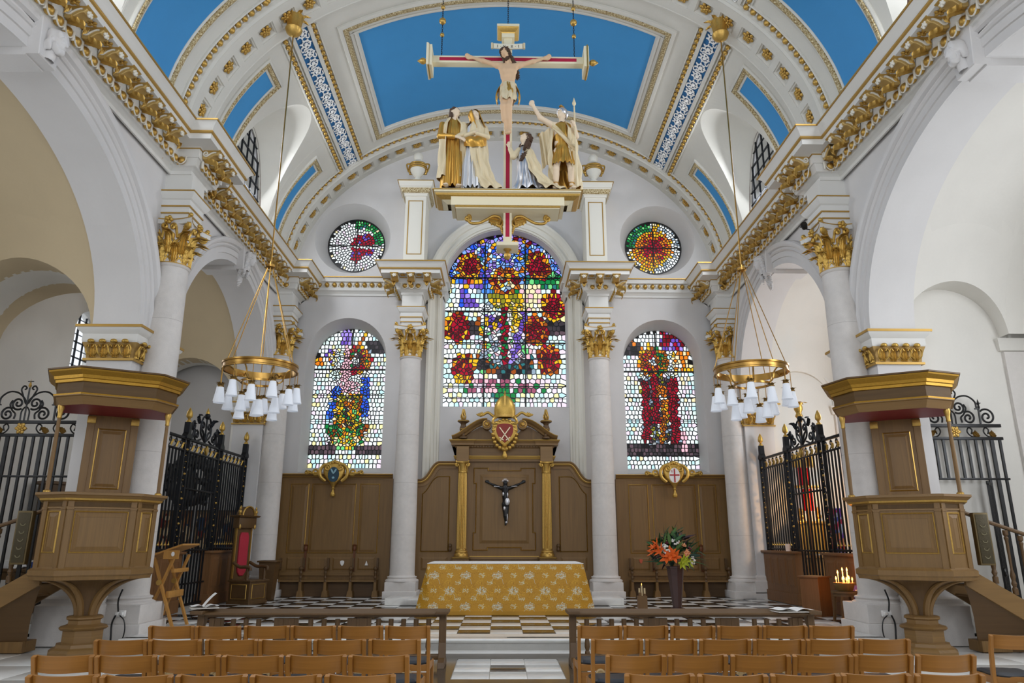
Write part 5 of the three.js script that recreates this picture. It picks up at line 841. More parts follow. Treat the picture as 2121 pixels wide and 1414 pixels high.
// ---- stone vases on pedestals above the free-standing columns
for (const s of [-1, 1]) {
  const p = thing('pedestal', s < 0 ? 'cream panelled pedestal with carved cap above the left free-standing column' : 'cream panelled pedestal with carved cap above the right free-standing column', 'pedestal', [s * EX, 8.17, EZ], 0, 'pedestals over the columns');
  const R = (w) => [V(-w, 0, w), V(w, 0, w), V(w, 0, -0.57), V(-w, 0, -0.57)];
  obj('base', [sweep([[0, 0], [0.12, 0], [0.12, 0.1], [0.1, 0.11], [0.05, 0.2], [0, 0.21]], R(0.27), V(0, 1, 0), true)], M.cream, p, 0.3);
  obj('dado', [boxB(-0.27, 0.27, 0.1, 2.1, -0.57, 0.27)], M.cream, p);
  obj('panel_moulding', [sweep([[0, 0], [0.012, 0.014], [0.028, 0.002]], [V(-0.17, 0.42, 0.271), V(0.17, 0.42, 0.271), V(0.17, 1.9, 0.271), V(-0.17, 1.9, 0.271)], V(0, 0, 1), true)], M.line, p);
  const cp = obj('cap', [sweep([[0, 2.04], [0.03, 2.05], [0.03, 2.1], [0.06, 2.12], [0.12, 2.24], [0.13, 2.26], [0.16, 2.28], [0.18, 2.4], [0.2, 2.42], [0, 2.44]], R(0.27), V(0, 1, 0), true), boxB(-0.3, 0.3, 2.2, 2.42, -0.55, 0.3)], M.cream, p, 0.3);
  obj('foliate_band', sweep([[0.06, 2.12], [0.09, 2.15], [0.125, 2.24], [0.1, 2.2]], R(0.275), V(0, 1, 0), true), M.foliate, cp, 0.3);
  obj('gilt_line', [sweep([[0.19, 2.41], [0.21, 2.41], [0.21, 2.43], [0.19, 2.43]], R(0.27), V(0, 1, 0), true), sweep([[0.1, 0.09], [0.13, 0.09], [0.13, 0.11], [0.1, 0.11]], R(0.27), V(0, 1, 0), true)], M.line, cp);
  const u = thing('stone_vase', s < 0 ? 'white stone vase with gilded bands on the left pedestal' : 'white stone vase with gilded bands on the right pedestal', 'vase', [s * EX, 10.61, EZ + 0.1], 0, 'vases on the pedestals');
  obj('body', [lathe([[0, 0], [0.2, 0], [0.2, 0.1], [0.14, 0.12], [0.14, 0.15], [0.08, 0.18], [0.07, 0.25], [0.12, 0.3], [0.2, 0.42], [0.225, 0.56], [0.2, 0.64], [0.12, 0.7], [0.1, 0.76], [0.13, 0.82], [0.13, 0.9], [0.09, 0.96], [0, 0.98]], 32)], M.cream, u, 0.7);
  obj('gilded_bands', [[0.5, 0.226], [0.555, 0.232], [0.61, 0.222]].map(([y, q]) => new THREE.TorusGeometry(q - 0.01, 0.026, 8, 32).rotateX(PI / 2).translate(0, y, 0)), M.gold, u, 1);
  for (const k of [-1, 1]) obj('handle', [tube(curve([[k * 0.2, 0.66, 0], [k * 0.3, 0.64, 0], [k * 0.28, 0.5, 0], [k * 0.25, 0.42, 0]]), 0.024, 14, 6), acanthus(0.14, 0.22, 0.3, 0.1).rotateX(PI).rotateY(k * PI / 2).translate(k * 0.21, 0.56, 0)], M.gold, u, 1);
}
// ================================================================ FURNITURE OF THE EAST END
// raised-and-fielded panel on the xy plane facing +z, gilt moulding round it
const gilt = (x0, x1, y0, y1, z, w = 0.02) => sweep([[0, 0], [w * 0.3, w * 0.7], [w, w * 0.15]], [V(x0, y0, z), V(x1, y0, z), V(x1, y1, z), V(x0, y1, z)], V(0, 0, 1), true);
const fielded = (x0, x1, y0, y1, z, b = 0.06, d = 0.02) => { const o = [[x0, y0], [x1, y0], [x1, y1], [x0, y1]], i = [[x0 + b, y0 + b], [x1 - b, y0 + b], [x1 - b, y1 - b], [x0 + b, y1 - b]]; return [loftPts(o, z, i, z + d, true), loftPts(i, z + d, i, z + d - 0.006, true), polyGeo(i).translate(0, 0, z + d - 0.004)]; };
function panelPart(root, x0, x1, y0, y1, z, m = M.oak, g = true, b = 0.05) { const p = obj('panel', fielded(x0, x1, y0, y1, z, b, 0.016), m, root, 0.2); if (g) obj('gilt_moulding', gilt(x0 - 0.012, x1 + 0.012, y0 - 0.012, y1 + 0.012, z, 0.022), M.gold, p, 0.3); return p; }
const capProf = [[0, 0], [0.015, 0], [0.015, 0.02], [0.03, 0.03], [0.05, 0.06], [0.055, 0.065], [0.07, 0.085], [0.09, 0.1], [0.1, 0.11], [0.1, 0.13], [0, 0.135]];
// ---- centre panelling with gilded columns and broken pediment
{
  const r = thing('reredos', 'tall oak altarpiece with two fluted gilded columns and a broken scroll pediment behind the altar', 'altarpiece');
  const zb = -18.12, zf = -17.96, S = [];
  const sc = (x) => { const a = Math.abs(x); if (a < 1.6) return 3.3; if (a > 2.08) return 2.86; const t = (a - 1.6) / 0.48; return 3.3 - 0.44 * (t < 0.5 ? 2 * t * t * 1 : 1 - 2 * (1 - t) * (1 - t)); };
  for (let i = 0; i <= 60; i++) { const x = -2.16 + 4.32 * i / 60; S.push([x, sc(x)]); }
  obj('back_panel', extr([[-2.16, DAIS], ...S, [2.16, DAIS]], zf - zb).translate(0, 0, zb), M.oak, r, 0.25);
  for (const s of [-1, 1]) { const pts = []; for (let i = 0; i <= 30; i++) { const x = s * (s < 0 ? 2.16 - (2.16 - 1.2) * i / 30 : 1.2 + (2.16 - 1.2) * i / 30); pts.push(V(x, sc(x), zf)); }
    const c = obj('curved_cornice', sweep([[-0.16, 0], [-0.16, 0.02], [-0.1, 0.025], [-0.07, 0.05], [-0.03, 0.07], [0, 0.1], [0.02, 0.1], [0.02, -0.1]].map(([a, b]) => [-a, b]), pts, V(0, 0, 1)), M.oakH, r, 0.5);
    obj('gilt_line', sweep([[-0.075, 0.045], [-0.05, 0.07], [-0.035, 0.07]].map(([a, b]) => [-a, b]), pts, V(0, 0, 1)), M.line, c, 0.5);
    // side panel with a swept head
    const x0 = s * 1.36, x1 = s * 2.0, top = []; for (let i = 0; i <= 20; i++) { const x = x0 + (x1 - x0) * i / 20; top.push([x, Math.min(3.0, sc(x) - 0.36)]); }
    const o = [[x0, 1.18], [x1, 1.18], ...top.slice().reverse()], p = obj('panel', [extr(s > 0 ? o : o.slice().reverse(), 0.014, 0.01).translate(0, 0, zf)], M.oak, r, 0.2);
    const path = o.map((q) => V(q[0], q[1], zf)); obj('gilt_moulding', sweep([[0, 0], [0.006, 0.022], [0.022, 0.004]].map(([a, b]) => [(s > 0 ? 1 : -1) * a, b]), path, V(0, 0, 1), true), M.gold, p, 0.3);
    panelPart(r, Math.min(x0, x1), Math.max(x0, x1), 0.74, 1.05, zf, M.oak, false);
    // small bracket knob beside the panel
    obj('bracket_knob', [lathe([[0, 0], [0.03, 0.01], [0.045, 0.05], [0.03, 0.1], [0.045, 0.13], [0.03, 0.18], [0, 0.19]], 14, s * 1.3, 1.17, zf + 0.06)], M.oakD, r);
    // fluted gilded column
    const cx = s * 1.03, cz = -17.83, fl = []; for (let i = 0; i < 160; i++) { const a = i / 160 * 2 * PI, q = 0.118 - 0.013 * Math.pow(Math.abs(Math.sin(a * 10)), 0.6); fl.push([q * Math.cos(a), q * Math.sin(a)]); }
    const col = obj('fluted_column', gridGeo(160, 10, (u, v) => { const q = fl[Math.round(u * 160) % 160], k = 1 - 0.14 * v * v; return [cx + q[0] * k, 1.22 + 1.82 * v, cz + q[1] * k]; }), M.gold, r, 0.35);
    obj('column_base', lathe([[0, 1.06], [0.17, 1.06], [0.17, 1.1], [0.165, 1.12], [0.15, 1.13], [0.14, 1.15], [0.15, 1.17], [0.145, 1.19], [0.12, 1.21], [0.12, 1.24]], 28, cx, 0, cz), M.gold, col);
    const cp = obj('capital', [lathe([[0.1, 3.02], [0.115, 3.03], [0.115, 3.06], [0.1, 3.07], [0.11, 3.18], [0.14, 3.26], [0, 3.26]], 20, cx, 0, cz), extr(concave(0.23, 0.045), 0.04, 0.004).rotateX(-PI / 2).translate(cx, 3.27, cz)], M.gold, col);
    for (let i = 0; i < 8; i++) { const a = i * PI / 4, m = obj('acanthus_leaf', done(acanthus(0.085, i % 2 ? 0.15 : 0.2, 0.4, 0.15), 1), M.leaf, cp); m.position.set(cx + 0.1 * Math.sin(a), 3.06, cz + 0.1 * Math.cos(a)); m.rotation.y = a; }
    for (const k of [-1, 1]) obj('volute', tube(curve(spiral(0.045, 0.008, 1.5, PI / 2, -k, 18, cx + k * 0.13, 3.21).map((q) => [q[0], q[1], cz + 0.13])), 0.013, 30, 5), M.leaf, cp);
    obj('column_pedestal', [boxB(cx - 0.19, cx + 0.19, DAIS, 1.0, cz - 0.15, cz + 0.17), sweep([[0, 0], [0.03, 0.02], [0.04, 0.05], [0, 0.06]], [V(cx - 0.19, 1.0, cz + 0.17), V(cx + 0.19, 1.0, cz + 0.17), V(cx + 0.19, 1.0, cz - 0.15), V(cx - 0.19, 1.0, cz - 0.15)], V(0, 1, 0), true)], M.oak, r);
    obj('gilt_line', sweep([[0.03, 0.02], [0.046, 0.05], [0.03, 0.055]], [V(cx - 0.19, 1.0, cz + 0.17), V(cx + 0.19, 1.0, cz + 0.17)], V(0, 1, 0)), M.line, r);
    // entablature block and flaming urn over the column
    obj('entablature_block', [boxB(cx - 0.15, cx + 0.15, 3.3, 3.66, -17.95, -17.68)], M.oakH, r);
    const urn = obj('flaming_urn', lathe([[0, 3.86], [0.1, 3.86], [0.1, 3.9], [0.05, 3.93], [0.035, 3.98], [0.05, 4.0], [0.085, 4.06], [0.09, 4.12], [0.06, 4.2], [0.08, 4.24], [0.14, 4.27], [0.14, 4.31], [0.05, 4.33], [0, 4.33]], 22, cx, 0, -17.75), M.oakD, r);
    obj('gilded_flame', [0, 1, 2, 3, 4].map((i) => { const a = i * 1.257; return tube(curve([[0.03 * Math.cos(a), 0, 0.03 * Math.sin(a)], [0.06 * Math.cos(a + 0.5), 0.08, 0.06 * Math.sin(a + 0.5)], [0.035 * Math.cos(a + 1.2), 0.17, 0.035 * Math.sin(a + 1.2)], [0.01 * Math.cos(a + 2), 0.27, 0.01 * Math.sin(a + 2)]]), 0.022, 12, 6).translate(cx, 4.32, -17.75); }), M.gold, urn, 1);
    obj('gilded_band', [new THREE.TorusGeometry(0.14, 0.012, 6, 24).rotateX(PI / 2).translate(cx, 4.29, -17.75), new THREE.TorusGeometry(0.088, 0.01, 6, 24).rotateX(PI / 2).translate(cx, 4.09, -17.75)], M.gold, urn, 1);
    // swan-neck of the pediment ending in a rolled rosette
    const sw = []; for (let i = 0; i <= 26; i++) { const t = i / 26; sw.push(V(s * (1.3 - 0.86 * t), 3.86 + 0.42 * (t * t * (3 - 2 * t)) + 0.04 * Math.sin(PI * t), -17.9)); }
    const neck = obj('pediment_scroll', [sweep([[-0.07, 0.0], [-0.07, 0.12], [-0.03, 0.14], [0.0, 0.2], [0.05, 0.24], [0.07, 0.24], [0.07, 0]].map(([a, b]) => [s * a * 1, b]), sw, V(0, 0, 1)), cyl(0.12, 0.12, 0.24, 0, 0, 0, 28).rotateX(PI / 2).translate(s * 0.44, 4.2, -17.9)], M.oakH, r, 0.5);
    obj('gilded_rosette', [tube(curve(spiral(0.1, 0.02, 1.6, PI / 2, -s, 24, s * 0.44, 4.2).map((q) => [q[0], q[1], -17.655])), 0.014, 40, 5), sph(0.045, s * 0.44, 4.2, -17.66, 12, 8)], M.gold, neck, 1);
    obj('gilt_line', sweep([[0.045, 0.235], [0.06, 0.255], [0.075, 0.24]].map(([a, b]) => [s * a, b]), sw, V(0, 0, 1)), M.line, neck, 0.5);
  }
  obj('tympanum', extr([[-1.25, 3.82], [1.25, 3.82], [1.0, 3.95], [0.6, 4.18], [0.42, 4.1], [0.3, 3.98], [-0.3, 3.98], [-0.42, 4.1], [-0.6, 4.18], [-1.0, 3.95]], 0.2).translate(0, 0, -18.1), M.oak, r, 0.2);
  const R = [V(-1.2, 0, -18.1), V(-1.2, 0, -17.86), V(-0.88, 0, -17.86), V(-0.88, 0, -17.9), V(0.88, 0, -17.9), V(0.88, 0, -17.86), V(1.2, 0, -17.86), V(1.2, 0, -18.1)];
  obj('entablature', [sweep([[0, 3.32], [0.02, 3.32], [0.02, 3.37], [0.035, 3.37], [0.035, 3.42], [0.05, 3.43], [0.05, 3.45], [0.0, 3.46], [0, 3.64], [0.03, 3.66], [0.04, 3.69], [0.12, 3.7], [0.12, 3.75], [0.15, 3.8], [0.16, 3.83], [0, 3.86]], R), boxB(-1.19, 1.19, 3.3, 3.85, -18.1, -17.915)], M.oakH, r, 0.3);
  obj('gilt_line', [sweep([[0.035, 3.37], [0.062, 3.43], [0.055, 3.452], [0.03, 3.45]], R), sweep([[0.15, 3.8], [0.172, 3.82], [0.165, 3.836]], R)], M.line, r, 0.4);
  for (let i = 0; i < 34; i++) obj('dentil', box(0.04, 0.035, 0.03, -1.15 + i * 2.3 / 33, 3.675, -17.85), M.oakH, r);
  // centre panel with eared gilt moulding
  const ear = [[-0.74, 1.22], [-0.42, 1.22], [-0.42, 1.28], [0.42, 1.28], [0.42, 1.22], [0.74, 1.22], [0.74, 1.6], [0.68, 1.6], [0.68, 2.8], [0.74, 2.8], [0.74, 3.14], [0.42, 3.14], [0.42, 3.08], [-0.42, 3.08], [-0.42, 3.14], [-0.74, 3.14], [-0.74, 2.8], [-0.68, 2.8], [-0.68, 1.6], [-0.74, 1.6]];
  const p = obj('panel', [extr(ear, 0.01, 0).translate(0, 0, zf), ...fielded(-0.6, 0.6, 1.36, 3.0, zf + 0.01, 0.07, 0.02)], M.oak, r, 0.2);
  obj('gilt_moulding', sweep([[0, 0], [0.008, 0.025], [0.026, 0.004]], ear.map((q) => V(q[0], q[1], zf + 0.008)), V(0, 0, 1), true), M.gold, p, 0.3);
  obj('lower_rail', [boxB(-0.84, 0.84, 1.0, 1.05, zf, zf + 0.04)], M.oakH, r); obj('gilt_line', boxB(-0.84, 0.84, 1.05, 1.068, zf, zf + 0.045), M.line, r);
  // shield with crossed swords in a gilded cartouche, mitre above
  const cart = obj('cartouche', [extr(shieldShape(0.32, 0.62), 0.05, 0.02).translate(0, 3.98, -17.66), ...Array.from({ length: 22 }, (_, i) => { const a = i / 22 * 2 * PI; return sph(0.05, 0.29 * Math.cos(a), 3.95 + 0.36 * Math.sin(a), -17.62, 8, 6); }), tube(curve([[-0.12, 4.42, -17.62], [-0.26, 4.34, -17.6], [-0.3, 4.22, -17.6], [-0.22, 4.2, -17.6]]), 0.035, 16, 6), tube(curve([[0.12, 4.42, -17.62], [0.26, 4.34, -17.6], [0.3, 4.22, -17.6], [0.22, 4.2, -17.6]]), 0.035, 16, 6), lathe([[0, 3.36], [0.06, 3.37], [0.075, 3.42], [0.04, 3.5], [0.03, 3.53], [0.06, 3.56], [0.03, 3.6], [0.09, 3.66], [0, 3.7]], 14, 0, 0, -17.63)], M.leaf, r, 0.8);
  obj('red_shield', extr(shieldShape(0.215, 0.44), 0.02, 0.008).translate(0, 3.98, -17.59), mat(0x8c2f22, { roughness: 0.6 }), cart);
  for (const s of [-1, 1]) obj('sword', [slatBetween([s * 0.13, 4.12, -17.555], [-s * 0.07, 3.84, -17.555], 0.022, 0.012), slatBetween([-s * 0.13, 3.87, -17.553], [-s * 0.03, 3.8, -17.553], 0.018, 0.014), slatBetween([-s * 0.07, 3.84, -17.553], [-s * 0.11, 3.78, -17.553], 0.016, 0.014)], mat(0xd8c8a8, { metalness: 0.6, roughness: 0.4 }), cart);
  for (const s of [-1, 1]) obj('gilded_scroll', [tube(curve([[s * 0.2, 4.36, -17.68], [s * 0.3, 4.42, -17.68], [s * 0.42, 4.5, -17.68], [s * 0.55, 4.44, -17.68], [s * 0.62, 4.42, -17.68]]), 0.035, 24, 7), ...[0, 1, 2, 3].map((i) => sph(0.035, 0, 0, 0, 8, 6).scale(0.7, 1.8, 0.7).rotateZ(-s * (0.5 + i * 0.2)).translate(s * (0.55 + i * 0.035), 4.46 - i * 0.01, -17.66))], M.leaf, r, 1);
  const mi = obj('mitre', [gridGeo(36, 16, (u, v) => { const a = u * 2 * PI, w = 0.245 * Math.sqrt(Math.max(0, 1 - Math.pow(v, 2.4))) * (1 + 0.25 * Math.sin(PI * v) * 0.6); return [w * Math.sin(a), 4.38 + 0.56 * v, -17.68 + w * 0.55 * Math.cos(a)]; })], M.leaf, r, 1);
  obj('mitre_band', [sweep([[0, 0], [0.02, 0.005], [0.02, 0.07], [0, 0.075]], circPts(0, 0, 0.25, 28).map((q) => V(q[0], 4.37, -17.68 + q[1] * 0.55)).reverse(), V(0, 1, 0), true), box(0.05, 0.5, 0.02, 0, 4.66, -17.55), lathe([[0, 4.92], [0.03, 4.94], [0.035, 4.97], [0.015, 5.0], [0.02, 5.04], [0, 5.06]], 10, 0, 0, -17.68)], M.gold, mi, 0.6);
}
function shieldShape(w, h) { const s = new THREE.Shape(); s.moveTo(-w * 0.85, h * 0.45); s.quadraticCurveTo(0, h * 0.6, w * 0.85, h * 0.45); s.bezierCurveTo(w * 1.15, h * 0.15, w * 0.95, -h * 0.2, 0, -h * 0.55); s.bezierCurveTo(-w * 0.95, -h * 0.2, -w * 1.15, h * 0.15, -w * 0.85, h * 0.45); return s; }
// ---- small dark crucifix on the centre panel
{
  const r = thing('crucifix', 'small black and silver crucified figure on the plain centre panel above the altar', 'crucifix', [0.02, 0, -17.87]);
  const arms = [-1, 1].flatMap((s) => [[s * 0.08, 2.66, 0, s * 0.27, 2.73, 0, 0.045, 0.032], [s * 0.27, 2.73, 0, s * 0.4, 2.79, 0, 0.032, 0.02], ...handCaps([s * 0.4, 2.79, 0.0], [s * 0.85, 0.45, 0], [0, 0, 1], 0.2, 0.8, s)]);
  limb([...arms, [0, 2.66, 0, 0, 2.45, 0, 0.085, 0.07], [0, 2.45, 0, 0.015, 2.28, 0, 0.07, 0.075], [0, 2.72, 0, 0, 2.78, 0.02, 0.04, 0.055], [0, 2.8, 0.025, 0, 2.74, 0.03, 0.052, 0.04], [-0.03, 2.28, 0, 0.0, 2.0, 0.01, 0.06, 0.042], [0.04, 2.28, 0, 0.03, 2.0, 0.02, 0.06, 0.042], [0.0, 2.0, 0.01, 0.02, 1.86, 0.0, 0.045, 0.03], [0.03, 2.0, 0.02, 0.04, 1.86, 0.0, 0.042, 0.03], [0.02, 1.86, 0, 0.01, 1.8, 0.06, 0.032, 0.025]], M.black, 'body', r, 0.02, 0.011);
  obj('silver_patches', [[0.05, 2.34, 0.075, 0.06, 0.09], [-0.05, 2.52, 0.07, 0.025, 0.05], [0.055, 2.5, 0.06, 0.02, 0.06], [-0.02, 2.18, 0.06, 0.03, 0.05], [0.05, 1.96, 0.05, 0.016, 0.1], [0.03, 1.85, 0.05, 0.03, 0.03], [-0.21, 2.7, 0.035, 0.08, 0.012], [0.22, 2.705, 0.035, 0.08, 0.012]].map(([x, y, z, a, b]) => sph(1, 0, 0, 0, 12, 8).scale(a, b, 0.025).translate(x, y, z)), M.silver, r, 1);
  obj('spiked_halo', Array.from({ length: 9 }, (_, i) => { const a = PI * (0.1 + 0.8 * i / 8); return bar([0.05 * Math.cos(a), 2.8 + 0.05 * Math.sin(a), 0], [0.09 * Math.cos(a), 2.8 + 0.1 * Math.sin(a), 0], 0.005, 5); }), M.silver, r);
}
// ---- stall panelling on either side, with seats
for (const s of [-1, 1]) {
  const r = thing('stall_panelling', s < 0 ? 'oak stall panelling with four seats under the blue-robed window on the left' : 'oak stall panelling with four seats behind the flower vase', 'panelling', [0, 0, 0]);
  const zf = -18.03, X = (x) => s * x, B = (a, b, y0, y1, z0, z1) => boxB(X(a), X(b), y0, y1, z0, z1);
  obj('back_panel', [B(2.76, 5.56, DAIS, 2.9, -18.14, zf)], M.oak, r);
  obj('stile', [B(2.76, 2.98, DAIS, 2.9, zf, zf + 0.012)], M.oak, r); obj('stile', [B(5.34, 5.56, DAIS, 2.9, zf, zf + 0.012)], M.oak, r);
  const P = [V(Math.min(X(2.76), X(5.56)), 0, zf), V(Math.max(X(2.76), X(5.56)), 0, zf)];
  obj('cornice', [sweep(capProf.map(([a, b]) => [a, 2.88 + b]), P)], M.oakH, r, 0.3); obj('gilt_line', [sweep([[0.05, 2.938], [0.068, 2.952], [0.06, 2.962]], P), sweep([[0.095, 2.99], [0.115, 2.995], [0.11, 3.012], [0.095, 3.012]], P)], M.line, r);
  for (const [a, b] of [[3.1, 3.52], [3.68, 4.7], [4.84, 5.22]]) panelPart(r, Math.min(X(a), X(b)), Math.max(X(a), X(b)), 1.16, 2.74, zf);
  for (const [a, b] of [[3.1, 3.52], [3.68, 4.12], [4.26, 4.7], [4.84, 5.22]]) panelPart(r, Math.min(X(a), X(b)), Math.max(X(a), X(b)), 0.74, 1.04, zf, M.oak, false, 0.04);
  const seat = obj('seat', [B(3.0, 5.36, 0.49, 0.525, -18.03, -17.74)], M.oakH, r);
  obj('seat_back_rail', [B(3.0, 5.36, 0.62, 0.7, -18.03, -17.99)], M.oakH, r);
  obj('dark_kickboard', [B(3.0, 5.36, DAIS, 0.49, -18.02, -17.97)], M.oakDH, r);
  for (const x of [3.03, 3.61, 4.2, 4.78, 5.34]) {
    const a = obj('stall_arm', [rbox(0.05, 0.045, 0.3, X(x), 0.775, -17.87, 0.012), lathe([[0, 0.5], [0.035, 0.5], [0.022, 0.54], [0.036, 0.58], [0.024, 0.62], [0.03, 0.66], [0.04, 0.69], [0.025, 0.73], [0.03, 0.76]], 12, X(x), 0, -17.75), sph(0.05, X(x), 0.79, -17.735, 10, 8), box(0.045, 0.26, 0.05, X(x), 0.89, -17.98)], M.oakD, r);
    obj('stall_foot', [extr([[-0.075, DAIS], [0.075, DAIS], [0.06, 0.27], [0.035, 0.3], [0.03, 0.49], [-0.03, 0.49], [-0.035, 0.3], [-0.06, 0.27]], 0.26, 0.006).translate(X(x), 0, -18.0)], M.oak, r, 0.3);
  }
  for (const x of [3.6, 4.77]) obj('knobbed_post', [box(0.045, 0.5, 0.04, X(x), 0.97, zf + 0.03), lathe([[0, 0], [0.035, 0.01], [0.05, 0.06], [0.035, 0.11], [0.05, 0.14], [0, 0.17]], 12, X(x), 1.18, zf + 0.05)], mat(0x6e3d1c, { map: gv, roughness: 0.5 }), r);
  if (s < 0) { obj('white_badge', extr(shieldShape(0.05, 0.12), 0.012, 0.004).translate(X(3.88), 0.9, zf + 0.02), M.white, r); obj('white_badge', extr([[-0.04, -0.05], [0.04, -0.05], [0, 0.06]], 0.012, 0.004).translate(X(3.3), 0.9, zf + 0.02), M.white, r); }
  else obj('red_badge', extr(shieldShape(0.04, 0.1), 0.012, 0.004).translate(X(3.3), 0.95, zf + 0.02), mat(0xc25a40), r);
  // gilded cartouche over the cornice
  const c = thing('cartouche', s < 0 ? 'gilded scrolled cartouche with a dark blue shield over the left stalls' : 'gilded scrolled cartouche with a red cross on white over the right stalls', 'cartouche', [X(4.19), 3.0, -17.93]);
  obj('frame', [extr(shieldShape(0.27, 0.5), 0.05, 0.03), ...[-1, 1].flatMap((k) => [tube(curve([[k * 0.1, 0.2, 0.06], [k * 0.22, 0.22, 0.08], [k * 0.33, 0.1, 0.08], [k * 0.32, -0.06, 0.08], [k * 0.2, -0.18, 0.06]]), 0.042, 26, 7), tube(curve(spiral(0.08, 0.02, 1.3, PI / 2, k, 20, k * 0.16, 0.14).map((q) => [q[0], q[1], 0.09])), 0.024, 30, 6)]), ...[-3, -2, -1, 0, 1, 2, 3].map((i) => sph(0.05, i * 0.055, 0.3 - Math.abs(i) * 0.022, 0.04, 9, 7)), lathe([[0, -0.55], [0.05, -0.54], [0.065, -0.49], [0.03, -0.42], [0.025, -0.38], [0.045, -0.35], [0.03, -0.32], [0.06, -0.26], [0.1, -0.2], [0, -0.18]], 14, 0, 0, 0.04)], M.leaf, c, 0.8);
  for (const k of [-1, 1]) obj('side_scroll', [tube(curve([...spiral(0.02, 0.085, 1.4, k > 0 ? 0 : PI, -k, 22, k * 0.45, 0.05), [k * 0.58, 0.02, 0], [k * 0.66, 0.06, 0], ...spiral(0.045, 0.012, 1, PI / 2, -k, 12, k * 0.66, 0.03)].map((q) => [q[0], q[1], 0.03])), 0.026, 80, 6), acanthus(0.1, 0.16, 0.4, 0.1).rotateZ(-k * 1.3).translate(k * 0.55, 0.02, 0.02)], M.leaf, c, 1);
  const f = obj('shield', extr(ellipseShape(0.135, 0.185), 0.02, 0.008).translate(0, -0.02, 0.085), s < 0 ? mat(0x1e3f52, { roughness: 0.5 }) : M.white, c);
  if (s < 0) { obj('pale_device', [...[-1, 1].map((k) => sph(1, 0, 0, 0, 10, 6).scale(0.022, 0.075, 0.01).rotateZ(-k * 0.5).translate(k * 0.035, 0.06, 0.118)), sph(1, 0, 0, 0, 10, 6).scale(0.035, 0.03, 0.01).translate(0, -0.1, 0.118)], mat(0x8fb7c4, { roughness: 0.6 }), f); } else { obj('red_cross', [box(0.03, 0.33, 0.012, 0, -0.02, 0.116), box(0.24, 0.03, 0.012, 0, -0.01, 0.116)], mat(0xb0262a, { roughness: 0.6 }), f); for (const [qx, qy] of [[-0.06, 0.08]]) obj('red_device', box(0.012, 0.06, 0.008, qx, qy, 0.116), mat(0xb0262a), f); }
}
function ellipseShape(a, b) { const s = new THREE.Shape(); s.absellipse(0, 0, a, b, 0, 2 * PI); return s; }
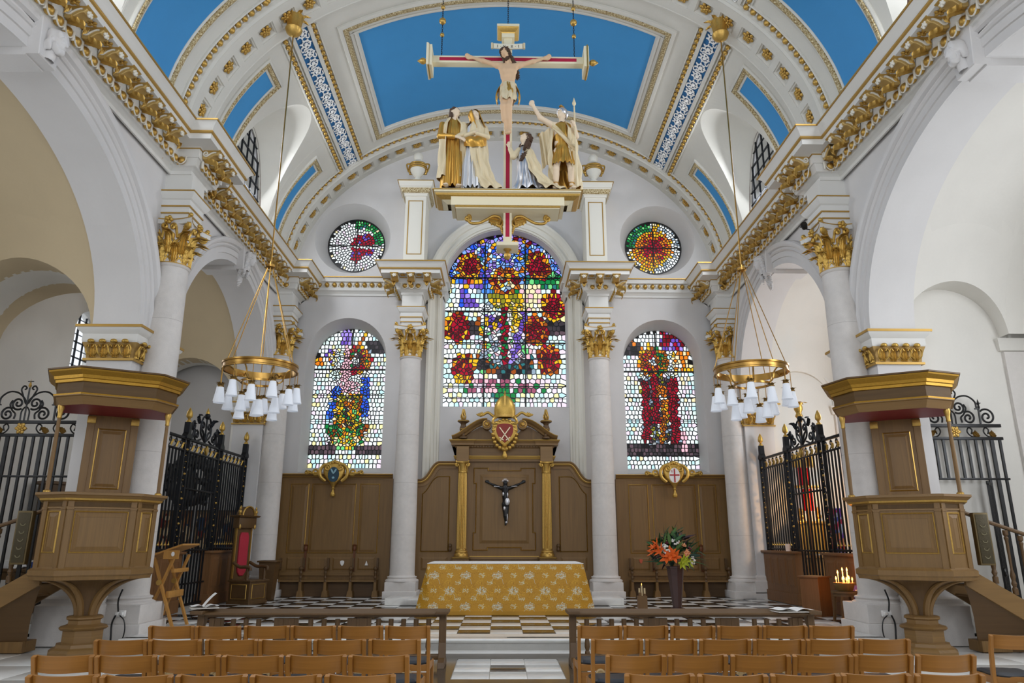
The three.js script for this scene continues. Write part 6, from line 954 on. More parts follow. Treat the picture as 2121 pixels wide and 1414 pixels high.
// ---- altar under a gold brocade cloth
{
  const cv = document.createElement('canvas'); cv.width = cv.height = 512; const c = cv.getContext('2d'); c.fillStyle = '#c48f22'; c.fillRect(0, 0, 512, 512);
  seed = 99; const blot = (x, y, r, col, n) => { c.fillStyle = col; for (let i = 0; i < n; i++) { const a = rnd() * 7, q = r * Math.sqrt(rnd()); for (const dx of [-512, 0, 512]) for (const dy of [-512, 0, 512]) { c.beginPath(); c.ellipse(x + dx + q * Math.cos(a), y + dy + q * Math.sin(a) * 0.8, 3 + rnd() * 8, 2 + rnd() * 5, a, 0, 7); c.fill(); } } };
  for (let i = 0; i < 60; i++) blot(rnd() * 512, rnd() * 512, 60, i % 2 ? '#d9a832' : '#b37d18', 10);
  for (const [x, y] of [[128, 110], [384, 366]]) { blot(x, y, 84, '#cfc9ab', 95); blot(x, y, 60, '#dfdccb', 46); blot(x, y + 10, 18, '#b98a2c', 10); blot(x, y - 16, 8, '#8a9a94', 5); c.strokeStyle = '#cfc9ab'; c.lineWidth = 6; for (const k of [-1, 1]) { c.beginPath(); c.moveTo(x + k * 30, y + 40); c.bezierCurveTo(x + k * 120, y + 60, x + k * 60, y + 140, x + k * 118, y + 150); c.stroke(); } }
  for (const [x, y] of [[384, 110], [128, 366], [0, 240], [256, 240], [256, 490]]) blot(x, y, 52, '#d8d0aa', 34);
  const t = new THREE.CanvasTexture(cv); t.colorSpace = THREE.SRGBColorSpace; t.wrapS = t.wrapT = THREE.RepeatWrapping; t.repeat.set(1.75, 1.9);
  const bro = mat(0xffffff, { map: t, roughness: 0.5, metalness: 0.15, bumpMap: bmp, bumpScale: 0.001 });
  const a = thing('altar', 'wide altar table with a pale top, under the gold brocade cloth', 'altar', [0, DAIS, -14.3]);
  obj('table_top', rbox(2.78, 0.06, 1.44, 0, 0.835, 0, 0.01), M.white, a); for (const x of [-1.2, 1.2]) obj('support', rbox(0.25, 0.8, 1.1, x, 0.4, 0, 0.01), M.oak, a);
  const cl2 = thing('altar_cloth', 'gold brocade cloth with silvery flowers draped to the floor over the altar', 'altar cloth', [0, DAIS, -14.3]);
  const hang = []; // outline of the cloth at height v: rounded rectangle that flares into soft corner folds
  const ring = (v) => { const o = [], hx = 1.41, hz = 0.74, n = 200; for (let i = 0; i < n; i++) { const per = 4 * (hx + hz), d = i / n * per; let x, z, nx, nz, e; if (d < 2 * hx) { x = -hx + d; z = hz; nx = 0; nz = 1; e = Math.min(d, 2 * hx - d); } else if (d < 2 * hx + 2 * hz) { x = hx; z = hz - (d - 2 * hx); nx = 1; nz = 0; e = Math.min(d - 2 * hx, 2 * hx + 2 * hz - d); } else if (d < 4 * hx + 2 * hz) { x = hx - (d - 2 * hx - 2 * hz); z = -hz; nx = 0; nz = -1; e = Math.min(d - 2 * hx - 2 * hz, 4 * hx + 2 * hz - d); } else { x = -hx; z = -hz + (d - 4 * hx - 2 * hz); nx = -1; nz = 0; e = Math.min(d - 4 * hx - 2 * hz, per - d); }
      const k = Math.exp(-e * e / 0.06), f = 1 - v; o.push([x + nx * f * (Math.abs(nx) ? 0.13 + 0.1 * k : 0.0) + Math.sign(x) * f * k * (Math.abs(nx) ? 0 : -0.02), 0.87 * v + (v < 0.02 ? 0.005 : 0), z + nz * f * 0.03 + (Math.abs(nx) ? -Math.sign(z) * f * k * 0.1 : 0) + 0.006 * f * Math.sin(x * 9 + z * 7)]); } return o; };
  const rings = []; for (let j = 0; j <= 14; j++) rings.push(ring(j / 14));
  obj('hanging_cloth', gridGeo(200, 14, (u, v) => rings[Math.round(v * 14)][Math.round(u * 200) % 200]), bro, cl2, 0.7);
  obj('gold_hem', gridGeo(200, 1, (u, v) => { const p = rings[0][Math.round(u * 200) % 200], q = rings[1][Math.round(u * 200) % 200]; const w = v * 1.1; return [p[0] + (q[0] - p[0]) * w + Math.sign(p[0]) * 0.003, p[1] + (q[1] - p[1]) * w, p[2] + (q[2] - p[2]) * w + Math.sign(p[2]) * 0.004]; }), mat(0xb5841f, { roughness: 0.45, metalness: 0.3 }), cl2, 0.7);
  obj('white_linen', rbox(2.83, 0.012, 1.49, 0, 0.878, 0, 0.005), M.white, thing('altar_linen', 'plain white linen runner lying flat on top of the altar', 'linen', [0, DAIS, -14.3]));
}
// ---- communion rails
for (const s of [-1, 1]) {
  const r = thing('altar_rail', s < 0 ? 'long oak kneeling rail left of the chancel opening' : 'long oak kneeling rail right of the chancel opening', 'rail', [0, 0, -9.2]), X = (x) => s * x, mid = X(2.2);
  obj('sloped_top', [rbox(2.92, 0.028, 0.25, mid, 0.6, 0, 0.008).translate(0, -0.6, 0).rotateX(0.12).translate(0, 0.6, 0)], M.oakDH, r, 0.3);
  obj('under_rail', rbox(2.84, 0.03, 0.06, mid, 0.56, 0.0, 0.006), M.oakDH, r); obj('bottom_rail', rbox(2.84, 0.06, 0.08, mid, 0.1, 0.0, 0.01), M.oakDH, r);
  for (const x of [0.78, 3.66]) obj('end_standard', [rbox(0.085, 0.6, 0.075, X(x), 0.3, 0.0, 0.01), rbox(0.15, 0.04, 0.36, X(x), 0.605, 0.02, 0.01).translate(0, 0, 0), extr([[0.03, 0.55], [0.15, 0.55], [0.12, 0.46], [0.06, 0.42], [0.04, 0.3], [0.03, 0.3]], 0.05, 0.004).rotateY(PI / 2).translate(X(x) - 0.025, 0, 0.03), extr([[-0.2, 0], [0.2, 0], [0.18, 0.06], [0.08, 0.1], [0.05, 0.26], [-0.05, 0.26], [-0.08, 0.1], [-0.18, 0.06]], 0.07, 0.006).rotateY(PI / 2).translate(X(x) - 0.035, 0, 0)], M.oakD, r, 0.3);
  for (const [x, w] of [[1.78, 0.28], [2.65, 0.28], [3.48, 0.16]]) obj('panel_support', [box(w, 0.44, 0.05, X(x), 0.31, 0), box(w * 0.2, 0.44, 0.065, X(x) - w * 0.2, 0.31, 0), box(w * 0.2, 0.44, 0.065, X(x) + w * 0.25, 0.31, 0)], M.oakD, r);
  const bal = done(lathe([[0, 0.52], [0.03, 0.52], [0.03, 0.44], [0.02, 0.43], [0.03, 0.41], [0.014, 0.39], [0.016, 0.34], [0.03, 0.25], [0.033, 0.21], [0.02, 0.17], [0.03, 0.155], [0.03, 0.12], [0, 0.12]], 14), 0.7);
  for (const x of [0.95, 1.1, 1.25, 1.4, 1.55, 2.04, 2.2, 2.36, 2.98, 3.13, 3.28]) { const b = obj('baluster', bal, M.oakD, r); b.position.x = X(x); }
}
// ---- books on the rails
function openBook(label, pos, turn, w, fan) {
  const b = thing('open_book', label, 'book', pos, turn);
  for (const k of [-1, 1]) obj('page_block', gridGeo(14, 8, (u, v) => [k * (0.005 + u * w), 0.012 + 0.035 * Math.sin(Math.min(1, u * 1.35) * PI * 0.75) * (1 - u * 0.35), (v - 0.5) * w * 1.25]), M.white, b, 1);
  obj('cover', [box(w * 2.06, 0.008, w * 1.3, 0, 0.004, 0)], mat(0xd8d4cc), b);
  if (fan) obj('lifted_page', gridGeo(10, 4, (u, v) => [-0.02 + u * w * 0.9, 0.02 + 0.2 * u * (1 - 0.25 * u), (v - 0.5) * w * 1.2]), M.white, b, 1);
}
openBook('open service book with one page lifted at the far left end of the left rail', [-3.63, 0.645, -9.16], 0.5, 0.15, true);
openBook('white open service book lying flat on the right end of the right rail', [3.42, 0.61, -9.14], 0.1, 0.22, false);
// ---- chairs
function makeChair() {
  const t = thing('chair', '', 'chair'), w = 0.19;
  for (const k of [-1, 1]) {
    obj('leg', [extr([[-0.02, 0], [0.02, 0], [0.02, 0.34], [-0.012, 0.55], [-0.055, 0.685], [-0.085, 0.675], [-0.045, 0.54], [-0.02, 0.34]].map(([a, b]) => [-a, b]), 0.022, 0.004).rotateY(PI / 2).rotateY(PI).translate(k * w + 0.011, 0, 0)], M.beechV, t, 0.3);
    obj('leg', rbox(0.03, 0.35, 0.035, k * w, 0.175, -0.34, 0.006), M.beechV, t, 0.3);
  }
  const rail = (y0, y1, bow, th, z0 = 0, lean = 0) => gridGeo(14, 1, (u, v) => { const x = (u - 0.5) * 2 * (w + 0.01); return [x, y0 + (y1 - y0) * v, z0 + lean * v + bow * (1 - (2 * u - 1) ** 2)]; });
  const topR = [];
  for (let i = 0; i < 14; i++) { const u0 = i / 14, u1 = (i + 1) / 14, f = (u) => [(u - 0.5) * 2 * (w - 0.004), 0.03 + 0.085 * (1 - (2 * u - 1) ** 2)]; const a = f(u0), b = f(u1); const d = Math.atan2(b[1] - a[1], b[0] - a[0]); topR.push(box(Math.hypot(b[0] - a[0], b[1] - a[1]) + 0.002, 0.108, 0.013).rotateX(0.16).rotateY(-d).translate((a[0] + b[0]) / 2, 0.63, (a[1] + b[1]) / 2 - 0.0)); }
  obj('top_rail', topR, M.beech, t, 0.5);
  obj('seat_frame', [rbox(0.37, 0.06, 0.018, 0, 0.325, 0.0, 0.005), rbox(0.37, 0.06, 0.018, 0, 0.325, -0.335, 0.005), rbox(0.018, 0.06, 0.33, -w, 0.325, -0.17, 0.005), rbox(0.018, 0.06, 0.33, w, 0.325, -0.17, 0.005)], M.beech, t, 0.3);
  obj('seat_pad', gridGeo(14, 10, (u, v) => { const a = (u - 0.5) * 2, b = (v - 0.5) * 2, e = Math.pow(Math.max(0, (1 - a ** 6) * (1 - b ** 6)), 0.3); return [a * 0.175, 0.352 + 0.036 * e - 0.012 * (1 - a * a), -0.17 + b * 0.165]; }), M.leather, t, 1);
  obj('seat_piping', tube(curve([[-0.17, 0.36, -0.01], [0, 0.352, -0.004], [0.17, 0.36, -0.01], [0.175, 0.36, -0.17], [0.17, 0.36, -0.33], [-0.17, 0.36, -0.33], [-0.175, 0.36, -0.17]], true), 0.009, 40, 6, true), M.black, t);
  obj('back_apron', rbox(0.36, 0.17, 0.012, 0, 0.2, -0.01, 0.004), M.beech, t, 0.3);
  obj('linking_disc', [new THREE.TorusGeometry(0.035, 0.013, 8, 20).translate(0, 0.27, 0.016), cyl(0.03, 0.03, 0.012, 0, 0, 0, 16).rotateX(PI / 2).translate(0, 0.27, 0.006)], mat(0xb39a6e, { roughness: 0.5 }), t);
  obj('stretcher', [rbox(0.018, 0.03, 0.33, -w, 0.12, -0.17, 0.005), rbox(0.018, 0.03, 0.33, w, 0.12, -0.17, 0.005)], M.beech, t, 0.3);
  return t;
}
{
  const proto = makeChair(); let first = true;
  const ord = ['first', 'second', 'third', 'fourth', 'fifth', 'sixth', 'seventh'];
  const rows = [['front', -7.02, [-0.72, 0.60], 6], ['second', -6.1, [-0.705, 0.615], 6], ['third', -5.3, [-0.695, 0.615], 6], ['fourth', -4.57, [-0.69, 0.62], 5], ['nearest', -3.8, [-0.69, 0.62], 4]];
  const put = (x, z, turn, label, group) => { if (first) { proto.position.set(x, 0, z); proto.rotation.y = turn; proto.userData.label = label; proto.userData.group = group; first = false; } else copy(proto, [x, 0, z], turn, label, group); };
  for (const [nm, z, [xl, xr], n] of rows) for (const s of [-1, 1]) for (let i = 0; i < n; i++) {
    const x = (s < 0 ? xl : xr) + s * (0.212 + i * 0.424);
    put(x + rr(-0.004, 0.004), z + rr(-0.012, 0.012), rr(-0.012, 0.012), `wooden chair, ${ord[i]} from the aisle in the ${nm} row of the ${s < 0 ? 'left' : 'right'} block`, s < 0 ? 'chairs of the left block' : 'chairs of the right block');
  }
  put(4.17, -6.35, -0.12, 'wooden chair with black seat standing apart near the right pulpit stair', 'chairs by the right pulpit');
  put(4.62, -6.3, -0.12, 'wooden chair cut by the right edge of the photo beside the pulpit stair', 'chairs by the right pulpit');
  put(-3.86, -5.25, 0.3, 'wooden chair cut by the left edge of the photo, left of the third row', 'chairs by the left pulpit');
}
// ================================================================ PULPITS, SCREENS, LAMPS AND SMALL THINGS
const polyRing = (pts, y = 0) => pts.map((p) => V(p[0], y, p[1]));
const hexPts = (r, n = 6, a0 = 0) => Array.from({ length: n }, (_, i) => [r * Math.sin(a0 + i / n * 2 * PI), r * Math.cos(a0 + i / n * 2 * PI)]);
const prism = (pts, y0, y1) => extr(pts.map((p) => [p[0], -p[1]]), y1 - y0).rotateX(-PI / 2).translate(0, y0, 0);
for (const s of [-1, 1]) {
  const side = s < 0 ? 'left' : 'right', r = thing('pulpit', s < 0 ? 'tall oak pulpit with tester in front of the left column' : 'tall oak pulpit with tester in front of the right column', 'pulpit', [s * 5.56, 0, -10.15], -s * 0.52);
  const tub = [[0.4, 0.55], [0.66, 0.24], [0.66, -0.42], [-0.66, -0.42], [-0.66, 0.24], [-0.4, 0.55]], T = polyRing(tub);
  const base = obj('pedestal', [sweep([[0.13, 0], [0.13, 0.05], [0.1, 0.08], [0.06, 0.1], [0.05, 0.14], [0, 0.15], [0, 0.3], [0.03, 0.31], [0.05, 0.33], [0.03, 0.345], [-0.02, 0.36], [-0.05, 0.375], [-0.05, 0.42], [-0.02, 0.44], [-0.02, 0.46], [-0.05, 0.475], [-0.1, 0.48]], polyRing(hexPts(0.25, 8, PI / 8)).reverse().map((p) => p).reverse(), V(0, 1, 0), true), prism(hexPts(0.2, 8, PI / 8), 0, 0.46)], M.oakH, r, 0.3);
  // eight curved ribs opening from the stem to the floor of the tub
  const tips = [[0.42, 0.55], [0.66, 0.26], [0.66, -0.3], [0.3, -0.42], [-0.3, -0.42], [-0.66, -0.3], [-0.66, 0.26], [-0.42, 0.55]];
  for (const [x, z] of tips) { const L = Math.hypot(x, z), a = Math.atan2(x, z), p = []; for (let i = 0; i <= 20; i++) { const t = i / 20 * PI / 2; p.push(V(0, 0.47 + 0.47 * Math.sin(t), 0.1 + (L - 0.1) * (1 - Math.cos(t)))); }
    obj('curved_rib', [sweep([[-0.035, -0.03], [-0.035, 0.02], [-0.012, 0.045], [0.012, 0.045], [0.035, 0.02], [0.035, -0.03], [-0.035, -0.03]], p, V(1, 0, 0).cross(V(0, 1, 0)).normalize()).rotateY(a)], M.oak, r, 0.6); }
  obj('coved_soffit', gridGeo(64, 14, (u, v) => { const a = u * 2 * PI, t = v * PI / 2; let L = 9; for (let i = 0; i < 6; i++) { const A = tub[i], B = tub[(i + 1) % 6], dx = Math.sin(a), dz = Math.cos(a), ex = B[0] - A[0], ez = B[1] - A[1], det = dx * ez - dz * ex; if (Math.abs(det) < 1e-6) continue; const q = (A[0] * ez - A[1] * ex) / det, w = (A[0] * dz - A[1] * dx) / det; if (q > 0 && w >= -0.01 && w <= 1.01) L = Math.min(L, q); } const R = 0.09 + (L - 0.12) * (1 - Math.cos(t)); return [R * Math.sin(a), 0.47 + 0.47 * Math.sin(t), R * Math.cos(a)]; }), M.oakD, r, 0.7);
  const body = obj('tub', [prism(tub, 0.95, 2.0), sweep([[0, 0.94], [0.03, 0.94], [0.04, 0.98], [0.06, 1.0], [0.06, 1.06], [0.02, 1.08], [0, 1.1]], T, V(0, 1, 0), true)], M.oak, r, 0.25);
  const cor = obj('cornice', [sweep([[0, 1.82], [0.015, 1.82], [0.015, 1.84], [0, 1.845], [0, 1.9], [0.03, 1.92], [0.06, 1.945], [0.1, 1.98], [0.12, 1.99], [0.12, 2.02], [0, 2.03]], T, V(0, 1, 0), true), prism(tub, 1.98, 2.025)], M.oakH, r, 0.25);
  obj('gilt_moulding', sweep([[0.03, 1.915], [0.06, 1.925], [0.065, 1.948], [0.04, 1.945]], T, V(0, 1, 0), true), M.gold, cor, 0.3);
  const face = (ax, az, bx2, bz2, y0, y1, inset, root, bev = 0.045) => { const L = Math.hypot(bx2 - ax, bz2 - az), a = Math.atan2(az - bz2, bx2 - ax), g = obj('panel', fielded(-L / 2 + inset, L / 2 - inset, y0, y1, 0.002, Math.min(bev, (L - 2 * inset) * 0.3), 0.016), M.oak, root, 0.2); g.position.set((ax + bx2) / 2, 0, (az + bz2) / 2); g.rotation.y = a; obj('gilt_moulding', gilt(-L / 2 + inset - 0.012, L / 2 - inset + 0.012, y0 - 0.012, y1 + 0.012, 0.002, 0.02), M.gold, g, 0.3); return g; };
  const edge = [[-0.4, 0.55, 0.4, 0.55], [0.4, 0.55, 0.66, 0.24], [-0.66, 0.24, -0.4, 0.55], [0.66, 0.24, 0.66, -0.42], [-0.66, -0.42, -0.66, 0.24]];
  edge.forEach(([a, b, c, d], i) => { face(a, b, c, d, 1.3, 1.76, i ? (i < 3 ? 0.12 : 0.14) : 0.12, r);
    const L = Math.hypot(c - a, d - b), an = Math.atan2(b - d, c - a); for (const k of [-1, 1]) { const st = obj('corner_stile', [rbox(0.07, 0.86, 0.03, k * (L / 2 - 0.04), 1.5, 0.0, 0.004), box(0.084, 0.03, 0.045, k * (L / 2 - 0.04), 1.82, 0.0)], M.oak, r, 0.3); st.position.set((a + c) / 2, 0, (b + d) / 2); st.rotation.y = an; } });
  // back board and tester
  const bk = obj('back_board', [rbox(0.5, 1.15, 0.05, 0, 2.6, -0.42, 0.006), rbox(0.1, 1.15, 0.08, -0.28, 2.6, -0.42, 0.008), rbox(0.1, 1.15, 0.08, 0.28, 2.6, -0.42, 0.008)], M.oak, r, 0.25);
  const bp = obj('panel', fielded(-0.15, 0.15, 2.16, 2.95, -0.394, 0.04, 0.014), M.oak, r, 0.2); obj('gilt_moulding', gilt(-0.165, 0.165, 2.145, 2.965, -0.394, 0.02), M.gold, bp, 0.3);
  for (const k of [-1, 1]) obj('gilded_block', rbox(0.11, 0.1, 0.1, k * 0.28, 3.1, -0.41, 0.006), M.gold, r);
  const tp = [[0.44, 0.6], [0.74, 0.26], [0.74, -0.46], [-0.74, -0.46], [-0.74, 0.26], [-0.44, 0.6]], TP = polyRing(tp);
  const te = obj('tester', [sweep([[-0.1, 3.17], [-0.06, 3.17], [0.0, 3.27], [0.03, 3.28], [0.03, 3.3], [0, 3.31], [0, 3.46], [0.02, 3.47], [0.03, 3.5]], TP, V(0, 1, 0), true), prism(tp, 3.28, 3.62)], M.oakH, r, 0.25);
  obj('gilded_cornice', [sweep([[0.0, 3.46], [0.03, 3.465], [0.035, 3.5], [0.05, 3.51], [0.06, 3.55], [0.12, 3.6], [0.13, 3.62], [0.0, 3.63]], TP, V(0, 1, 0), true), sweep([[0, 3.285], [0.03, 3.29], [0.035, 3.31], [0, 3.318]], TP, V(0, 1, 0), true)], mat(0xb58a32, { metalness: 0.75, roughness: 0.42, map: gm }), te, 0.3);
  obj('top_edge', sweep([[0.0, 3.62], [0.14, 3.625], [0.145, 3.645], [0, 3.66]], TP, V(0, 1, 0), true), M.oakDH, te); obj('roof_board', prism(tp, 3.6, 3.65), M.oakDH, te);
  obj('red_soffit', prism(tp.map(([x, z]) => [x * 0.9, z * 0.87]), 3.168, 3.18), mat(0x7c1420, { roughness: 0.5 }), te);
  for (const k of [-1, 1]) { const p = obj('slender_post', lathe([[0.035, 2.03], [0.035, 2.05], [0.025, 2.07], [0.027, 2.3], [0.023, 2.95], [0.022, 3.0]], 14, k * 0.66, 0, 0.21), M.oak, r); obj('gilded_cap', [lathe([[0.022, 3.0], [0.03, 3.01], [0.026, 3.04], [0.034, 3.1], [0.044, 3.14], [0.04, 3.18], [0, 3.18]], 14, k * 0.66, 0, 0.21), lathe([[0, 2.025], [0.045, 2.025], [0.045, 2.05], [0.03, 2.06], [0, 2.06]], 14, k * 0.66, 0, 0.21)], M.gold, p); }
  // stair falling outwards along the aisle side
  const st = thing('pulpit_stair', s < 0 ? 'oak stair with turned balusters running down from the left pulpit to the photo edge' : 'oak stair with turned balusters running down from the right pulpit to the photo edge', 'stair', [0, 0, 0]);
  const X = (x) => s * x, line = (x) => 1.02 - 0.6 * (x - 6.13);
  for (const z of [-9.98, -10.72]) obj('stringer', extr([[6.1, 0.86], [6.1, 1.12], [7.72, line(7.72) + 0.1], [7.95, 0.0], [7.6, 0.0], [7.45, line(7.45) - 0.2]].map(([x, y]) => [x, y]), 0.045, 0.004).translate(0, 0, z).applyMatrix4(new THREE.Matrix4().makeScale(1, 1, 1)) && [extr([[6.1, 0.86], [6.1, 1.12], [7.72, line(7.72) + 0.1], [7.9, 0.0], [7.5, 0.0]].map(([x, y]) => [X(x), y]), 0.045).translate(0, 0, z)], M.oakH, st, 0.2);
  for (let i = 0; i < 6; i++) obj('tread', rbox(0.31, 0.03, 0.72, X(6.27 + i * 0.27), 0.86 - i * 0.16, -10.35, 0.006), M.oakH, st);
  obj('curved_apron', gridGeo(20, 12, (u, v) => { const x0 = 6.12 + 1.4 * u, yt = line(x0) - 0.15, k = 1 - v; return [X(6.35 + 1.2 * u - 0.25 * k * k * (1 - u)), Math.max(0, yt * k), -9.99 - 0.28 * Math.sin(v * PI * 0.5) * (1 - 0.4 * u) - 0.0]; }), M.oakDH, st, 0.8);
  obj('end_post', [rbox(0.08, 0.6, 0.08, X(6.42), 0.3, -10.3, 0.006), rbox(0.4, 0.14, 0.3, X(6.55), 0.07, -10.35, 0.006)], M.oak, st, 0.3);
  obj('handrail', sweep([[-0.03, 0], [-0.035, 0.02], [-0.02, 0.045], [0.02, 0.045], [0.035, 0.02], [0.03, 0], [-0.03, 0]], s < 0 ? [V(-7.1, 1.47, -9.96), V(-6.55, 1.66, -9.96), V(-6.12, 1.83, -9.96)] : [V(6.12, 1.83, -9.96), V(6.55, 1.66, -9.96), V(7.1, 1.47, -9.96)]), M.oakDH, st, 0.4);
  const tb = (x, y0, y1) => lathe([[0, y0], [0.035, y0], [0.035, y0 + 0.08], [0.02, y0 + 0.1], [0.035, y0 + 0.14], [0.022, y0 + 0.18], [0.034, y0 + 0.24], [0.016, y0 + 0.32], [0.02, y1 - 0.14], [0.03, y1 - 0.1], [0.018, y1 - 0.08], [0.034, y1 - 0.06], [0.034, y1], [0, y1]], 12, X(x), 0, -9.96);
  for (const x of [6.52, 6.76, 6.95]) obj('turned_baluster', tb(x, line(x) + 0.1, 1.81 - 0.37 * (x - 6.12)), M.oakD, st);
  obj('newel_post', [rbox(0.1, 1.05, 0.1, X(7.12), 0.98, -9.96, 0.008), rbox(0.14, 0.04, 0.14, X(7.12), 1.52, -9.96, 0.01), sph(0.05, X(7.12), 1.56, -9.96, 12, 8).scale(1, 1, 1)], M.oak, st, 0.3);
  // loudspeaker column fixed to the stair
  const ls = thing('loudspeaker', s < 0 ? 'slim bronze column loudspeaker on the left pulpit stair' : 'slim bronze column loudspeaker on the right pulpit stair', 'loudspeaker', [X(6.37), 1.12, -9.86], -s * 0.12);
  obj('case', rbox(0.19, 0.68, 0.1, 0, 0.34, 0, 0.01), mat(0x6a5a38, { metalness: 0.3, roughness: 0.5 }), ls); obj('grille', [rbox(0.15, 0.63, 0.012, 0, 0.34, 0.052, 0.004)], mat(0x4c4430, { metalness: 0.4, roughness: 0.6, bumpMap: bmp, bumpScale: 0.004 }), ls);
  for (let i = 0; i < 5; i++) obj('speaker_cone', new THREE.TorusGeometry(0.03, 0.006, 6, 16, PI).rotateZ(PI).translate(0.0, 0.12 + i * 0.1, 0.06), mat(0x8a8368, { metalness: 0.4 }), ls);
  // socket and cable on the column plinth
  const so = thing('power_socket', s < 0 ? 'white double socket on the plinth beside the left pulpit stem' : 'white double socket on the plinth beside the right pulpit stem', 'socket', [X(5.5), 0.42, -10.96]);
  obj('plate', rbox(0.13, 0.085, 0.05, 0, 0, 0, 0.006), M.white, so); for (const k of [-1, 1]) obj('plug', rbox(0.045, 0.045, 0.04, k * 0.03, 0, 0.04, 0.006), M.white, so);
  const ca = thing('power_cable', s < 0 ? 'black cable looping down to the floor from the left socket' : 'black cable looping down to the floor from the right socket', 'cable', [X(5.5), 0, -10.92]);
  obj('loop', [tube(curve([[0.03, 0.4, 0.04], [0.1, 0.34, 0.05], [0.13, 0.2, 0.05], [0.1, 0.08, 0.05], [-0.06, 0.012, 0.05]].map((p) => [-s * p[0], p[1], p[2]])), 0.008, 30, 6), tube(curve([[-0.03, 0.4, 0.04], [-0.07, 0.3, 0.03], [-0.06, 0.12, 0.03], [-0.05, 0.01, 0.03]].map((p) => [-s * p[0], p[1], p[2]])), 0.012, 24, 6), tube(curve([[-0.02, 0.45, 0.0], [-0.03, 0.6, 0.02], [-0.0, 0.75, 0.0]].map((p) => [-s * p[0], p[1], p[2]])), 0.012, 14, 6)], M.black, ca);
  // keystones with carved heads
  for (const [A, w] of [[A1, 'near'], [A2, 'far']]) {
    const k = thing('keystone', `white keystone with a carved head over the ${w} arch on the ${side}`, 'keystone', [s * XW, 0, A.c]);
    obj('block', [extr([[-0.17, 7.06], [0.17, 7.06], [0.22, 7.58], [-0.22, 7.58]], 0.2, 0.01).translate(0, 0, 0).rotateY(-s * PI / 2).translate(s * 0.03, 0, 0), boxB(-s * 0.02, s * 0.72, 7.04, 7.2, -0.17, 0.17)], M.wall, k, 0.2);
    const h = obj('head', headGeo, M.wall, k); h.scale.setScalar(1.35); h.geometry = headGeo.clone().scale(1.3, 1.3, 1.3); h.geometry.userData.done = true; h.scale.setScalar(1); h.position.set(-s * 0.26, 7.34, 0); h.rotation.set(0.15, -s * PI / 2, 0, 'YXZ');
    const hr = obj(w === 'near' ? 'hair' : 'hair', (w === 'near' ? hairShort : hairLong).clone().scale(1.3, 1.3, w === 'near' ? 1.3 : 1.3), M.wall, k); hr.position.copy(h.position); hr.rotation.copy(h.rotation);
    if (w === 'near') { const b = obj('beard', beard.clone().scale(1.3, 1.3, 1.3), M.wall, k); b.position.copy(h.position); b.rotation.copy(h.rotation); }
  }
}
// ---- folding lectern
{
  const r = thing('lectern', 'light wooden folding lectern with crossed legs beside the left pulpit', 'lectern', [-5.38, 0, -11.9]);
  for (const z of [0.13, -0.4]) { obj('crossed_leg', [slatBetween([-0.22, 0, z], [0.2, 1.2, z], 0.03, 0.06).rotateY(0)], M.pine, r); obj('crossed_leg', slatBetween([0.36, 0, z + 0.035], [-0.1, 1.16, z + 0.035], 0.03, 0.06), M.pine, r); obj('pivot', cyl(0.04, 0.04, 0.03, 0, 0, 0, 20).rotateX(PI / 2).translate(0.04, 0.8, z + 0.07), M.line, r); }
  obj('stretcher', [rbox(0.05, 0.1, 0.54, 0.16, 0.62, -0.12, 0.006)], M.pine, r); obj('stretcher', rbox(0.05, 0.06, 0.54, 0.2, 0.97, -0.12, 0.006), M.pine, r); obj('stretcher', rbox(0.06, 0.12, 0.54, -0.16, 0.22, -0.12, 0.006), M.pine, r);
  obj('book_board', [rbox(0.74, 0.03, 0.64, 0, 0, 0, 0.006).rotateZ(0.34).translate(-0.02, 1.24, -0.13), rbox(0.03, 0.1, 0.64, -0.36, 1.13, -0.13, 0.006), rbox(0.24, 0.13, 0.02, 0.17, 1.21, 0.2, 0.004)], M.pine, r, 0.2); obj('paper_badge', extr(ellipseShape(0.025, 0.035), 0.006).translate(0.2, 1.22, 0.212), M.white, r);
}
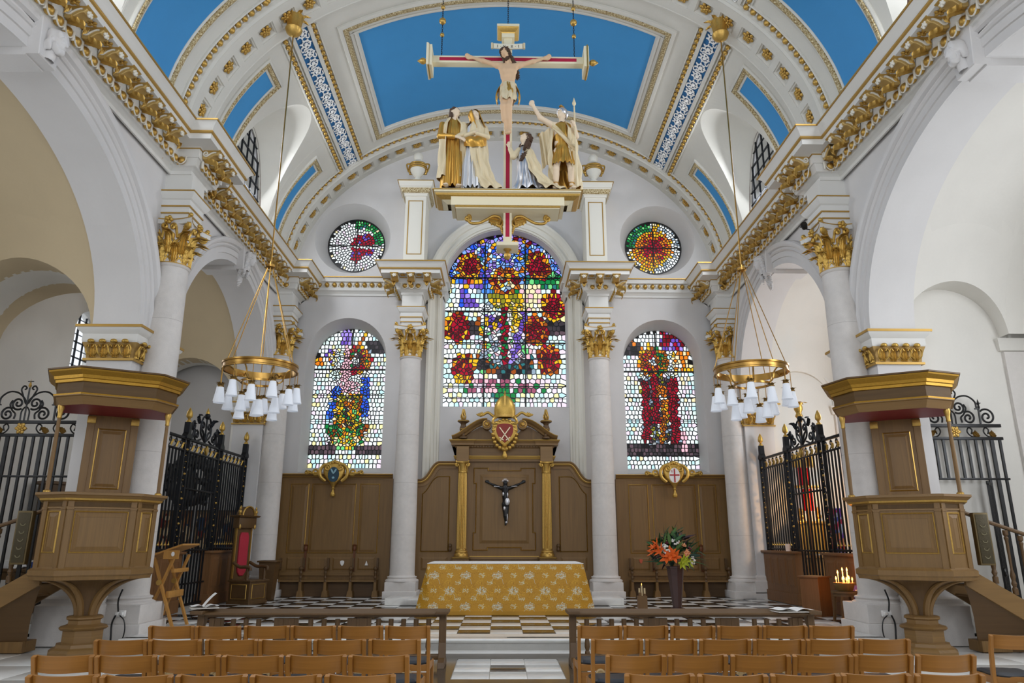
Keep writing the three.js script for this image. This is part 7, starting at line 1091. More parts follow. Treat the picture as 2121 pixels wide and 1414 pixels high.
// ---- throne
{
  const r = thing('throne', 'tall oak throne with a narrow red upholstered back and gilded trim', 'throne', [-5.5, DAIS, -16.05], 1.22);
  obj('seat_box', [rbox(0.56, 0.44, 0.52, 0, 0.24, 0.1, 0.006), rbox(0.62, 0.035, 0.58, 0, 0.46, 0.1, 0.008), rbox(0.6, 0.06, 0.56, 0, 0.03, 0.1, 0.006)], M.oakD, r, 0.25);
  obj('gilt_moulding', [gilt(-0.2, 0.2, 0.12, 0.38, 0.362, 0.016), gilt(-0.18, 0.18, 0.12, 0.38, 0.29, 0.016).rotateY(-PI / 2).translate(0.0, 0, 0.1), gilt(-0.18, 0.18, 0.12, 0.38, 0.29, 0.016).rotateY(PI / 2).translate(0, 0, 0.1)], M.gold, r);
  obj('tall_back', [rbox(0.5, 1.3, 0.07, 0, 1.1, -0.17, 0.006)], M.oakD, r, 0.25);
  const up = [[-0.12, 0.62], [-0.05, 0.55], [0.05, 0.55], [0.12, 0.62], [0.14, 0.7], [0.14, 1.36], [0.1, 1.44], [-0.1, 1.44], [-0.14, 1.36], [-0.14, 0.7]];
  obj('red_upholstery', extr(up, 0.03, 0.012).translate(0, 0, -0.14), mat(0xb4283c, { roughness: 0.7, map: plast, bumpMap: bmp, bumpScale: 0.006 }), r, 0.5); obj('gilt_moulding', [sweep([[0, 0], [-0.01, 0.03], [-0.03, 0.03], [-0.035, 0]], up.map((p) => V(p[0], p[1], -0.133)), V(0, 0, 1), true), boxB(-0.255, -0.225, 0.5, 1.72, -0.16, -0.125), boxB(0.225, 0.255, 0.5, 1.72, -0.16, -0.125)], M.gold, r, 0.4);
  const hd = obj('arched_head', [rbox(0.56, 0.22, 0.16, 0, 1.64, -0.14, 0.008), sweep([[0, 0], [0.04, 0.01], [0.06, 0.04], [0, 0.05]], [V(-0.28, 1.75, -0.06), V(0.28, 1.75, -0.06), V(0.28, 1.75, -0.22), V(-0.28, 1.75, -0.22)], V(0, 1, 0), true), new THREE.CylinderGeometry(0.2, 0.2, 0.16, 24, 1, false, 0, PI).rotateX(PI / 2).rotateZ(PI / 2).translate(0, 1.78, -0.14)], M.oakD, r, 0.4);
  obj('gilt_moulding', [new THREE.TorusGeometry(0.19, 0.02, 8, 24, PI).translate(0, 1.79, -0.055), ...[-1, 1].map((k) => lathe([[0, 0], [0.04, 0.01], [0.02, 0.03], [0.04, 0.07], [0.035, 0.1], [0.015, 0.12], [0.025, 0.15], [0, 0.2]], 12, k * 0.26, 1.79, -0.08)), ...[-1, 1].map((k) => lathe([[0, 0], [0.025, 0.02], [0.03, 0.06], [0.02, 0.1], [0, 0.12]], 10, k * 0.24, 1.5, -0.07))], M.gold, hd, 0.8);
  for (const k of [-1, 1]) obj('arm', [tube(curve([[k * 0.26, 0.82, -0.12], [k * 0.27, 0.74, 0.06], [k * 0.28, 0.74, 0.24], [k * 0.28, 0.72, 0.33], [k * 0.28, 0.67, 0.33]]), 0.035, 24, 8), lathe([[0, 0.46], [0.04, 0.47], [0.025, 0.52], [0.04, 0.57], [0.028, 0.63], [0.035, 0.7]], 12, k * 0.27, 0, 0.27)], M.oakD, r, 0.8);
  const b = thing('wooden_bin', 'dark flared wooden bin standing behind the throne', 'bin', [-5.3, DAIS, -17.0]);
  obj('body', gridGeo(4, 6, (u, v) => { const c = [[-1, 1], [1, 1], [1, -1], [-1, -1], [-1, 1]][Math.round(u * 4)], w = 0.13 + 0.05 * v; return [c[0] * w, 0.8 * v, c[1] * w]; }), M.oakDH, b, 0.2); obj('rim', [rbox(0.44, 0.04, 0.44, 0, 0.82, 0, 0.008)], M.oakDH, b);
}
// ---- wrought-iron screens in the arcade
function scrollBar(pts, r = 0.014) { return tube(curve(pts), r, Math.max(20, pts.length * 2), 5); }
const cS = (x, y, r, a0, turns, dir, rin = 0.02) => spiral(r, rin, turns, a0, dir, 26, x, y);
for (const s of [-1, 1]) {
  const sd = s < 0 ? 'left' : 'right', L = (z) => -(z + 14.75), g0 = thing('screen_dado', s < 0 ? 'panelled wooden dado under the left iron screen' : 'panelled wooden dado under the right iron screen', 'dado', [s * 6.15, DAIS, -14.75], -s * PI / 2);
  // local x runs along the arcade, +z faces the nave
  const sg = -s; // local x = sg * (z + 14.75) so that the mapping keeps the nave in front
  const q = (z) => (s < 0 ? -(z + 14.75) : (z + 14.75));
  const runs = [[-17.28, -15.45], [-14.05, -12.2]];
  for (const [za, zb] of runs) { const a = Math.min(q(za), q(zb)), b = Math.max(q(za), q(zb)); obj('dado_body', [boxB(a, b, 0, 1.02, -0.12, 0.12), boxB(a - 0.02, b + 0.02, 0, 0.22, -0.15, 0.15)], M.screenWood, g0); obj('capping', rbox(b - a + 0.08, 0.05, 0.36, (a + b) / 2, 1.045, 0, 0.01), M.screenWood, g0);
    const n = 4, w = (b - a - 0.1) / n; for (let i = 0; i < n; i++) obj('panel', fielded(a + 0.05 + i * w + 0.04, a + 0.05 + (i + 1) * w - 0.04, 0.34, 0.94, 0.121, 0.05, 0.012), M.screenWood, g0, 0.2); }
  const r = thing('iron_screen', s < 0 ? 'black wrought-iron screen with gilded acorn finials and crest, left of the altar' : 'black wrought-iron screen with gilded acorn finials and crest, right of the altar', 'screen', [s * 6.15, 0, -14.75], -s * PI / 2);
  const y0 = 1.22, yb = 3.08, yt = 3.31, ends = [q(-12.2), q(-17.28)], lo = Math.min(...ends), hi = Math.max(...ends);
  obj('top_rail', [rbox(hi - lo, 0.05, 0.06, (lo + hi) / 2, yt, 0, 0.006), rbox(hi - lo, 0.035, 0.05, (lo + hi) / 2, yb, 0, 0.006)], M.iron, r); obj('bottom_rail', runs.map(([a, b]) => rbox(Math.abs(b - a), 0.04, 0.05, (q(a) + q(b)) / 2, y0 + 0.04, 0, 0.006)), M.iron, r);
  const fin = done(lathe([[0, 0], [0.05, 0.0], [0.045, 0.03], [0.02, 0.05], [0.03, 0.08], [0.055, 0.1], [0.06, 0.14], [0.05, 0.2], [0.025, 0.25], [0.012, 0.28], [0, 0.29]], 14), 0.8), posts = [-12.3, -13.9, -15.6, -17.15];
  for (const z of posts) {
    const x = q(z), low = z === -13.9 || z === -15.6 ? DAIS : y0, p = obj('panelled_post', [rbox(0.04, yt - low, 0.07, x - 0.1, (yt + low) / 2, 0, 0.004), rbox(0.04, yt - low, 0.07, x + 0.1, (yt + low) / 2, 0, 0.004), extr([[-0.12, yt], [0.12, yt], [0.11, yt + 0.06], [0.06, yt + 0.12], [0.05, yt + 0.32], [-0.05, yt + 0.32], [-0.06, yt + 0.12], [-0.11, yt + 0.06]], 0.1, 0.006).translate(x, 0, -0.05), ...[1.6, 2.0, 2.4, 2.8].flatMap((y) => [-1, 1].map((k) => scrollBar(cS(x + k * 0.035, y + k * 0.06, 0.045, k > 0 ? PI : 0, 1.1, k, 0.01), 0.009)))], M.iron, r, 0.4);
    const f = obj('gilded_finial', fin, M.leaf, p); f.position.set(x, yt + 0.32, 0);
    for (let i = 0; i < 16; i++) { const l = obj('gilded_leaf', sph(0.011 + (i % 4 === 3 ? 0.012 : 0), x + (i % 2 ? 0.02 : -0.02), 1.38 + i * 0.115, 0.03, 7, 5), M.leaf, p, 1); }
  }
  const barG = done([box(0.028, 1, 0.028, 0, 0.5, 0)], 0);
  const bars = (za, zb, n, yl) => { for (let i = 1; i < n; i++) { const x = q(za) + (q(zb) - q(za)) * i / n, b = obj('upright_bar', box(0.028, yb - yl, 0.028, x, (yb + yl) / 2, 0), M.iron, r); if (yl > 1) obj('gilded_tip', lathe([[0, 0], [0.022, 0.02], [0.01, 0.06], [0, 0.12]], 8, x, yl + 0.1, 0.01), M.leaf, b); } };
  bars(-12.4, -13.78, 10, y0); bars(-15.72, -17.05, 10, y0); bars(-14.02, -15.48, 10, DAIS + 0.06);
  obj('gate_rail', [rbox(1.46, 0.035, 0.05, q(-14.75), 2.38, 0, 0.004), rbox(1.46, 0.035, 0.05, q(-14.75), 1.24, 0, 0.004), rbox(1.46, 0.05, 0.05, q(-14.75), DAIS + 0.08, 0, 0.004), rbox(1.46, 0.03, 0.05, q(-14.75), 0.62, 0, 0.004)], M.iron, r);
  // frieze of reversed scrolls with gilded leaves
  for (let i = 0; i < 22; i++) { const x = lo + (i + 0.5) * (hi - lo) / 22; if (posts.some((z) => Math.abs(q(z) - x) < 0.12)) continue; const m = Math.abs(x) < 0.12; if (m) obj('gilded_lozenge', extr([[0, -0.1], [0.08, 0], [0, 0.1], [-0.08, 0]], 0.03, 0.01).translate(x, (yt + yb) / 2, 0), M.leaf, r); else { obj('frieze_scroll', scrollBar([[x - 0.08, yb + 0.02, 0], [x - 0.02, yb + 0.06, 0], [x + 0.03, yb + 0.14, 0], [x, yb + 0.19, 0], [x - 0.04, yb + 0.15, 0], [x - 0.03, yb + 0.1, 0]], 0.012), M.iron, r); obj('gilded_leaf', acanthus(0.08, 0.12, 0.4, 0.1).rotateZ(-0.5).translate(x + 0.02, yb + 0.03, 0.012), M.leaf, r, 1); } }
  // crest over the gate
  const cr = obj('crest', [-1, 1].flatMap((k) => [scrollBar([...cS(k * 0.16, yt + 0.36, 0.1, -PI / 2, 1.3, k, 0.02).reverse(), [k * 0.1, yt + 0.2, 0], [k * 0.02, yt + 0.05, 0]], 0.022), scrollBar([[k * 0.02, yt + 0.05, 0], [k * 0.24, yt + 0.2, 0], [k * 0.25, yt + 0.4, 0], [k * 0.14, yt + 0.55, 0], [k * 0.02, yt + 0.52, 0]], 0.02), scrollBar([...cS(k * 0.42, yt + 0.14, 0.12, -PI / 2, 1.4, k, 0.02).reverse(), [k * 0.2, yt + 0.08, 0]], 0.02), scrollBar([...cS(k * 0.58, yt + 0.3, 0.09, PI / 2, 1.2, -k, 0.02).reverse(), [k * 0.6, yt + 0.1, 0], [k * 0.66, yt, 0]], 0.02), acanthus(0.12, 0.2, 0.4, 0.1).rotateZ(-k * 0.8).translate(k * 0.28, yt + 0.4, 0), acanthus(0.12, 0.18, 0.4, 0.1).rotateZ(-k * 0.9).translate(k * 0.5, yt + 0.22, 0)]).concat([sph(0.06, 0, yt + 0.58, 0, 10, 8), bar([0, yt, 0], [0, yt + 0.6, 0], 0.02)]), M.iron, r, 0.8);
  obj('gilded_finial', lathe([[0, 0], [0.03, 0.01], [0.04, 0.05], [0.02, 0.1], [0, 0.16]], 12, 0, yt + 0.6, 0), M.leaf, cr, 0.8);
  // gate of plain bars with scrolled overthrow across the aisle
  const gx = s * (s < 0 ? 7.43 : 6.98), hw = s < 0 ? 0.98 : 0.7, gt = thing('iron_gate', s < 0 ? 'black iron bars with scrolled overthrow across the left aisle' : 'black iron bars with scrolled overthrow across the right aisle', 'gate', [gx, 0, -11.05]);
  const nb = Math.round(hw * 2 / 0.127);
  for (let i = 0; i <= nb; i++) { const x = -hw + 2 * hw * i / nb; if (s > 0 && Math.abs(x + 0.05) < 0.42) obj('upright_bar', box(0.036, 0.62, 0.03, x, 2.66, 0), M.black, gt); else obj('upright_bar', box(i % 4 === 2 ? 0.055 : 0.036, 2.95, 0.03, x, 1.475, 0), M.black, gt); }
  obj('rail', rbox(hw * 2 + 0.1, 0.045, 0.05, 0, 2.97, 0, 0.004), M.black, gt); obj('rail', rbox(hw * 2 + 0.1, 0.05, 0.05, 0, 3.17, 0, 0.004), M.black, gt); obj('rail', rbox(hw * 2 + 0.1, 0.03, 0.04, 0, 2.35, 0, 0.004), M.black, gt); obj('rail', rbox(hw * 2, 0.04, 0.04, 0, 0.12, 0, 0.004), M.black, gt);
  const O = 3.19; for (const k of [-1, 1]) {
    obj('overthrow_scroll', [scrollBar([[k * 0.42, O + 0.26, 0], [k * 0.41, O + 0.36, 0], [k * 0.3, O + 0.45, 0], [k * 0.16, O + 0.44, 0], [k * 0.04, O + 0.34, 0], [0, O + 0.25, 0]], 0.014), scrollBar([...cS(k * 0.13, O + 0.27, 0.1, -PI / 2 - k * 0.6, 1.5, k, 0.02).reverse()], 0.016), scrollBar([[k * 0.22, O + 0.32, 0], [k * 0.25, O + 0.26, 0], [k * 0.2, O + 0.16, 0], [k * 0.15, O + 0.11, 0], [k * 0.16, O + 0.03, 0]], 0.014)], M.black, gt, 0.8);
    obj('overthrow_scroll', [scrollBar(cS(k * 0.27, O + 0.105, 0.105, PI / 2 + k * 0.6, 1.5, -k, 0.02), 0.016), scrollBar([...cS(k * 0.56, O + 0.12, 0.13, PI / 2 + k * 0.8, 1.6, -k, 0.02)], 0.016)], M.black, gt, 0.8);
    obj('overthrow_scroll', [scrollBar([[k * 0.02, O + 0.27, 0], [k * 0.09, O + 0.42, 0], [k * 0.12, O + 0.5, 0], [k * 0.08, O + 0.55, 0], [k * 0.04, O + 0.51, 0], [k * 0.07, O + 0.49, 0]], 0.013)], M.black, gt, 0.8);
    obj('stepped_bar', [box(0.022, 0.24, 0.022, k * 0.45, O + 0.13, 0), box(0.08, 0.02, 0.022, k * 0.43, O + 0.25, 0), lathe([[0, 0], [0.02, 0.02], [0.012, 0.06], [0.022, 0.08], [0, 0.16]], 8, k * 0.46, O + 0.25, 0), box(0.08, 0.012, 0.012, k * 0.46, O + 0.34, 0)], M.black, gt);
  }
  obj('spear_finial', [bar([0, O, 0], [0, O + 0.6, 0], 0.012), box(0.09, 0.012, 0.012, 0, O + 0.62, 0), tube(curve([[-0.06, O, 0], [-0.055, O + 0.16, 0], [0, O + 0.22, 0], [0.055, O + 0.16, 0], [0.06, O, 0]]), 0.012, 20, 5)], M.black, gt); obj('gilded_spear', lathe([[0, 0], [0.025, 0.05], [0.01, 0.1], [0, 0.16]], 8, 0, O + 0.5, 0), M.gold, gt);
  obj('gilded_rosette', [extr([[0, -0.085], [0.085, 0], [0, 0.085], [-0.085, 0]], 0.02, 0.008).translate(0, 3.07, 0.01), rosetteGeo.clone().scale(0.7, 0.7, 0.7).rotateX(PI / 2).translate(0, 3.07, 0.03)], M.gold, gt);
  for (let i = 1; i * 0.26 < hw; i++) for (const k of [-1, 1]) { const x = k * i * 0.26; obj('frieze_scroll', scrollBar([[x + k * 0.08, 2.99, 0], [x, 3.01, 0], [x - k * 0.05, 3.08, 0], [x - k * 0.02, 3.14, 0], [x + k * 0.03, 3.11, 0], [x + k * 0.01, 3.04, 0]], 0.011), M.black, gt, 0.8); obj('gilded_leaf', acanthus(0.09, 0.12, 0.4, 0.1).rotateZ(k * 0.8).translate(x + k * 0.13, 3.0, 0.01), mat(0x8a6a30, { metalness: 0.6, roughness: 0.5 }), gt, 1); }
  if (s > 0) { const lf = thing('gate_leaf', 'swung-open leaf of the right aisle gate, black vertical bars', 'gate', [7.42, 0, -11.05], 0.9); for (let i = 0; i < 5; i++) obj('upright_bar', box(0.04, 2.1, 0.03, -0.02 - i * 0.12, 1.2, 0), M.black, lf); obj('rail', rbox(0.55, 0.05, 0.035, -0.26, 2.26, 0, 0.004), M.black, lf); obj('rail', rbox(0.55, 0.05, 0.035, -0.26, 0.17, 0, 0.004), M.black, lf); obj('lock', new THREE.TorusGeometry(0.05, 0.016, 6, 14).translate(-0.5, 1.0, 0.03), M.black, lf); }
}
// ---- ring chandeliers
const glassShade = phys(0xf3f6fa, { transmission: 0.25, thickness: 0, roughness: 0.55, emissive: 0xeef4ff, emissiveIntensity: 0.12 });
function chandelier(s, label) {
  const r = thing('chandelier', label, 'chandelier', [s * 4.11, 0, -11.7], 0, 'ring chandeliers'), R = 0.6;
  obj('ring', lathe([[R - 0.03, 4.13], [R + 0.005, 4.13], [R + 0.005, 4.15], [R - 0.005, 4.16], [R - 0.005, 4.21], [R + 0.01, 4.22], [R + 0.015, 4.245], [R - 0.03, 4.245], [R - 0.03, 4.13]], 64), M.brass, r, 0.5);
  obj('inner_ring', lathe([[0.27, 3.93], [0.3, 3.93], [0.3, 3.965], [0.27, 3.965], [0.27, 3.93]], 40), M.brass, r, 0.5);
  obj('hub', lathe([[0, 5.95], [0.03, 5.96], [0.08, 5.99], [0.085, 6.03], [0.03, 6.04], [0.02, 6.1], [0, 6.1]], 24), M.brass, r, 0.6); obj('rod', bar([0, 6.05, 0], [0, 10.85, 0], 0.013, 8), M.brass, r);
  const bs = obj('ceiling_boss', lathe([[0, 10.7], [0.05, 10.72], [0.13, 10.78], [0.16, 10.86], [0.13, 10.92], [0.15, 11.05], [0.17, 11.15], [0, 11.15]], 24), M.gold, r, 0.7); for (let i = 0; i < 8; i++) { const l = obj('acanthus_leaf', done(acanthus(0.15, 0.34, 0.4, 0.2), 1), M.leaf, bs), a = i * PI / 4; l.position.set(0.12 * Math.sin(a), 10.82, 0.12 * Math.cos(a)); l.rotation.y = a; }
  for (let i = 0; i < 6; i++) { const a = i * PI / 3 + 0.3; obj('suspension_rod', bar([0.05 * Math.sin(a), 5.97, 0.05 * Math.cos(a)], [(R - 0.01) * Math.sin(a), 4.24, (R - 0.01) * Math.cos(a)], 0.008, 6), M.brass, r); obj('scroll_arm', tube(curve([[R - 0.02, 4.15, 0], [R - 0.1, 4.2, 0], [R - 0.2, 4.12, 0], [0.36, 3.99, 0], [0.3, 3.95, 0]].map((p) => [p[0] * Math.sin(a + 0.5), p[1], p[0] * Math.cos(a + 0.5)])), 0.014, 22, 6), M.brass, r, 1); }
  const cone = done(lathe([[0.045, 0], [0.05, -0.015], [0.062, -0.1], [0.082, -0.22], [0.092, -0.265], [0.088, -0.265], [0.078, -0.22], [0.055, -0.1], [0.042, -0.01]], 24), 0.7), cp = done([lathe([[0, 0.05], [0.012, 0.045], [0.02, 0.03], [0.05, 0.01], [0.05, -0.01], [0, -0.01]], 12), ...[0, 1, 2, 3, 4, 5].map((i) => acanthus(0.05, 0.06, 0.3, 0.5).translate(0, -0.01, 0.03).rotateY(i * PI / 3))], 0.8);
  const lamp = (a, q, y, up) => { const x = q * Math.sin(a), z = q * Math.cos(a), l = obj('lamp_holder', cp, mat(0x7a6034, { metalness: 0.9, roughness: 0.4 }), r); l.position.set(x, y, z); const g = obj('glass_shade', cone, glassShade, l); obj('hanging_rod', bar([0, 0.04, 0], [0, up - y, 0], 0.006, 6), M.brass, l); };
  for (let i = 0; i < 12; i++) lamp(i * PI / 6 + 0.15, R + 0.01, i % 2 ? 3.88 : 3.8, 4.14);
  for (let i = 0; i < 6; i++) lamp(i * PI / 3 + 0.4, 0.3, i % 2 ? 3.7 : 3.62, 3.94);
  return r;
}
chandelier(-1, 'brass ring chandelier with white glass shades hanging on the left'); chandelier(1, 'brass ring chandelier with white glass shades hanging on the right');
// ---- flower vase
{
  const v = thing('flower_vase', 'tall tapering dark bronze vase holding the bouquet before the right stalls', 'vase', [3.32, DAIS, -14.6]);
  obj('body', [prism(hexPts(0.13, 8), 0, 0.04), gridGeo(8, 1, (u, w) => { const a = u * 2 * PI, q = 0.085 + 0.085 * w; return [q * Math.sin(a), 0.04 + 0.74 * w, q * Math.cos(a)]; })], mat(0x5c4a48, { metalness: 0.5, roughness: 0.35 }), v, 0.2); obj('rim', sweep([[-0.01, 0], [0.012, 0.005], [0.012, 0.03], [-0.01, 0.03]], polyRing(hexPts(0.17, 8), 0.77), V(0, 1, 0), true), mat(0x5c4a48, { metalness: 0.5, roughness: 0.35 }), v);
  const b = thing('flower_bouquet', 'bouquet of orange lilies, white and peach flowers with dark foliage in the bronze vase', 'bouquet', [3.32, 0.93, -14.6]);
  seed = 31; const petal = (w, l, c) => gridGeo(4, 6, (u, q) => { const x = (u - 0.5) * w * Math.sin(PI * Math.min(1, q * 0.9 + 0.1)); return [x, q * l * 0.7 + c * q * q * 0.0, l * (0.25 + 0.75 * q) * Math.sin(q * 1.3) + 0.01 * Math.cos(u * 6)]; });
  const lily = done([0, 1, 2, 3, 4, 5].map((i) => petal(0.06, 0.13, 0).rotateY(i * PI / 3)), 1), rose = done([sph(0.03, 0, 0.03, 0, 8, 6), ...[0, 1, 2, 3, 4, 5, 6].map((i) => petal(0.06, 0.06, 0).rotateY(i * 0.9))], 1), leafG = done(petal(0.07, 0.2, 0), 1), blade = done(gridGeo(3, 8, (u, q) => [(u - 0.5) * 0.035 * (1 - q), q * 0.3, 0.12 * q * q]), 1), clus = done(Array.from({ length: 14 }, () => sph(0.016, rr(-0.05, 0.05), rr(0, 0.05), rr(-0.05, 0.05), 6, 4)), 1);
  const aim = (m, d, p) => { m.position.set(...p); m.quaternion.setFromUnitVectors(V(0, 1, 0), V(...d).normalize()); m.rotateY(rnd() * 6); };
  const greens = [0x1f4a2a, 0x2f5c2c, 0x17382a, 0x4a6b2a, 0x3b2630].map((c) => mat(c, { roughness: 0.6 }));
  for (let i = 0; i < 210; i++) { const a = rnd() * 2 * PI, e = rr(-0.25, 1.45), q = rr(0.1, 0.36), d = [Math.cos(e) * Math.sin(a), Math.sin(e) + 0.15, Math.cos(e) * Math.cos(a)], m = obj('leaf', i % 3 ? leafG : blade, greens[i % 5], b); aim(m, d, [d[0] * q * 1.2, 0.14 + d[1] * q * 1.25, d[2] * q]); }
  const fl = (nm, g, c, pos, k = 1) => { const m = obj(nm, k === 1 ? g : done(g.clone().scale(k, k, k), 1), mat(c, { roughness: 0.55 }), b), d = [pos[0], pos[1] - 0.1, pos[2]]; aim(m, d, pos); };
  for (const p of [[-0.36, 0.38, 0.1], [-0.3, 0.3, 0.2], [-0.14, 0.24, 0.3], [-0.08, 0.2, 0.32], [-0.2, 0.18, 0.28], [-0.4, 0.3, 0.12]]) fl('lily', lily, 0xe8671a, p, 1.15);
  for (const p of [[-0.2, 0.32, 0.26], [-0.02, 0.46, 0.2], [0.26, 0.14, 0.26], [-0.24, 0.36, 0.2]]) fl('white_flower', clus, 0xf1f1ea, p, 1.3);
  for (const p of [[0.12, 0.4, 0.24], [0.18, 0.28, 0.28], [0.08, 0.42, 0.2], [0.14, 0.24, 0.3]]) fl('rose', rose, 0xeaa274, p);
  for (const p of [[0.1, 0.14, 0.32], [0.18, 0.1, 0.3], [0.06, 0.08, 0.32]]) fl('yellow_green_flower', lily, 0xb6c22e, p, 0.9);
  for (const p of [[-0.24, 0.22, 0.26], [-0.16, 0.44, 0.18], [0.24, 0.34, 0.2]]) fl('dark_red_flower', rose, 0x5d1426, p, 0.8);
}
// ---- small rustic candle box, votive stand, wooden pedestal, notice board
{
  const c = thing('candle_box', 'small rustic wooden post box with candle stubs on the tiles before the right rail', 'candle holder', [2.6, DAIS, -14.35]);
  obj('box', [rbox(0.17, 0.27, 0.15, 0, 0.135, 0, 0.006), rbox(0.05, 0.07, 0.06, -0.04, 0.3, 0.02, 0.006), rbox(0.05, 0.05, 0.06, 0.05, 0.29, -0.02, 0.006)], wood(0x7d5d36), c, 0.3); obj('candle', [cyl(0.02, 0.018, 0.18, 0, 0.27, 0, 10), cyl(0.018, 0.016, 0.1, 0.05, 0.31, 0.02, 10), cyl(0.018, 0.016, 0.08, -0.05, 0.33, 0.02, 10)], mat(0xd8c49a, { roughness: 0.5 }), c); obj('candle_flame', lathe([[0, 0], [0.008, 0.012], [0.006, 0.03], [0, 0.05]], 8, 0, 0.455, 0), mat(0xffd9a0, { emissive: 0xffb050, emissiveIntensity: 3 }), c);
  const st = thing('votive_stand', 'small round-topped wooden stand on splayed legs by the right pulpit', 'stand', [5.62, 0, -12.45]);
  obj('table_top', [cyl(0.22, 0.22, 0.03, 0, 0.6, 0, 28), cyl(0.19, 0.19, 0.05, 0, 0.55, 0, 28)], M.oakDH, st, 0.5); for (const [x, z] of [[-1, -1], [1, -1], [-1, 1], [1, 1]]) obj('leg', slatBetween([x * 0.17, 0, z * 0.17], [x * 0.12, 0.58, z * 0.12], 0.035, 0.035), M.oakDH, st);
  const bo = thing('votive_bowl', 'sand-filled brass bowl with burning votive candles on the round stand', 'bowl', [5.62, 0.632, -12.45]);
  obj('bowl', lathe([[0, 0], [0.11, 0], [0.13, 0.02], [0.165, 0.12], [0.175, 0.13], [0.16, 0.13], [0.15, 0.115], [0, 0.11]], 28), mat(0x9a7b4c, { metalness: 0.5, roughness: 0.45 }), bo, 0.6);
  [[-0.1, 0.02, 0.16], [0.02, -0.06, 0.2], [0.07, 0.0, 0.2], [-0.05, 0.07, 0.06], [0.01, 0.08, 0.05], [0.06, 0.07, 0.07], [0.12, 0.05, 0.05], [-0.1, -0.06, 0.06], [0.0, 0.01, 0.06], [0.1, -0.05, 0.08]].forEach(([x, z, h]) => { const k = obj('votive_candle', cyl(0.008, 0.008, h, x, 0.11, z, 8), mat(0xf2e6c8, { roughness: 0.5 }), bo); obj('candle_flame', lathe([[0, 0], [0.012, 0.015], [0.009, 0.04], [0, 0.065]], 10, x, 0.11 + h, z), mat(0xfff0c8, { emissive: 0xffa53a, emissiveIntensity: 9 }), k); });
  const pl = new THREE.PointLight(0xffa850, 0.9, 6); pl.name = 'candle_glow'; pl.position.set(5.6, 0.92, -12.38); pl.shadow.radius = 4; scene.add(pl);
  const nb = thing('notice_panel', 'purple and white printed panel leaning behind the votive stand', 'notice', [5.95, 0, -12.62], -0.5); nb.rotation.x = -0.08; obj('board', rbox(0.16, 0.62, 0.012, 0, 0.4, 0, 0.003), mat(0x5a2f9c, { roughness: 0.5 }), nb); obj('white_print', [rbox(0.14, 0.2, 0.014, 0, 0.2, 0.001, 0.002), box(0.06, 0.08, 0.014, -0.02, 0.6, 0.002), box(0.04, 0.05, 0.014, 0.03, 0.5, 0.002)], M.white, nb);
  const pd = thing('wooden_pedestal', 'low square oak pedestal beside the votive stand', 'pedestal', [5.55, DAIS - 0.15, -13.45], 0.6); obj('body', [rbox(0.36, 0.8, 0.36, 0, 0.4, 0, 0.006), rbox(0.42, 0.03, 0.42, 0, 0.81, 0, 0.006), rbox(0.42, 0.1, 0.42, 0, 0.05, 0, 0.008)], M.screenWood, pd, 0.2);
  const j = thing('candle_jar', 'small pale glass jar candle on the right dado capping', 'candle', [6.02, DAIS + 1.07, -15.75]); obj('jar', lathe([[0, 0], [0.05, 0], [0.052, 0.15], [0.048, 0.15], [0.046, 0.01], [0, 0.01]], 16), mat(0xf2d9c8, { roughness: 0.4 }), j, 0.5); obj('wax', cyl(0.044, 0.044, 0.09, 0, 0.012, 0, 14), mat(0xf6efe0), j);
  const sp = thing('spotlight', 'small black spotlight fixed beside the right-hand gilded capital', 'spotlight', [5.27, 6.75, -11.6]); obj('lamp_body', [lathe([[0, 0], [0.045, 0.01], [0.06, 0.09], [0.05, 0.12], [0, 0.12]], 16).rotateX(1.0).rotateY(-0.6)], M.black, sp, 0.5); obj('bracket', [bar([0, 0, 0], [0.12, -0.05, 0.05], 0.012), bar([-0.02, 0.04, 0], [-0.09, 0.02, 0.02], 0.01)], M.black, sp);
}
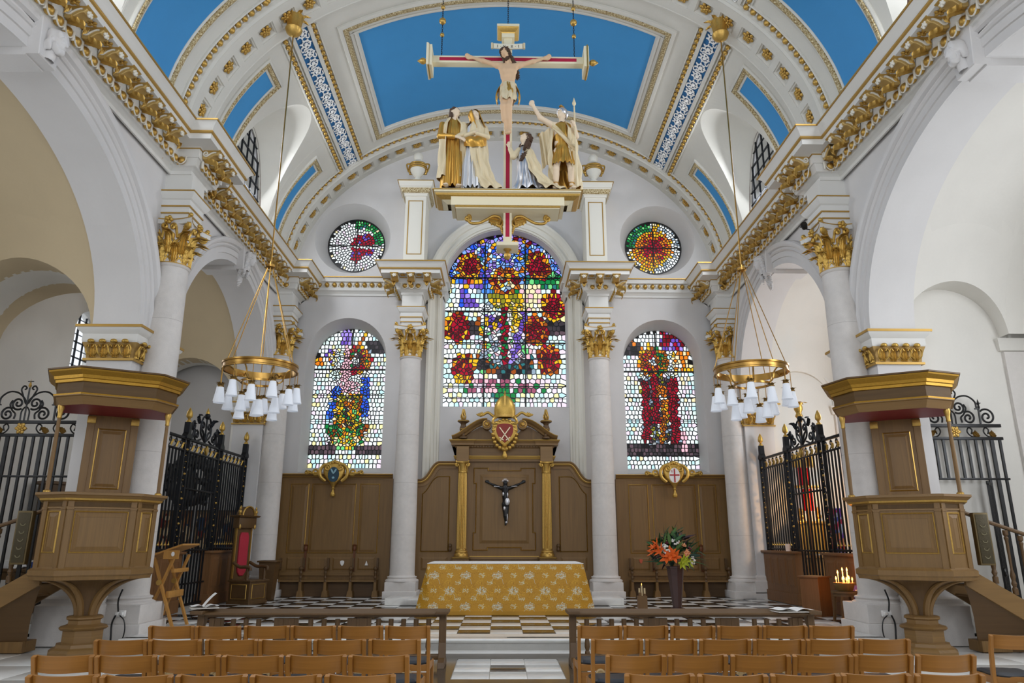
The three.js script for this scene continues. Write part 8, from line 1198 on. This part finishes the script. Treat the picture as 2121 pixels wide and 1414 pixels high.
// ---- the chapels beyond the screens
{
  const w = thing('tabernacle_shrine', 'gilded shrine with red hangings seen through the right iron screen', 'shrine', [7.05, DAIS, -17.0]);
  obj('altar_block', [rbox(1.0, 0.9, 0.5, 0, 0.45, 0, 0.01), rbox(1.08, 0.06, 0.56, 0, 0.93, 0, 0.01)], M.oak, w, 0.2);
  obj('gilded_tabernacle', [rbox(0.62, 0.66, 0.34, 0, 1.33, 0, 0.01), ...[-0.28, 0.28].map((x) => lathe([[0, 0.96], [0.05, 0.97], [0.035, 1.0], [0.035, 1.6], [0.055, 1.66], [0, 1.68]], 14, x, 0, 0.18)), rbox(0.74, 0.06, 0.42, 0, 1.69, 0, 0.01)], M.gold, w, 0.3);
  obj('red_hanging', [gridGeo(30, 6, (u, v) => [-0.13 + 0.26 * u, 1.95 + 0.5 * v, 0.05 + 0.03 * Math.sin(u * 26)]), gridGeo(30, 6, (u, v) => [-0.15 + 0.24 * u, 2.52 + 0.42 * v, 0.05 + 0.03 * Math.sin(u * 26)])], mat(0xd01024, { roughness: 0.6 }), w, 0.8); obj('gilded_canopy', [rbox(0.6, 0.05, 0.3, 0, 2.5, 0, 0.01), rbox(0.5, 0.3, 0.12, 0, 3.1, 0, 0.01), ...[-0.2, 0.2].flatMap((x) => [sph(0.07, x, 1.82, 0.1, 10, 8), lathe([[0, 1.72], [0.05, 1.73], [0.03, 1.85], [0.06, 1.95], [0, 2.05]], 12, x, 0, 0.1)]), lathe([[0, 2.95], [0.07, 2.97], [0.05, 3.1], [0.08, 3.2], [0, 3.3]], 12, 0.17, 0, 0.1)], M.gold, w, 0.6);
  const pl = new THREE.PointLight(0xffc070, 3, 6); pl.name = 'shrine_point_light'; pl.position.set(7.0, 2.2, -16.4); pl.shadow.radius = 5; scene.add(pl);  // bare warm point light before the shrine, no lamp body modelled
  const f = thing('processional_staff', 'gilded staff with a carved leafy head standing in the right chapel', 'staff', [6.96, DAIS, -16.7]); obj('pole', bar([0, 0, 0], [0, 4.0, 0], 0.04, 12), M.oakD, f); obj('gilded_head', [lathe([[0, 3.95], [0.07, 3.98], [0.04, 4.05], [0.09, 4.12], [0.06, 4.2], [0.1, 4.28], [0.1, 4.36], [0, 4.5]], 14), ...[0, 1, 2, 3, 4, 5].map((i) => acanthus(0.12, 0.3, 0.4, 0.2).translate(0, 4.15, 0.05).rotateY(i * PI / 3))], M.leaf, f, 0.8);
  // dark bronze sculpture
  const b = thing('wreath_sculpture', 'black bronze wreath-like sculpture behind the left iron screen', 'sculpture', [-7.25, 2.75, -16.9]); seed = 5;
  obj('wreath', [new THREE.TorusGeometry(0.46, 0.13, 10, 40), ...Array.from({ length: 70 }, () => { const a = rnd() * 2 * PI, q = rr(0.34, 0.64); return sph(rr(0.05, 0.1), q * Math.cos(a), q * Math.sin(a), rr(-0.05, 0.14), 7, 5); })], M.black, b, 0.8); obj('inner_figure', [sdfGeo(caps([[0, 0.3, 0, 0, 0.22, 0, 0.06, 0.07], [0, 0.2, 0, 0, -0.1, 0, 0.09, 0.12], [0, -0.1, 0, 0.02, -0.4, 0, 0.12, 0.16], [-0.08, 0.16, 0.02, -0.2, 0.0, 0.08, 0.05, 0.04], [0.08, 0.16, 0.02, 0.2, 0.02, 0.08, 0.05, 0.04]], 0.04), [-0.32, -0.65, -0.25], [0.32, 0.42, 0.25], 0.03)], M.black, b); obj('wall_fixing', bar([0, 0, -0.1], [0, 0, -0.45], 0.05), M.black, b);
  seed = 17; for (let i = 0; i < 4; i++) {
    const cv = document.createElement('canvas'); cv.width = 96; cv.height = 160; const c = cv.getContext('2d'); c.fillStyle = ['#a5835a', '#6d4a35', '#8a6f4e', '#7a5a3c'][i]; c.fillRect(0, 0, 96, 160); for (let k = 0; k < 46; k++) { c.fillStyle = pick(['#7c2418', '#27446a', '#c9a368', '#3a2a22', '#9a6a3a', '#d8c09a']); c.beginPath(); c.ellipse(14 + rnd() * 68, 20 + rnd() * 130, 5 + rnd() * 12, 8 + rnd() * 22, rnd() * 0.6 - 0.3, 0, 7); c.fill(); }
    const t = new THREE.CanvasTexture(cv); t.colorSpace = THREE.SRGBColorSpace; const pg = new THREE.PlaneGeometry(0.36, 0.9); pg.userData.done = true;
    const p = thing('icon_painting', ['reddish painted panel of robed figures behind the left screen, nearest the pulpit', 'dark painted panel of robed figures behind the left screen gate', 'pale brown painted panel of robed figures right of the gate post', 'brown painted panel of robed figures behind the throne back'][i], 'painting', [-7.9 + i * 0.48, 1.62, -17.2], 0, 'painted panels in the left chapel'); obj('painting', pg, mat(0xffffff, { map: t, roughness: 0.6 }), p).position.z = 0.03; obj('frame', [rbox(0.42, 0.96, 0.04, 0, 0, 0, 0.008)], M.oakD, p);
  }
  // dark doorway case and side table in the left aisle
  const d = thing('door_case', 'dark wooden doorcase with a shadowed opening in the left aisle', 'doorcase', [-8.35, DAIS, -14.4], 0.9); obj('case', [rbox(0.16, 2.2, 0.3, -0.55, 1.1, 0, 0.01), rbox(0.16, 2.2, 0.3, 0.55, 1.1, 0, 0.01), rbox(1.3, 0.2, 0.34, 0, 2.2, 0, 0.01), rbox(1.42, 0.06, 0.42, 0, 2.32, 0, 0.01)], M.oakD, d, 0.25); obj('shaded_opening', [rbox(0.95, 2.1, 0.06, 0, 1.05, -0.1, 0.006)], mat(0x1d1612, { roughness: 0.6 }), d); obj('cross_rail', rbox(0.95, 0.12, 0.08, 0, 1.35, -0.07, 0.006), M.oakD, d);  // near-black sheet fills the opening, its shade put into the colour
  const tb = thing('side_table', 'wooden side table with small ornaments in the left aisle', 'table', [-7.9, DAIS, -12.6]); obj('top', rbox(0.9, 0.05, 0.45, 0, 0.8, 0, 0.008), M.oakDH, tb); for (const [x, z] of [[-1, -1], [1, -1], [-1, 1], [1, 1]]) obj('leg', rbox(0.06, 0.78, 0.06, x * 0.4, 0.39, z * 0.18, 0.006), M.oakD, tb); obj('frieze', rbox(0.84, 0.14, 0.38, 0, 0.72, 0, 0.006), M.oakD, tb);
  const pa = [['white folded cloth', 0xf1f1f1, [-0.2, 0.825, 0]], ['blue and white cardboard box', 0x2a4d9a, [0.12, 0.825, 0.05]], ['small white paper box', 0xeeeeee, [-0.36, 0.825, 0.08]]];
  pa.forEach(([n, c, p], i) => { const q = thing(['folded_cloth', 'cardboard_box', 'paper_box'][i], n + ' on the side table in the left aisle', ['cloth', 'box', 'box'][i], [-7.9 + p[0], DAIS + p[1], -12.6 + p[2]]); obj(i ? 'body' : 'folds', i ? [rbox(0.12, 0.12, 0.1, 0, 0.06, 0, 0.006)] : [gridGeo(16, 10, (u, v) => [(u - 0.5) * 0.3, 0.01 + 0.12 * Math.max(0, 1 - Math.hypot(u - 0.5, v - 0.5) * 2) + 0.02 * Math.sin(u * 20), (v - 0.5) * 0.24])], mat(c, { roughness: 0.6 }), q, 0.8); if (i) obj('lid', rbox(0.124, 0.03, 0.104, 0, 0.115, 0, 0.005), M.white, q); });
  const ws = struct('trim_wainscot', [boxB(6.6, 8.9, DAIS, 1.15, -11.9, -11.86)], M.oak); void ws;
  const bh = thing('painted_banner', 'narrow orange and violet painted panel beside the right pulpit tub', 'painting', [6.5, 1.55, -14.5], -0.6); const cv = document.createElement('canvas'); cv.width = 64; cv.height = 256; const c = cv.getContext('2d'); seed = 77; for (let k = 0; k < 160; k++) { c.fillStyle = pick(['#e8683a', '#d94a6a', '#8a5ad0', '#c9d4f0', '#f0a070', '#5a6ac8']); c.beginPath(); c.ellipse(rnd() * 64, rnd() * 256, 6 + rnd() * 10, 10 + rnd() * 20, rnd(), 0, 7); c.fill(); } const t = new THREE.CanvasTexture(cv); t.colorSpace = THREE.SRGBColorSpace; const pg = new THREE.PlaneGeometry(0.3, 1.0); pg.userData.done = true; obj('print', pg, mat(0xffffff, { map: t }), bh).position.z = 0.02; obj('backing', rbox(0.32, 1.02, 0.02, 0, 0, 0, 0.004), M.white, bh);
}
// ---------------------------------------------------------------- bake the layout unit into metres
{
  const seen = new Set();
  scene.updateMatrixWorld(true);
  scene.traverse((o) => {
    if (o !== scene) o.position.multiplyScalar(UNIT);
    if (o.isMesh && !seen.has(o.geometry)) { seen.add(o.geometry); o.geometry.scale(UNIT, UNIT, UNIT); }
    if (o.isInstancedMesh) { const a = o.instanceMatrix.array; for (let i = 0; i < o.count; i++) { a[16 * i + 12] *= UNIT; a[16 * i + 13] *= UNIT; a[16 * i + 14] *= UNIT; } }
    if (o.isRectAreaLight) { o.width *= UNIT; o.height *= UNIT; }
    if (o.isPointLight || o.isSpotLight) { o.intensity *= UNIT * UNIT; if (o.distance) o.distance *= UNIT; o.castShadow = true; }
  });
}
renderer.render(scene, camera);
